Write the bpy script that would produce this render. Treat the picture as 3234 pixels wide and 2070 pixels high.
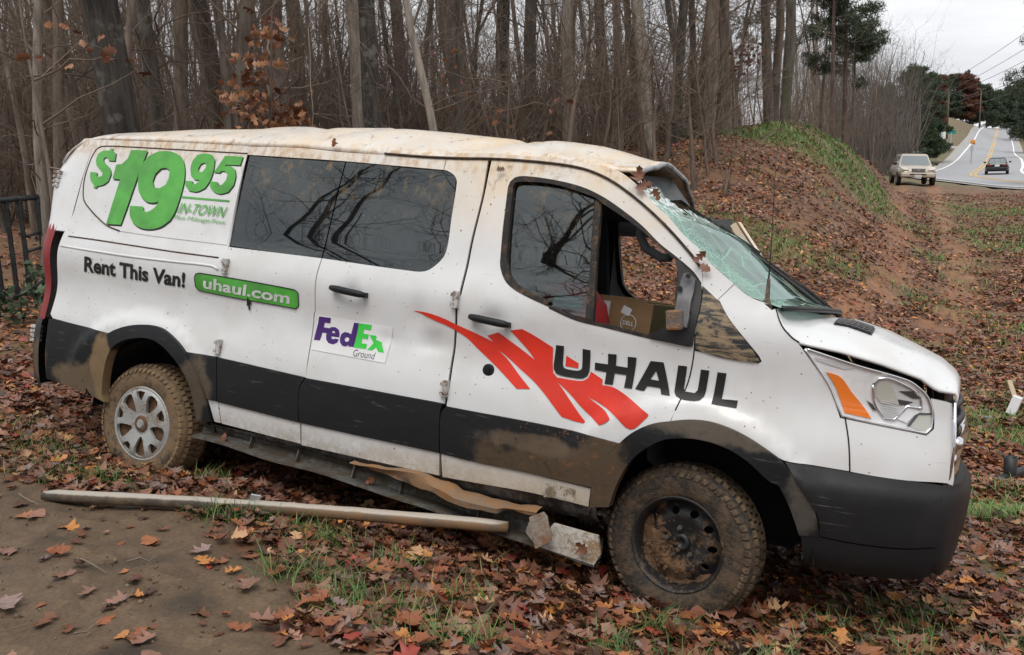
import bpy, bmesh, math, random
import numpy as np
from mathutils import Vector, Matrix, Euler
from mathutils.geometry import delaunay_2d_cdt
for _o in list(bpy.data.objects): bpy.data.objects.remove(_o)
rng=np.random.default_rng(7); random.seed(7)
SCN=bpy.context.scene; COL=SCN.collection
# ---------------- camera ----------------
cam=bpy.data.cameras.new('camera'); camo=bpy.data.objects.new('camera',cam); COL.objects.link(camo)
cam.sensor_fit='HORIZONTAL'; cam.sensor_width=36.0; cam.lens=30.576; cam.clip_start=.05; cam.clip_end=3000
camo.matrix_world=Matrix(((.99939,.0349,0,0),(-.00624,.17869,-.98389,0),(-.03434,.98329,.1788,1.6),(0,0,0,1)))
SCN.camera=camo
# ---------------- sky (overcast) ----------------
W=bpy.data.worlds.new('World'); SCN.world=W; W.use_nodes=True
nt=W.node_tree; nt.nodes.clear()
def wn(t,**k):
    n=nt.nodes.new(t)
    for a,b in k.items(): setattr(n,a,b)
    return n
SUN_EL,SUN_AZ=math.radians(66),math.radians(200)
sky=wn('ShaderNodeTexSky',sky_type='NISHITA',sun_disc=False,sun_elevation=SUN_EL,sun_rotation=SUN_AZ)
sky.air_density=1.0; sky.dust_density=3.0
hs=wn('ShaderNodeHueSaturation'); hs.inputs['Saturation'].default_value=.15
tc=wn('ShaderNodeTexCoord'); mp=wn('ShaderNodeMapping'); mp.inputs['Scale'].default_value=(1,1,4.5)
nz=wn('ShaderNodeTexNoise'); nz.inputs['Scale'].default_value=3.2; nz.inputs['Detail'].default_value=6; nz.inputs['Roughness'].default_value=.55
cr=wn('ShaderNodeValToRGB'); cr.color_ramp.elements[0].position=.32; cr.color_ramp.elements[0].color=(5.5,5.7,6.1,1)
cr.color_ramp.elements[1].position=.68; cr.color_ramp.elements[1].color=(8.6,8.65,8.8,1)
mx=wn('ShaderNodeMix',data_type='RGBA'); mx.inputs[0].default_value=.82
bg=wn('ShaderNodeBackground'); bg.inputs['Strength'].default_value=.105
wo=wn('ShaderNodeOutputWorld')
L=nt.links.new
L(tc.outputs['Generated'],mp.inputs['Vector']); L(mp.outputs['Vector'],nz.inputs['Vector']); L(nz.outputs['Fac'],cr.inputs['Fac'])
L(sky.outputs['Color'],hs.inputs['Color']); L(hs.outputs['Color'],mx.inputs[6]); L(cr.outputs['Color'],mx.inputs[7])
L(mx.outputs[2],bg.inputs['Color']); L(bg.outputs['Background'],wo.inputs['Surface'])
sl=bpy.data.lights.new('sun','SUN'); sl.energy=1.5; sl.angle=math.radians(35); sl.color=(1,.955,.885)
so=bpy.data.objects.new('sun',sl); COL.objects.link(so)
sd=Vector((math.sin(SUN_AZ)*math.cos(SUN_EL),math.cos(SUN_AZ)*math.cos(SUN_EL),math.sin(SUN_EL)))
so.rotation_euler=sd.to_track_quat('Z','Y').to_euler(); so.location=(0,0,60)
vs=SCN.view_settings; vs.view_transform='Standard'; vs.look='None'; vs.exposure=0.40; vs.gamma=1.0; vs.use_curve_mapping=False
SCN.cycles.max_bounces=6; SCN.cycles.transparent_max_bounces=12
# ---------------- helpers ----------------
def tag(o,label=None,cat=None,group=None,kind=None):
    if label: o['label']=label
    if cat: o['category']=cat
    if group: o['group']=group
    if kind: o['kind']=kind
    return o
def link(o,parent=None):
    COL.objects.link(o)
    if parent is not None: o.parent=parent
    return o
def empty(name,loc=(0,0,0),rz=0,parent=None):
    o=bpy.data.objects.new(name,None); o.empty_display_size=.2; o.location=loc; o.rotation_euler=(0,0,rz); return link(o,parent)
def mesh(name,v,f,smooth=False,mi=None):
    me=bpy.data.meshes.new(name); me.from_pydata([tuple(p) for p in v],[],[tuple(int(i) for i in q) for q in f])
    if smooth: me.polygons.foreach_set('use_smooth',[True]*len(me.polygons))
    me.update(); return me
def mesh_np(name,v,tri,smooth=False,col=None):
    v=np.asarray(v,np.float32); tri=np.asarray(tri,np.int32); k=tri.shape[1]
    me=bpy.data.meshes.new(name); me.vertices.add(len(v)); me.vertices.foreach_set('co',v.ravel())
    me.loops.add(tri.size); me.loops.foreach_set('vertex_index',tri.ravel())
    me.polygons.add(len(tri)); me.polygons.foreach_set('loop_start',np.arange(0,tri.size,k,dtype=np.int32)); me.polygons.foreach_set('loop_total',np.full(len(tri),k,np.int32))
    if smooth: me.polygons.foreach_set('use_smooth',np.ones(len(tri),bool))
    if col is not None:
        a=me.attributes.new('Col','FLOAT_COLOR','POINT'); c=np.ones((len(v),4),np.float32); c[:,:3]=col; a.data.foreach_set('color',c.ravel())
    me.update(calc_edges=True); return me
def obj(name,me,mat=None,parent=None,label=None,cat=None,group=None,kind=None):
    o=bpy.data.objects.new(name,me)
    if mat is not None and len(me.materials)==0: me.materials.append(mat)
    link(o,parent); return tag(o,label,cat,group,kind)
def copy_tree(o,parent=None):
    c=o.copy(); COL.objects.link(c)
    if parent is not None: c.parent=parent
    for ch in o.children: copy_tree(ch,c)
    return c
class MB:
    def __init__(s): s.v=[]; s.f=[]
    def add(s,v,f):
        b=len(s.v); s.v+= [tuple(map(float,p)) for p in v]; s.f+=[tuple(int(i)+b for i in q) for q in f]; return s
    def box(s,c,d,R=None,tap=1.0):
        x,y,z=d[0]/2,d[1]/2,d[2]/2
        P=[Vector((a*x*(tap if e>0 else 1),b*y*(tap if e>0 else 1),e*z)) for e in (-1,1) for a,b in ((-1,-1),(1,-1),(1,1),(-1,1))]
        if R is not None: P=[R@p for p in P]
        return s.add([p+Vector(c) for p in P],[(3,2,1,0),(4,5,6,7),(0,1,5,4),(1,2,6,5),(2,3,7,6),(3,0,4,7)])
    def bar(s,a,b,w,h=None,up=(0,0,1)):
        a=Vector(a);b=Vector(b);d=(b-a); h=h or w
        q=d.normalized(); u=Vector(up)
        if abs(q.dot(u))>.98: u=Vector((1,0,0))
        r=q.cross(u).normalized(); u=r.cross(q)
        P=[p+r*sx*w/2+u*sz*h/2 for p in (a,b) for sx,sz in ((-1,-1),(1,-1),(1,1),(-1,1))]
        return s.add(P,[(0,1,2,3),(7,6,5,4),(0,4,5,1),(1,5,6,2),(2,6,7,3),(3,7,4,0)])
    def tube(s,pts,rad,n=8,cap=True):
        pts=[Vector(p) for p in pts]; m=len(pts)
        if not hasattr(rad,'__len__'): rad=[rad]*m
        V=[];F=[]; pr=None
        for i,p in enumerate(pts):
            d=(pts[min(i+1,m-1)]-pts[max(i-1,0)]).normalized()
            if pr is None:
                u=Vector((0,0,1)) if abs(d.z)<.9 else Vector((1,0,0)); r=d.cross(u).normalized()
            else: r=(pr-d*pr.dot(d)).normalized()
            pr=r; u=d.cross(r)
            for k in range(n):
                a=2*math.pi*k/n; V.append(p+(r*math.cos(a)+u*math.sin(a))*rad[i])
        for i in range(m-1):
            for k in range(n): F.append((i*n+k,i*n+(k+1)%n,(i+1)*n+(k+1)%n,(i+1)*n+k))
        if cap: F.append(tuple(range(n-1,-1,-1))); F.append(tuple((m-1)*n+k for k in range(n)))
        return s.add(V,F)
    def grid(s,rows,closed=False):
        n=len(rows[0]); V=[p for r in rows for p in r]; F=[]
        for i in range(len(rows)-1):
            for k in range(n if closed else n-1): F.append((i*n+k,i*n+(k+1)%n,(i+1)*n+(k+1)%n,(i+1)*n+k))
        return s.add(V,F)
    def revolve(s,prof,n=48,axis='y',c=(0,0,0)):
        rows=[]
        for r,h in prof:
            row=[]
            for k in range(n):
                a=2*math.pi*k/n; p=(r*math.cos(a),h,r*math.sin(a)) if axis=='y' else ((h,r*math.cos(a),r*math.sin(a)) if axis=='x' else (r*math.cos(a),r*math.sin(a),h))
                row.append((p[0]+c[0],p[1]+c[1],p[2]+c[2]))
            rows.append(row)
        return s.grid(rows,True)
    def obj(s,name,mat,parent=None,smooth=False,bevel=0,auto=None,**k):
        me=mesh(name,s.v,s.f,smooth); o=obj(name,me,mat,parent,**k)
        if auto is not None:
            bm=bmesh.new(); bm.from_mesh(me)
            for e in bm.edges:
                if len(e.link_faces)==2 and e.calc_face_angle(0)>math.radians(auto): e.smooth=False
            for f in bm.faces: f.smooth=True
            bm.to_mesh(me); bm.free()
        if bevel:
            b=o.modifiers.new('b','BEVEL'); b.width=bevel; b.segments=2; b.limit_method='ANGLE'; b.angle_limit=math.radians(40)
        return o
# ---------------- material helpers ----------------
class M:
    def __init__(s,name):
        s.m=bpy.data.materials.new(name); s.m.use_nodes=True; s.t=s.m.node_tree; s.t.nodes.clear()
        s.out=s.n('ShaderNodeOutputMaterial')
    def n(s,t,**k):
        nd=s.t.nodes.new(t)
        for a,b in k.items():
            if a in nd.inputs.keys(): pass
            setattr(nd,a,b)
        return nd
    def set(s,sock,v):
        if isinstance(v,bpy.types.NodeSocket): s.t.links.new(v,sock)
        elif isinstance(v,(tuple,list)) and len(v)==3 and sock.type=='RGBA': sock.default_value=(*v,1)
        else: sock.default_value=v
    def bsdf(s,**k):
        b=s.n('ShaderNodeBsdfPrincipled')
        for a,v in k.items(): s.set(b.inputs[a.replace('_',' ')],v)
        s.t.links.new(b.outputs[0],s.out.inputs['Surface']); s.b=b; return s
    def coord(s,kind='Object',scale=(1,1,1),loc=(0,0,0),rot=(0,0,0)):
        t=s.n('ShaderNodeTexCoord'); m=s.n('ShaderNodeMapping'); m.inputs['Scale'].default_value=scale; m.inputs['Location'].default_value=loc; m.inputs['Rotation'].default_value=rot
        s.t.links.new(t.outputs[kind],m.inputs['Vector']); return m.outputs[0]
    def noise(s,scale=5,detail=4,rough=.5,vec=None,dist=0):
        t=s.n('ShaderNodeTexNoise'); t.inputs['Scale'].default_value=scale; t.inputs['Detail'].default_value=detail; t.inputs['Roughness'].default_value=rough; t.inputs['Distortion'].default_value=dist
        if vec is not None: s.t.links.new(vec,t.inputs['Vector'])
        return t.outputs['Fac']
    def vor(s,scale=5,vec=None,feature='F1',out='Distance'):
        t=s.n('ShaderNodeTexVoronoi',feature=feature); t.inputs['Scale'].default_value=scale
        if vec is not None: s.t.links.new(vec,t.inputs['Vector'])
        return t.outputs[out]
    def ramp(s,f,*st):
        r=s.n('ShaderNodeValToRGB'); e=r.color_ramp.elements
        while len(e)<len(st): e.new(.5)
        for i,(p,c) in enumerate(st):
            e[i].position=p; e[i].color=(c,c,c,1) if not hasattr(c,'__len__') else (*c,1)
        s.set(r.inputs[0],f); return r.outputs[0]
    def step(s,f,a,b):
        r=s.n('ShaderNodeMapRange',interpolation_type='SMOOTHSTEP'); s.set(r.inputs[0],f); r.inputs[1].default_value=a; r.inputs[2].default_value=b; return r.outputs[0]
    def math(s,op,a,b=0.0,clamp=False):
        m=s.n('ShaderNodeMath',operation=op,use_clamp=clamp); s.set(m.inputs[0],a); s.set(m.inputs[1],b); return m.outputs[0]
    def mul(s,*a):
        r=a[0]
        for q in a[1:]: r=s.math('MULTIPLY',r,q)
        return r
    def mix(s,f,a,b):
        m=s.n('ShaderNodeMix',data_type='RGBA'); s.set(m.inputs[0],f); s.set(m.inputs[6],a); s.set(m.inputs[7],b); return m.outputs[2]
    def xyz(s,v):
        x=s.n('ShaderNodeSeparateXYZ'); s.t.links.new(v,x.inputs[0]); return x.outputs
    def attr(s,name='Col'):
        a=s.n('ShaderNodeAttribute',attribute_name=name); return a.outputs['Color']
    def bump(s,h,strength=.3,dist=.01):
        b=s.n('ShaderNodeBump'); b.inputs['Strength'].default_value=strength; b.inputs['Distance'].default_value=dist; s.set(b.inputs['Height'],h); return b.outputs[0]
def plain(name,c,rough=.5,metal=0.0,coat=0.0,var=.0,vs=8.0,bump=0.0):
    m=M(name); col=c
    if var: col=m.mix(m.step(m.noise(vs,5,.6,m.coord()),.3,.7),tuple(x*(1-var) for x in c),tuple(min(1,x*(1+var)) for x in c))
    m.bsdf(Base_Color=col,Roughness=rough,Metallic=metal,Coat_Weight=coat)
    if bump: m.set(m.b.inputs['Normal'],m.bump(m.noise(vs*3,4,.6,m.coord()),bump))
    return m.m

# ======================= TERRAIN =======================
CP=np.array([(0,0,0),(-3,0,.02),(3,0,-.08),(-3,3,0),(-1.5,3,0),(0,2.7,-.04),(1.6,2.6,-.20),(3,3,-.45),(-5,5,.0),(-1.4,4.1,-.06),(-.4,3.6,-.16),
(.67,3.63,-.40),(-2.29,5.05,-.10),(-2.55,4.75,-.03),(1.46,5.32,-.74),(-1.51,6.75,-.48),(0,5.4,-.55),(-3.2,6.2,-.05),(-6,8,.05),(-10,10,.2),(1.75,3.9,-.58),(2.6,3.2,-.55),
(3,4.5,-.88),(4,6,-1.12),(5,8,-1.3),(6,11,-1.32),(8,16,-1.0),(11.5,22,-.5),(15,32,-.12),(20.5,45,.05),(24,50,-.02),(5,3.5,-.8),(8,6,-.95),(12,12,-.75),(18,20,-.4),(26,34,-.2),(29,46,-.4),
(2,9,-1.1),(0,9,-.85),(3,13,-.5),(6.4,21.6,2.12),(7.5,22.5,2.14),(8.7,24,2.02),(10.6,27,1.60),(12.8,30.5,1.22),(13.6,34,.55),(10.8,25,.15),(8.7,21,.3),(6.2,17,.3),(12.9,29.5,.25),(4.5,20,2.0),(1.5,19,1.7),(-3,18,1.2),(-8,18,.9),(4.6,16.5,.55),(0,12,-.1),(-4,11,.1),(15,33,.02),
(5,30,1.5),(0,30,1.6),(-10,30,1.4),(-25,30,1.5),(12,40,.5),(5,50,1.8),(-30,60,2.5),(20,62,.5),(25,78,.3),(43.5,78,-.38),(35.4,72,-.28),(32.4,55,-.6),(41.2,70,-.40),(50,76,-.35),(60,118,.35),(76,140,1.0),(93,170,1.75),(130,235,5.2),(166,300,9.3),(185,340,10.6),(210,400,9),
(126,250,11.4),(110,215,7.0),(66,150,2.0),(70,112,.6),(78,160,3.0),(40,110,1.2),(20,110,2),(60,92,-.1),(120,170,2.4),(190,300,10.5),(84,104,.6),(0,-10,.2),(-15,-10,.3),(15,-10,0),(0,-40,.8),(-40,0,.5),(40,0,-.3),(60,30,-.5),
(-80,120,5),(0,200,8),(60,260,12),(100,400,14),(300,400,10),(300,100,2),(-300,0,4),(-200,300,8),(300,-200,3),(-200,-300,4),(0,900,14),(900,300,10),(-900,300,8),(0,-900,5)],float)
def _wq(P):
    r=np.hypot(P[:,0],P[:,1])+1e-9; k=np.log1p(r/3.0)/r; return P[:,:2]*k[:,None]
_Q=_wq(CP)
def _ker(A,B):
    d2=((A[:,None,:]-B[None,:,:])**2).sum(2); return d2*np.log(d2+1e-9)*.5
_n=len(CP); _A=np.zeros((_n+3,_n+3)); _A[:_n,:_n]=_ker(_Q,_Q)+np.eye(_n)*.00015; _A[:_n,_n]=1; _A[:_n,_n+1:]=_Q; _A[_n,:_n]=1; _A[_n+1:,:_n]=_Q.T
_c=np.linalg.solve(_A,np.concatenate([CP[:,2],np.zeros(3)]))
_nr=np.random.default_rng(21); _np=_nr.uniform(0,6.28,(24,)); _nd=_nr.uniform(0,6.28,24)
def H0(x,y):
    x=np.atleast_1d(np.asarray(x,float)); y=np.atleast_1d(np.asarray(y,float)); out=np.empty(len(x))
    for i in range(0,len(x),20000):
        P=np.stack([x[i:i+20000],y[i:i+20000]],1); q=_wq(P); out[i:i+20000]=_ker(q,_Q)@_c[:_n]+_c[_n]+q@_c[_n+1:]
    return out
def snoise(x,y,wl,k0=0,n=6):
    s=0
    for k in range(n):
        j=(k0+k)%24; a=_nd[j]; w=2*math.pi/(wl*(.7+.6*((j*37)%10)/10)); s=s+np.sin((x*math.cos(a)+y*math.sin(a))*w+_np[j])
    return s/n
def H(x,y):
    x=np.atleast_1d(np.asarray(x,float)); y=np.atleast_1d(np.asarray(y,float)); r=np.hypot(x,y)
    return H0(x,y)+.034*snoise(x,y,1.1,0)*np.clip(r/4,.35,2.4)+.010*snoise(x,y,.32,5)+.075*snoise(x,y,3.4,9)*np.clip((r-6)/10,0,2)*np.clip((80-r)/40,0,1)

def sstep(t): t=np.clip(t,0,1); return t*t*(3-2*t)
_by=[-50,2.7,3.05,3.46,4.02,4.2,4.4,4.6,5.4,6,7,9]; _bx=[-.55,-.55,-.76,-.99,-1.3,-1.9,-2.4,-2.9,-3.5,-5,-9,-20]
def dirt(x,y):
    return sstep((np.interp(y,_by,_bx)-x+.42*snoise(x,y,.8,3)+.16*snoise(x,y,.25,7))/.30+.3)*sstep((8-y)/2)*sstep((np.hypot(x+2,y-2)<40)*1.0)
GB=[(7,22.3,2.6,1.2,1.0),(9.2,24.3,1.4,1.2,1.0),(11,26.8,1.2,1.6,1.0),(10.3,24.6,.9,.8,.9),(6.6,15.4,1.3,.8,.5),(12.6,20.6,1.6,1.8,.5),(15.5,25.0,2.2,2.6,.62),(9.3,18.6,.7,.9,.5),(18,32,2.5,2.2,.6),(10.2,22.3,.8,1.6,.4),(4.4,15.5,1.2,.8,.5),(5.3,12.4,1.0,.8,.4),(3,4.9,.35,.7,.7),(2.7,4.2,.3,.3,.4),(5.5,9.2,1,1.2,.5),(8.6,13,1.3,1.2,.4),(3.7,6.2,.6,.7,.6),(1.6,4.1,.5,.25,.5),
(60,135,14,20,.35),(48,98,6,5,.8),(22,55,4,5,.5)]
TUFT=[(-.83,3.35,.13,.10),(-.98,3.45,.10,.10),(-.60,3.08,.14,.10),(-.45,3.0,.12,.09),(-.72,3.18,.10,.08),(-1.09,3.98,.12,.07),(-.92,3.88,.10,.07),(-1.5,4.12,.12,.08),(-1.35,4.05,.09,.06),(-.29,2.80,.12,.09),(-.15,2.75,.08,.07),(-2.62,4.72,.20,.10),(-2.42,4.62,.16,.10),(-2.25,4.60,.13,.08),(-2.85,5.1,.2,.14),(-3.0,5.3,.2,.15),(-3.3,5.75,.25,.2),(-1.75,4.75,.08,.06),(-.55,3.65,.10,.07),(-.2,3.3,.10,.06),(.35,2.95,.10,.07),(.9,2.9,.10,.06),(1.3,3.35,.14,.08),(1.75,3.55,.16,.10),(1.9,3.9,.2,.12),(2.2,3.4,.12,.1),(1.5,3.05,.1,.06),(.55,3.25,.06,.05),(.62,2.72,.1,.06)]
def grass(x,y):
    g=0*x
    for cx,cy,rx,ry,a in GB: g=np.maximum(g,a*np.exp(-(((x-cx)/rx)**2+((y-cy)/ry)**2)))
    for cx,cy,rx,ry in TUFT: g=np.maximum(g,.45*np.exp(-(((x-cx)/rx)**2+((y-cy)/ry)**2)*1.5))
    mid=sstep((np.hypot(x,y)-5)/4)*sstep((.30-np.abs(0*x))/.3)
    return np.clip(g*(1+.9*snoise(x,y,.8,11))*(1-.9*clay(x,y))+.16*mid*np.clip(snoise(x,y,2.6,2)+.05,0,1)*2,0,1)
TRK=[[(20.9,46),(18.9,42.2),(13.1,29.3),(11.4,25.5),(8.73,19.5),(7.3,16.5),(6.28,14.6),(5.2,13.4),(3.8,12.2),(2.0,11)],[(22.4,46),(19.9,40.9),(15.1,30.5),(12.7,25.1),(10.7,20.9),(9.7,18.6),(8.9,17),(8.2,15.6),(6.8,13.8)]]
def clay(x,y):
    d=np.full(x.shape,1e9)
    for T_ in TRK:
        for (a,b) in zip(T_[:-1],T_[1:]):
            a=np.array(a);b=np.array(b);ab=b-a; t=np.clip(((x-a[0])*ab[0]+(y-a[1])*ab[1])/ab.dot(ab),0,1); d=np.minimum(d,np.hypot(x-a[0]-t*ab[0],y-a[1]-t*ab[1]))
    return sstep((.50-d)/.36)*np.clip(.72+.8*snoise(x,y,1.3,6)+.3*snoise(x,y,.4,2),0,1)
# road centreline in plan
def catmull(P,n=10):
    out=[]
    Q=[2*P[0]-P[1]]+list(P)+[2*P[-1]-P[-2]]
    for i in range(1,len(Q)-2):
        p0,p1,p2,p3=Q[i-1],Q[i],Q[i+1],Q[i+2]
        for k in range(n):
            t=k/n; out.append(.5*((2*p1)+(-p0+p2)*t+(2*p0-5*p1+4*p2-p3)*t*t+(-p0+3*p1-3*p2+p3)*t**3))
    out.append(P[-1]); return np.array(out)
RC=np.array([(22,-10),(27,18),(30.4,36),(33.2,50),(35.0,60),(36.4,66),(38.4,72),(41.3,78),(46,86.5),(54,100),(69,126.4),(97,176.7),(113,205),(130,235.5),(148,267),(166,300),(176,318),(186,337),(200,365)],float)
RCs=catmull(RC,10)
def road_frame(P):
    d=np.gradient(P,axis=0); d/=np.linalg.norm(d,axis=1)[:,None]; return np.stack([d[:,1],-d[:,0]],1)
RN=road_frame(RCs)
def rz(x,y):   # smooth road surface height
    return H0(x,y)+.10
def roadmask(x,y):
    d=np.full(x.shape,1e9)
    for i in range(0,len(RCs),2): d=np.minimum(d,np.hypot(x-RCs[i,0],y-RCs[i,1]))
    return sstep((6.5-d)/2.0)
# terrain mesh: polar sheet, fine near the camera
NA=560
th=np.concatenate([np.linspace(-48,52,NA,endpoint=False),np.linspace(52,312,110,endpoint=False)])*math.pi/180
rr=np.concatenate([[0.0],np.geomspace(.5,1.95,10),np.linspace(2.0,7.0,210),np.geomspace(7.1,1500,165)]); NR=len(rr)-1
RR,TT=np.meshgrid(rr[1:],th,indexing='ij'); X=(RR*np.sin(TT)).ravel(); Y=(RR*np.cos(TT)).ravel()
X=np.concatenate([[0],X]); Y=np.concatenate([[0],Y]); Z=H(X,Y)
_d=dirt(X,Y); _nm=np.hypot(X,Y)<7.2; Z=Z+np.where(_nm,(.0045*snoise(X,Y,.11,3)+.003*snoise(X,Y,.055,12)+.006*np.abs(snoise(X,Y,.24,16))-.012*sstep((snoise(X,Y,.8,20)-.25)/.3)),0); rm_=roadmask(X,Y); Z=Z*(1-rm_)+(H0(X,Y)-.05)*rm_
nA=len(th); qd=[]
I=np.arange(NR-1)[:,None]*nA+np.arange(nA)[None,:]+1; J=np.arange(NR-1)[:,None]*nA+(np.arange(nA)[None,:]+1)%nA+1
quads=np.stack([I,J,J+nA,I+nA],2).reshape(-1,4)[:, ::-1]
fan=[(0,1+(k+1)%nA,1+k) for k in range(nA)]
dm=dirt(X,Y)[:,None]; gm=grass(X,Y)[:,None]; km=clay(X,Y)[:,None]
n1=(.5+.5*snoise(X,Y,1.7,4))[:,None]; n2=(.5+.5*snoise(X,Y,.5,8))[:,None]; far=sstep((np.hypot(X,Y)-38)/30)[:,None]; n3=(.5+.5*snoise(X,Y,14,13))[:,None]
litter=np.array((.150,.076,.040))*(.75+.4*n1)+np.array((.020,.008,.0))*n2
fcol=np.array((.15,.098,.048))*(.8+.35*n3)+np.array((-.02,.012,.0))*n1
C=litter*(1-far)+fcol*far
C=C*(1-km)+np.array((.26,.115,.055))*(.8+.3*n2)*km
C=C*(1-.8*gm)+np.array((.10,.145,.034))*(.8+.4*n2)*.8*gm
C=C*(1-dm)+(np.array((.120,.078,.045))*(.58+.30*n1+.34*n2)*(1-.62*sstep((snoise(X,Y,1.5,19)*.6+snoise(X,Y,.45,1)*.4-.08)/.4))[:,None])*dm
def ground_mat():
    m=M('leafy_ground'); co=m.coord(); col=m.attr()
    f1=m.noise(9,6,.7,co); f2=m.noise(60,5,.7,co); v=m.n('ShaderNodeTexVoronoi'); v.inputs['Scale'].default_value=9; m.t.links.new(m.coord(),v.inputs['Vector'])
    hv=m.ramp(m.math('FRACT',m.math('MULTIPLY',m.xyz(v.outputs['Color'])[0],1.0)),(0,.55),(.5,1.0),(1,1.55))
    c=m.n('ShaderNodeMix',data_type='RGBA',blend_type='MULTIPLY'); c.inputs[0].default_value=.75; m.set(c.inputs[6],col); m.set(c.inputs[7],m.mix(.55,hv,m.ramp(f1,(.25,.5),(.75,1.5))))
    d=m.n('ShaderNodeMix',data_type='RGBA',blend_type='MULTIPLY'); d.inputs[0].default_value=.8; m.set(d.inputs[6],c.outputs[2]); m.set(d.inputs[7],m.ramp(f2,(.3,.62),(.7,1.35)))
    m.bsdf(Base_Color=d.outputs[2],Roughness=m.ramp(m.noise(2.2,4,.6,co),(.35,.55),(.65,.92))); m.set(m.b.inputs['Normal'],m.bump(m.math('ADD',f1,m.mul(f2,.5)),.55,.02)); return m.m
me=bpy.data.meshes.new('ground'); 
mq=mesh_np('ground',np.stack([X,Y,Z],1),quads,True,C)
GRD=obj('ground',mq,ground_mat(),kind='structure')
# ---- roads ----
def asphalt():
    m=M('grey_asphalt'); co=m.coord(); c=m.mix(m.step(m.noise(.5,5,.6,co),.3,.7),(.30,.305,.32),(.38,.385,.40)); m.bsdf(Base_Color=m.mix(m.mul(m.noise(40,3,.6,co),.3),c,(.2,.2,.21)),Roughness=.75); return m.m
ASPH=asphalt(); PAINTW=plain('white_road_paint',(.78,.78,.76),.6,var=.1,vs=2); PAINTY=plain('yellow_road_paint',(.66,.40,.08),.6,var=.12,vs=2); GRAVEL=plain('pale_shoulder_gravel',(.34,.33,.31),.9,var=.25,vs=9)
def strip(P,N,a,b,dz,n=2):
    rows=[]
    for p,q in zip(P,N):
        row=[]
        for t in np.linspace(a,b,n): x,y=p+q*t; row.append((x,y,0))
        rows.append(row)
    R_=np.array(rows); z=rz(R_[:,:,0].ravel(),R_[:,:,1].ravel()).reshape(R_.shape[:2])+dz; R_[:,:,2]=z; return [[tuple(p) for p in r] for r in R_]
def strip_obj(name,P,N,a,b,dz,mat,n=2,kind='structure',parent=None):
    mb=MB(); mb.grid([r[::-1] for r in strip(P,N,a,b,dz,n)]); o=mb.obj(name,mat,parent,True)
    if kind and parent is None: o['kind']=kind
    return o
shd=strip_obj('road_shoulder',RCs,RN,-5.6,5.6,-.035,GRAVEL,9); road=strip_obj('road',RCs,RN,-4.6,4.6,.0,ASPH,9)
strip_obj('edge_line',RCs,RN,-4.05,-3.80,.012,PAINTW,parent=road); strip_obj('edge_line',RCs,RN,3.80,4.05,.012,PAINTW,parent=road)
strip_obj('centre_line',RCs,RN,-.26,-.10,.012,PAINTY,parent=road); strip_obj('centre_line',RCs,RN,.10,.26,.012,PAINTY,parent=road)
SR=catmull(np.array([(93,168),(84,163),(72,158),(58,154),(40,152)],float),8); SN=road_frame(SR); strip_obj('side_road',SR,SN,-2.6,2.6,-.02,GRAVEL,5)

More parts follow.
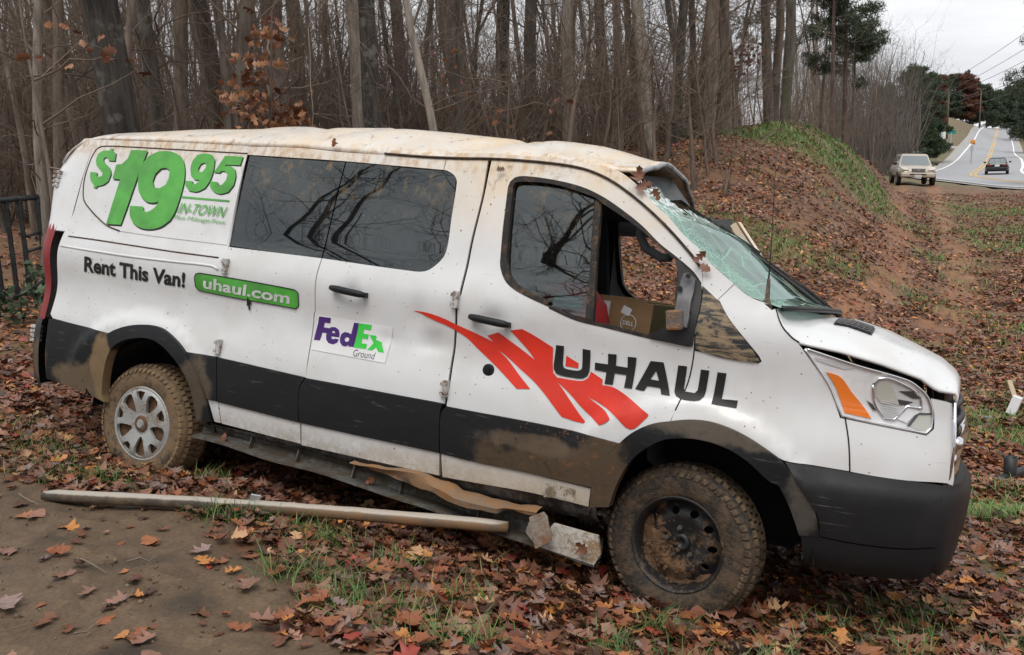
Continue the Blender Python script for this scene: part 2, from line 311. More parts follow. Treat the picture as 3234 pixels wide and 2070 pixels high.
# ======================= THE VAN =======================
TR={
'seam_front_door':[(-1.211,2.054),(-1.207,1.874),(-1.214,1.612),(-1.213,1.361),(-1.224,1.326),(-1.221,1.206),(-1.222,1.119),(-1.221,1.005),(-1.216,0.899),(-1.219,0.807)],
'seam_door_mid':[(-2.122,2.066),(-2.106,1.958),(-2.091,1.455),(-2.093,1.37),(-2.087,1.176),(-2.094,1.167),(-2.096,1.043),(-2.088,0.914),(-2.083,0.817)],
'seam_door_rear':[(-2.779,2.016),(-2.76,1.48),(-2.76,1.406),(-2.731,1.118),(-2.717,0.974),(-2.703,0.846)],
'gutter':[(-4.416,2.098),(-4.066,2.082),(-2.802,2.074),(-2.416,2.078),(-2.136,2.065),(-1.794,2.059),(-1.527,2.05),(-1.2,2.058),(-0.929,2.052),(-0.712,2.031),(-0.565,1.984),(-0.417,1.901),(-0.269,1.796),(-0.123,1.671),(-0.057,1.604),(-0.041,1.569),(-0.036,1.521)],
'fd_low':[(-1.212,0.8),(-1.054,0.798),(-0.767,0.797),(-0.492,0.79),(-0.304,0.777),(-0.268,0.817),(-0.212,0.863),(-0.155,0.894),(-0.089,0.912)],
'fd_front':[(-0.074,0.963),(-0.058,1.024),(-0.042,1.092),(-0.032,1.17),(-0.029,1.233),(-0.032,1.307),(-0.032,1.396),(-0.036,1.521)],
'fd_win':[(-1.038,1.539),(-1.013,1.482),(-0.977,1.439),(-0.903,1.4),(-0.733,1.348),(-0.732,1.341),(-0.59,1.3),(-0.457,1.285),(-0.327,1.27),(-0.225,1.259),(-0.054,1.25),(-0.036,1.256),(-0.039,1.395),(-0.043,1.533),(-0.083,1.577),(-0.152,1.626),(-0.264,1.696),(-0.36,1.771),(-0.47,1.84),(-0.581,1.898),(-0.691,1.938),(-0.836,1.964),(-1.005,1.976),(-1.054,1.966),(-1.074,1.944),(-1.08,1.916)],
'fd_glass_hole':[(-1.002,1.536),(-0.971,1.479),(-0.911,1.432),(-0.737,1.373),(-0.748,1.358),(-0.551,1.305),(-0.459,1.302),(-0.329,1.287),(-0.235,1.282),(-0.128,1.355),(-0.151,1.479),(-0.163,1.618),(-0.26,1.678),(-0.355,1.746),(-0.464,1.808),(-0.574,1.865),(-0.613,1.889),(-0.832,1.942),(-1.02,1.947),(-1.047,1.939),(-1.053,1.918)],
'fd_pane':[(-1.002,1.536),(-0.971,1.479),(-0.911,1.432),(-0.737,1.373),(-0.748,1.358),(-0.55,1.308),(-0.55,1.362),(-0.628,1.895),(-0.832,1.942),(-1.02,1.947),(-1.047,1.939),(-1.053,1.918)],
'fd_bar':[(-0.55,1.305),(-0.511,1.297),(-0.524,1.415),(-0.553,1.602),(-0.582,1.871),(-0.59,1.891),(-0.62,1.901),(-0.601,1.727),(-0.564,1.442)],
'quarter_low':[(-4.082,0.905),(-3.541,0.878),(-3.419,0.931),(-3.273,0.961),(-3.133,0.958),(-3.006,0.907),(-2.91,0.845),(-2.703,0.846)],
'quarter_rear':[(-4.416,2.098),(-4.081,2.036),(-4.074,1.883),(-4.059,1.603),(-4.076,1.549),(-4.408,1.457),(-4.14,1.372),(-4.116,1.16),(-4.096,0.949),(-4.106,0.929)],
'door_low1':[(-2.703,0.844),(-2.081,0.818),(-2.083,0.815)],
'door_low2':[(-2.083,0.815),(-1.227,0.811)],
'sidewin':[(-2.782,2.02),(-2.118,2.011),(-1.683,1.997),(-1.518,1.99),(-1.446,1.989),(-1.393,1.967),(-1.366,1.929),(-1.351,1.739),(-1.34,1.546),(-1.344,1.487),(-1.366,1.454),(-1.416,1.439),(-2.088,1.457),(-2.756,1.478)],
'blank':[(-2.787,2.022),(-3.707,2.027),(-3.977,2.023),(-4.021,2.002),(-4.04,1.947),(-4.042,1.805),(-4.012,1.693),(-3.966,1.643),(-3.757,1.529),(-3.618,1.497),(-2.76,1.48)],
'fender':[(-0.029,1.233),(0.03,1.229),(0.249,1.215),(0.262,1.225),(0.251,1.244),(0.201,1.295),(0.102,1.393),(0.049,1.464),(0.04,1.465),(0.1,1.54),(0.171,1.495),(0.259,1.47),(0.236,1.473),(0.273,1.447),(0.289,1.454),(0.299,1.428),(0.326,1.382),(0.376,1.337),(0.406,1.313),(0.473,1.234),(0.541,1.152),(0.575,1.078),(0.596,1.032),(0.629,0.941),(0.65,0.871),(0.662,0.819),(0.524,0.823),(0.404,0.828),(0.341,0.859),(0.253,0.901),(0.165,0.929),(0.077,0.941),(-0.01,0.934),(-0.085,0.914),(-0.074,0.963),(-0.058,1.024),(-0.042,1.092),(-0.03,1.171)],
'apillar':[(-0.034,1.52),(0.04,1.467),(0.098,1.542),(-0.033,1.636),(-0.069,1.676),(-0.16,1.742),(-0.241,1.817),(-0.329,1.881),(-0.392,1.941),(-0.527,2.026)],
'apillar_in':[(-0.041,1.569),(-0.057,1.604),(-0.123,1.671),(-0.269,1.796),(-0.417,1.901),(-0.565,1.984),(-0.712,2.031)],
'triangle':[(-0.03,1.516),(0.05,1.458),(0.102,1.39),(0.198,1.292),(0.25,1.232),(0.253,1.22),(0.227,1.215),(0.096,1.219),(-0.024,1.239),(-0.03,1.348),(-0.025,1.42)],
'mirror_plate':[(-0.126,1.365),(-0.128,1.539),(-0.121,1.566),(-0.104,1.572),(-0.066,1.546),(-0.063,1.487),(-0.067,1.449),(-0.062,1.376),(-0.066,1.33),(-0.119,1.344)],
'mirror_frame':[(-0.136,1.353),(-0.139,1.479),(-0.151,1.563),(-0.173,1.618),(-0.158,1.629),(-0.136,1.606),(-0.109,1.584),(-0.062,1.548),(-0.038,1.515),(-0.028,1.439),(-0.033,1.336),(-0.037,1.252),(-0.055,1.247),(-0.229,1.264),(-0.235,1.282),(-0.164,1.32),(-0.164,1.342)],
'headlight':[(0.424,1.305),(0.444,1.303),(0.626,1.262),(0.834,1.222),(0.888,1.191),(0.923,1.155),(0.946,1.088),(0.949,1.033),(0.931,1.007),(0.859,1.013),(0.705,1.026),(0.602,1.038),(0.575,1.084),(0.537,1.158),(0.478,1.237)],
'amber':[(0.522,1.215),(0.568,1.207),(0.59,1.193),(0.626,1.147),(0.684,1.086),(0.717,1.044),(0.679,1.047),(0.612,1.054),(0.59,1.104),(0.56,1.166),(0.541,1.191)],
'lamp_bowl':[(0.705,1.185),(0.725,1.214),(0.765,1.22),(0.81,1.206),(0.859,1.184),(0.89,1.157),(0.899,1.11),(0.843,1.112),(0.804,1.052),(0.769,1.051),(0.74,1.083),(0.717,1.125)],
'lamp_band':[(0.47,1.272),(0.613,1.254),(0.627,1.244),(0.59,1.236),(0.478,1.259)],
'lamp_fog':[(0.859,1.032),(0.89,1.085),(0.939,1.091),(0.943,1.027),(0.93,1.012)],
'bumper_up':[(0.597,1.03),(0.706,1.021),(0.86,1.008),(0.931,1.001),(0.956,1.031),(0.951,1.088),(0.929,1.155),(0.989,1.149),(1.011,1.143),(1.031,1.02),(1.055,0.835),(1.053,0.81),(1.029,0.818),(0.884,0.811),(0.757,0.813),(0.663,0.818),(0.65,0.871),(0.629,0.941)],
'bumper_low':[(0.406,0.827),(0.662,0.817),(0.884,0.81),(1.029,0.816),(1.056,0.806),(1.082,0.838),(1.087,0.798),(1.095,0.652),(1.098,0.515),(1.09,0.49),(0.935,0.386),(0.785,0.349),(0.632,0.328),(0.533,0.358),(0.524,0.392),(0.513,0.45),(0.501,0.519),(0.439,0.649),(0.362,0.763),(0.331,0.804),(0.386,0.836)],
'bumper_black_seam':[(0.501,0.519),(0.579,0.528),(0.568,0.579),(0.54,0.65),(0.482,0.744),(0.404,0.822)],
'bump_groove':[(0.507,0.515),(0.58,0.517),(0.768,0.504),(0.92,0.508),(1.021,0.518)],
'hoodedge':[(0.289,1.455),(0.326,1.385),(0.375,1.34),(0.404,1.325),(0.569,1.308),(0.726,1.278),(0.883,1.236),(0.948,1.194),(1.017,1.191)],
'moul_rear':[(-4.082,0.902),(-3.541,0.876),(-3.629,0.779),(-3.683,0.672),(-3.726,0.524),(-3.737,0.48),(-4.014,0.472),(-4.278,0.47),(-4.459,0.529),(-4.446,0.712),(-4.412,0.843)],
'arch_rear':[(-3.723,0.524),(-3.683,0.672),(-3.629,0.779),(-3.54,0.872),(-3.419,0.931),(-3.273,0.961),(-3.133,0.958),(-3.006,0.907),(-2.911,0.841),(-2.83,0.752),(-2.764,0.622),(-2.716,0.47),(-2.817,0.453),(-2.866,0.653),(-2.931,0.745),(-3.032,0.825),(-3.157,0.88),(-3.287,0.881),(-3.433,0.837),(-3.514,0.761),(-3.569,0.614),(-3.585,0.495),(-3.564,0.448),(-3.678,0.481)],
'moul_q':[(-2.907,0.846),(-2.703,0.844),(-2.675,0.596),(-2.746,0.598),(-2.828,0.752)],
'moul_1':[(-2.697,0.843),(-2.08,0.816),(-2.088,0.806),(-2.113,0.758),(-2.1,0.577),(-2.091,0.57),(-2.669,0.592)],
'moul_2':[(-2.075,0.813),(-1.23,0.809),(-1.24,0.768),(-1.227,0.562),(-2.085,0.571),(-2.094,0.582),(-2.108,0.755)],
'moul_3':[(-1.21,0.799),(-1.054,0.797),(-0.767,0.795),(-0.492,0.789),(-0.306,0.776),(-0.346,0.717),(-0.385,0.647),(-0.416,0.548),(-0.741,0.554),(-1.029,0.555),(-1.22,0.563),(-1.234,0.762)],
'arch_front':[(-0.416,0.455),(-0.416,0.545),(-0.385,0.647),(-0.34,0.724),(-0.268,0.817),(-0.212,0.863),(-0.155,0.894),(-0.088,0.914),(-0.01,0.934),(0.077,0.941),(0.165,0.929),(0.253,0.901),(0.341,0.859),(0.399,0.823),(0.483,0.734),(0.545,0.653),(0.578,0.53),(0.501,0.521),(0.451,0.636),(0.4,0.72),(0.355,0.735),(0.266,0.8),(0.177,0.839),(0.089,0.856),(0.001,0.855),(-0.098,0.832),(-0.177,0.779),(-0.244,0.705),(-0.302,0.575),(-0.326,0.475)],
'sill_q':[(-2.745,0.593),(-2.675,0.592),(-2.656,0.472),(-2.701,0.472)],
'sill_1':[(-2.669,0.589),(-2.091,0.572),(-2.095,0.564),(-2.089,0.449),(-2.089,0.453),(-2.646,0.47)],
'sill_2':[(-2.085,0.567),(-1.229,0.559),(-1.226,0.444),(-2.082,0.447)],
'sill_3':[(-1.217,0.558),(-1.028,0.551),(-0.741,0.551),(-0.425,0.54),(-0.429,0.452),(-0.735,0.459),(-1.023,0.448),(-1.206,0.441)],
'sill_slot':[(-0.663,0.519),(-0.597,0.523),(-0.532,0.523),(-0.495,0.522),(-0.5,0.471),(-0.509,0.456),(-0.556,0.464),(-0.654,0.452)],
'lf_rib':[(0.719,1.187),(0.738,1.207),(0.766,1.207),(0.792,1.162),(0.815,1.114),(0.743,1.113),(0.723,1.139)],
'lf_w1':[(0.806,1.172),(0.88,1.179),(0.893,1.15),(0.861,1.147)],
'lf_w2':[(0.805,1.137),(0.865,1.133),(0.839,1.116),(0.815,1.115)],
'lf_white':[(0.85,1.108),(0.901,1.098),(0.878,1.08),(0.851,1.044),(0.811,1.055)],
'lf_frame':[(0.853,1.033),(0.886,1.09),(0.938,1.096),(0.94,1.088),(0.893,1.082),(0.865,1.031)],
'lf_slit':[(0.689,1.118),(0.714,1.104),(0.732,1.079),(0.717,1.082)],
'groove1':[(-4.375,1.435),(-3.817,1.427),(-3.471,1.417),(-3.142,1.408),(-2.791,1.403)],
'ridge2':[(-4.137,1.367),(-3.792,1.357),(-3.448,1.35),(-3.124,1.35),(-2.816,1.351),(-2.773,1.334)],
'stripe':[(-1.478,1.246),(-1.461,1.248),(-1.367,1.244),(-1.28,1.226),(-1.217,1.206),(-1.124,1.181),(-1.01,1.147),(-1.046,1.173),(-0.987,1.196),(-0.933,1.169),(-0.858,1.13),(-0.782,1.088),(-0.815,1.123),(-0.877,1.176),(-0.924,1.214),(-0.862,1.228),(-0.81,1.21),(-0.696,1.16),(-0.69,1.085),(-0.681,1.042),(-0.658,1.023),(-0.556,1.022),(-0.524,1.028),(-0.506,1.042),(-0.496,1.073),(-0.435,1.046),(-0.432,1.02),(-0.373,1.017),(-0.275,0.972),(-0.19,0.927),(-0.19,0.918),(-0.242,0.855),(-0.263,0.847),(-0.286,0.854),(-0.336,0.891),(-0.417,0.932),(-0.472,0.951),(-0.493,0.956),(-0.45,0.936),(-0.392,0.905),(-0.364,0.877),(-0.376,0.863),(-0.409,0.841),(-0.424,0.848),(-0.511,0.904),(-0.587,0.961),(-0.662,1.007),(-0.714,1.034),(-0.647,0.996),(-0.567,0.921),(-0.512,0.867),(-0.485,0.844),(-0.49,0.835),(-0.528,0.836),(-0.603,0.847),(-0.705,0.937),(-0.768,0.985),(-0.854,1.037),(-0.947,1.095),(-0.978,1.108),(-0.931,1.078),(-0.849,1.005),(-0.782,0.95),(-0.851,0.941),(-0.958,1.016),(-1.103,1.111),(-1.15,1.145),(-1.245,1.186),(-1.348,1.214),(-1.428,1.236)],
'stripe_in':[(-0.626,1.131),(-0.561,1.103),(-0.561,1.08),(-0.626,1.081)],
'u_1':[(-0.68,1.174),(-0.64,1.174),(-0.638,1.086),(-0.629,1.071),(-0.61,1.068),(-0.563,1.068),(-0.547,1.074),(-0.542,1.084),(-0.547,1.173),(-0.508,1.172),(-0.504,1.073),(-0.511,1.051),(-0.532,1.036),(-0.558,1.033),(-0.639,1.034),(-0.667,1.041),(-0.681,1.061),(-0.684,1.08)],
'u_h':[(-0.481,1.118),(-0.418,1.118),(-0.422,1.167),(-0.381,1.169),(-0.379,1.117),(-0.324,1.116),(-0.328,1.166),(-0.286,1.167),(-0.29,1.025),(-0.327,1.024),(-0.325,1.082),(-0.381,1.082),(-0.382,1.029),(-0.422,1.027),(-0.421,1.082),(-0.479,1.084)],
'u_a':[(-0.22,1.161),(-0.16,1.163),(-0.112,1.02),(-0.152,1.02),(-0.162,1.047),(-0.222,1.047),(-0.233,1.022),(-0.275,1.026)],
'u_a_hole':[(-0.19,1.121),(-0.172,1.078),(-0.212,1.079)],
'u_2':[(-0.093,1.159),(-0.053,1.16),(-0.056,1.06),(-0.047,1.049),(-0.006,1.048),(0.005,1.062),(0.009,1.155),(0.046,1.155),(0.041,1.057),(0.038,1.039),(0.022,1.022),(0.0,1.016),(-0.06,1.015),(-0.086,1.025),(-0.096,1.042),(-0.096,1.066)],
'u_l':[(0.082,1.153),(0.121,1.154),(0.115,1.04),(0.183,1.044),(0.182,1.011),(0.075,1.015)],
'fx_panel':[(-2.066,1.161),(-1.589,1.149),(-1.605,0.96),(-2.079,0.969)],
'fx_F':[(-2.055,1.151),(-1.978,1.151),(-1.982,1.121),(-2.017,1.122),(-2.021,1.096),(-1.982,1.096),(-1.987,1.067),(-2.026,1.067),(-2.033,1.023),(-2.073,1.022)],
'fx_e':[(-2.0,1.054),(-1.995,1.081),(-1.975,1.103),(-1.946,1.106),(-1.923,1.095),(-1.913,1.07),(-1.914,1.055),(-1.965,1.055),(-1.961,1.044),(-1.948,1.041),(-1.937,1.046),(-1.913,1.044),(-1.922,1.025),(-1.946,1.013),(-1.976,1.017),(-1.994,1.033)],
'fx_e_hole':[(-1.964,1.074),(-1.943,1.074),(-1.948,1.083),(-1.955,1.086),(-1.961,1.082)],
'fx_d':[(-1.828,1.144),(-1.798,1.145),(-1.813,1.016),(-1.847,1.016),(-1.846,1.025),(-1.861,1.013),(-1.885,1.014),(-1.903,1.03),(-1.909,1.052),(-1.903,1.075),(-1.884,1.088),(-1.858,1.087),(-1.841,1.081)],
'fx_d_hole':[(-1.867,1.063),(-1.848,1.06),(-1.849,1.044),(-1.863,1.037),(-1.876,1.044),(-1.876,1.055)],
'fx_E':[(-1.797,1.145),(-1.717,1.145),(-1.721,1.117),(-1.763,1.117),(-1.765,1.094),(-1.73,1.094),(-1.733,1.068),(-1.768,1.067),(-1.769,1.043),(-1.733,1.043),(-1.735,1.015),(-1.812,1.015)],
'fx_x':[(-1.726,1.092),(-1.688,1.093),(-1.672,1.075),(-1.654,1.094),(-1.615,1.096),(-1.647,1.058),(-1.623,1.012),(-1.658,1.012),(-1.676,1.033),(-1.695,1.013),(-1.727,1.012),(-1.696,1.053)],
'fx_text':[(-1.808,0.97),(-1.677,0.97),(-1.671,1.006),(-1.805,1.007)],
'p_dollar':[(-3.898,2.006),(-3.873,2.013),(-3.87,1.997),(-3.832,1.981),(-3.821,1.932),(-3.877,1.931),(-3.885,1.945),(-3.911,1.954),(-3.927,1.941),(-3.915,1.922),(-3.874,1.9),(-3.838,1.875),(-3.822,1.843),(-3.83,1.799),(-3.862,1.775),(-3.911,1.763),(-3.914,1.75),(-3.939,1.753),(-3.941,1.77),(-3.976,1.791),(-3.999,1.825),(-4.006,1.851),(-3.945,1.85),(-3.94,1.828),(-3.922,1.822),(-3.895,1.83),(-3.897,1.852),(-3.93,1.872),(-3.97,1.897),(-3.991,1.932),(-3.99,1.972),(-3.952,1.995),(-3.898,1.997)],
'p_1':[(-3.711,2.009),(-3.572,2.01),(-3.621,1.535),(-3.747,1.532),(-3.732,1.817),(-3.782,1.817),(-3.8,1.822),(-3.8,1.909),(-3.754,1.915),(-3.716,1.952)],
'p_9':[(-3.572,1.804),(-3.586,1.854),(-3.584,1.923),(-3.549,1.976),(-3.483,2.006),(-3.397,2.012),(-3.313,1.994),(-3.263,1.963),(-3.224,1.897),(-3.206,1.823),(-3.203,1.725),(-3.21,1.651),(-3.233,1.592),(-3.292,1.547),(-3.372,1.526),(-3.462,1.53),(-3.528,1.558),(-3.575,1.609),(-3.589,1.657),(-3.477,1.659),(-3.469,1.637),(-3.441,1.627),(-3.411,1.637),(-3.377,1.664),(-3.362,1.698),(-3.407,1.687),(-3.464,1.692),(-3.52,1.722),(-3.555,1.762)],
'p_9_hole':[(-3.455,1.819),(-3.429,1.78),(-3.385,1.779),(-3.344,1.803),(-3.334,1.85),(-3.344,1.892),(-3.378,1.908),(-3.419,1.901),(-3.45,1.865)],
'p_n':[(-3.186,1.916),(-3.186,1.957),(-3.163,1.996),(-3.115,2.009),(-3.051,2.005),(-3.016,1.973),(-3.002,1.916),(-3.005,1.85),(-3.029,1.8),(-3.083,1.774),(-3.147,1.777),(-3.188,1.808),(-3.197,1.836),(-3.138,1.837),(-3.136,1.821),(-3.109,1.82),(-3.087,1.846),(-3.129,1.846),(-3.163,1.867)],
'p_n_hole':[(-3.123,1.91),(-3.109,1.893),(-3.084,1.896),(-3.067,1.921),(-3.07,1.946),(-3.094,1.953),(-3.115,1.94)],
'p_5':[(-2.946,2.001),(-2.809,2.002),(-2.81,1.949),(-2.922,1.948),(-2.923,1.938),(-2.884,1.942),(-2.842,1.924),(-2.821,1.884),(-2.819,1.828),(-2.846,1.786),(-2.906,1.771),(-2.962,1.784),(-2.993,1.81),(-3.002,1.842),(-2.945,1.841),(-2.933,1.822),(-2.905,1.827),(-2.884,1.857),(-2.885,1.889),(-2.912,1.908),(-2.942,1.907),(-2.949,1.896),(-2.993,1.898)],
'p_bar':[(-3.193,1.742),(-2.82,1.739),(-2.82,1.728),(-3.189,1.73)],
'p_text1':[(-3.204,1.639),(-2.823,1.638),(-2.814,1.699),(-3.196,1.702)],
'p_text2':[(-3.207,1.595),(-2.81,1.592),(-2.805,1.621),(-3.204,1.626)],
'rent':[(-3.856,1.222),(-3.02,1.206),(-3.014,1.296),(-3.854,1.32)],
'pill':[(-2.937,1.293),(-2.908,1.303),(-2.227,1.277),(-2.2,1.261),(-2.197,1.193),(-2.216,1.174),(-2.906,1.202),(-2.936,1.221),(-2.944,1.273)],
'uhaul':[(-2.879,1.218),(-2.261,1.194),(-2.249,1.256),(-2.875,1.284)],
'arrow':[(-2.55,1.206),(-2.515,1.165),(-2.532,1.163),(-2.526,1.134),(-2.538,1.131),(-2.544,1.158),(-2.554,1.149)],
'handle1':[(-1.136,1.256),(-0.919,1.239)],
'handle2':[(-1.972,1.314),(-1.748,1.295)],
'cap':[(-1.017,1.007)],
'hinges':[(-1.234,1.291),(-1.226,0.858),(-2.743,1.358),(-2.694,0.893)],
'scoop1':[(-1.005,1.248)],
'scoop2':[(-1.839,1.303)],
'step_top':[(-2.861,-0.99,0.438),(-2.665,-0.99,0.451),(-2.352,-0.99,0.414),(-2.1,-0.99,0.437),(-1.811,-0.99,0.416),(-1.179,-0.99,0.427),(-0.965,-0.99,0.376),(-0.714,-0.99,0.36),(-0.354,-0.99,0.327)],
'step_bot':[(-2.8,-1.03,0.374),(-2.532,-1.03,0.36),(-2.156,-1.03,0.342),(-1.833,-1.03,0.324),(-1.619,-1.03,0.32),(-1.357,-1.03,0.287),(-1.085,-1.03,0.257),(-0.78,-1.03,0.241),(-0.632,-1.03,0.216),(-0.397,-1.03,0.196),(-0.337,-1.03,0.262)],
'rust_top':[(-1.737,-1.06,0.419),(-1.357,-1.06,0.441),(-1.15,-1.06,0.416),(-1.095,-1.06,0.388),(-0.881,-1.06,0.379),(-0.636,-1.06,0.395)],
'rust_bot':[(-1.736,-1.06,0.414),(-1.349,-1.06,0.369),(-1.183,-1.06,0.344),(-1.077,-1.06,0.325),(-0.86,-1.06,0.329),(-0.814,-1.06,0.355),(-0.698,-1.06,0.359)],
'rust_end':[(-0.636,-1.06,0.395),(-0.606,-1.06,0.379),(-0.56,-1.06,0.284),(-0.631,-1.06,0.232),(-0.708,-1.06,0.281),(-0.689,-1.06,0.357)],
'ws_sil':[(-0.377,-0.2,2.002),(-0.317,-0.2,1.927),(-0.096,-0.2,1.794),(0.126,-0.2,1.659),(0.393,-0.2,1.448)],
'wiper1':[(-0.342,-0.1,1.937),(-0.149,-0.1,1.842),(0.205,-0.1,1.617)],
'wiper2':[(-0.151,-0.2,1.839),(0.124,-0.2,1.666),(0.387,-0.2,1.501),(0.431,-0.2,1.452)],
'flap':[(-0.244,0.55,1.932),(-0.207,0.55,1.959),(-0.178,0.55,1.92),(-0.02,0.55,1.723),(-0.136,0.55,1.769),(-0.205,0.55,1.877)],
'antenna':[(0.25,-0.93,1.442),(0.244,-0.93,1.491),(0.24,-0.93,1.563),(0.236,-0.93,1.641),(0.23,-0.93,1.719),(0.216,-0.93,1.954),(0.204,-0.93,2.121),(0.205,-0.93,2.161)],
'visor':[(-0.478,-0.4,2.072),(-0.413,-0.4,2.099),(-0.363,-0.4,2.061),(-0.337,-0.4,1.985),(-0.38,-0.4,2.01),(-0.439,-0.4,2.035)],
'header':[(-0.485,-0.5,2.083),(-0.42,-0.5,2.099),(-0.351,-0.5,2.124)],
'grab':[(-0.399,-0.8,1.764),(-0.4,-0.8,1.723),(-0.362,-0.8,1.675),(-0.285,-0.8,1.636),(-0.245,-0.8,1.645)],
'rmirror':[(-0.604,0.0,1.684),(-0.568,0.0,1.705),(-0.405,0.0,1.683),(-0.394,0.0,1.593)],
'steer':[(-0.616,0.3,1.407),(-0.542,0.3,1.448),(-0.474,0.3,1.481)],
'vent':[(0.517,-0.55,1.414),(0.579,-0.55,1.423),(0.724,-0.55,1.397),(0.653,-0.55,1.383)],
'grille_sil':[(1.07,-0.1,1.129),(1.094,-0.1,1.048),(1.14,-0.1,1.003),(1.138,-0.1,0.97),(1.126,-0.1,0.909),(1.126,-0.1,0.857),(1.13,-0.1,0.799)],
'tail':[(-4.306,-0.93,1.494),(-4.269,-0.93,1.505),(-4.21,-0.93,1.431),(-4.215,-0.93,1.371),(-4.209,-0.93,1.155),(-4.211,-0.93,0.902),(-4.239,-0.93,0.872),(-4.298,-0.93,0.891),(-4.291,-0.93,0.997)],
'rbump':[(-4.357,-0.93,0.844),(-4.263,-0.93,0.86),(-4.305,-0.93,0.732),(-4.316,-0.93,0.554),(-4.274,-0.93,0.472),(-4.144,-0.93,0.447),(-4.367,-0.93,0.493),(-4.395,-0.93,0.561),(-4.386,-0.93,0.766)]}

ZP=[0,.15,.30,.42,.50,.60,.70,.80,.86,.92,1.0,1.08,1.16,1.25,1.34,1.42,1.50,1.65,1.85,2.0,2.10,2.2]
WP=[.93,.955,.985,1.005,1.018,1.028,1.032,1.031,1.029,1.023,1.004,.993,.997,1.012,1.018,.998,.970,.938,.893,.855,.825,.79]
_zz=np.arange(-.2,2.5,.01); _ww=np.interp(_zz,ZP,WP)
_k=np.exp(-.5*(np.arange(-8,9)/3.2)**2); _k/=_k.sum(); _ww=np.convolve(np.pad(_ww,8,mode='edge'),_k,'valid')
def ss(t): t=np.clip(t,0,1); return t*t*(3-2*t)
def S0(x,z):
    x=np.asarray(x,float); z=np.asarray(z,float); return np.interp(z,_zz,_ww)-.30*np.clip((x-.1)/1.1,0,None)**2.2
def S(x,z):
    x=np.asarray(x,float); z=np.asarray(z,float); w=S0(x,z)
    for ax in (0,-3.3): w=w+.024*ss((.69-np.hypot(x-ax,z-.37))/.085)*np.clip((z-.55)/.25,0,1)
    for (dx,dz,sx,sz,a) in ((-1.028,1.247,.062,.05,.022),(-1.86,1.303,.062,.05,.022),(-1.45,1.22,.05,.09,.016),(-1.36,1.09,.10,.05,.020),(-1.62,1.08,.05,.03,.008),(-2.3,1.18,.15,.09,.005),(-3.6,1.2,.2,.12,.006)):
        w=w-a*np.exp(-((x-dx)/sx)**2-((z-dz)/sz)**2)
    return w+.0018*np.sin(7.1*x+3*z)*np.sin(9.3*z+2.1*x)+.0011*np.sin(17*x-9*z+1)*np.sin(13*z+5*x)+.0006*np.sin(37*x+11*z)*np.sin(29*z-17*x)
def spline(P,step=.03,closed=True,corner=38):
    P=[np.array(p,float) for p in P]; n=len(P); out=[]
    def turn(i):
        a=P[i]-P[i-1]; b=P[(i+1)%n]-P[i]; c=np.dot(a,b)/(np.linalg.norm(a)*np.linalg.norm(b)+1e-12); return math.degrees(math.acos(max(-1,min(1,c))))
    crn=[turn(i)>corner or (not closed and i in (0,n-1)) for i in range(n)]
    for i in range(n if closed else n-1):
        p1=P[i]; p2=P[(i+1)%n]; p0=P[i-1]; p3=P[(i+2)%n]; d=np.linalg.norm(p2-p1); m=max(1,int(math.ceil(d/step)))
        l0=np.linalg.norm(p1-p0)+1e-9; l3=np.linalg.norm(p3-p2)+1e-9
        t1=(p2-p1) if crn[i] else (p2-p0)/(d+l0)*d
        t2=(p2-p1) if crn[(i+1)%n] else (p3-p1)/(d+l3)*d
        for k in range(m):
            t=k/m; out.append((2*t**3-3*t**2+1)*p1+(t**3-2*t**2+t)*t1+(-2*t**3+3*t**2)*p2+(t**3-t**2)*t2)
    if not closed: out.append(P[-1])
    return out
def inside(pt,poly):
    x,y=pt; c=False; n=len(poly)
    for i in range(n):
        x1,y1=poly[i]; x2,y2=poly[i-1]
        if (y1>y)!=(y2>y) and x<(x2-x1)*(y-y1)/(y2-y1)+x1: c=not c
    return c
def cdt(outer,holes=(),step=.05):
    loops=[outer]+list(holes); V=[];E=[];F=[]
    for lp in loops:
        b=len(V); V+=[Vector((float(p[0]),float(p[1]))) for p in lp]; n=len(lp); F.append([b+i for i in range(n)])
    A=np.array(outer); lo=A.min(0); hi=A.max(0); B=np.array([tuple(p) for p in V])
    for gx in np.arange(lo[0]+step/2,hi[0],step):
        for j,gz in enumerate(np.arange(lo[1]+step/2,hi[1],step)):
            g=(gx+(step/2 if j%2 else 0),gz)
            if np.min((B[:,0]-g[0])**2+(B[:,1]-g[1])**2)<(step*.55)**2: continue
            if inside(g,outer) and not any(inside(g,h) for h in holes): V.append(Vector(g))
    r=delaunay_2d_cdt(V,E,F,0,1e-5,False)
    v=[tuple(p) for p in r[0]]; f=[tuple(q) for q in r[2]]
    def ok(q):
        c=(sum(v[i][0] for i in q)/len(q),sum(v[i][1] for i in q)/len(q)); return inside(c,outer) and not any(inside(c,h) for h in holes)
    f=[q for q in f if ok(q)]
    return v,f
def rim_edges(f):
    c={}
    for q in f:
        for i in range(len(q)):
            a,b=q[i],q[(i+1)%len(q)]; c[(a,b)]=1
    return [(a,b) for (a,b) in c if (b,a) not in c]
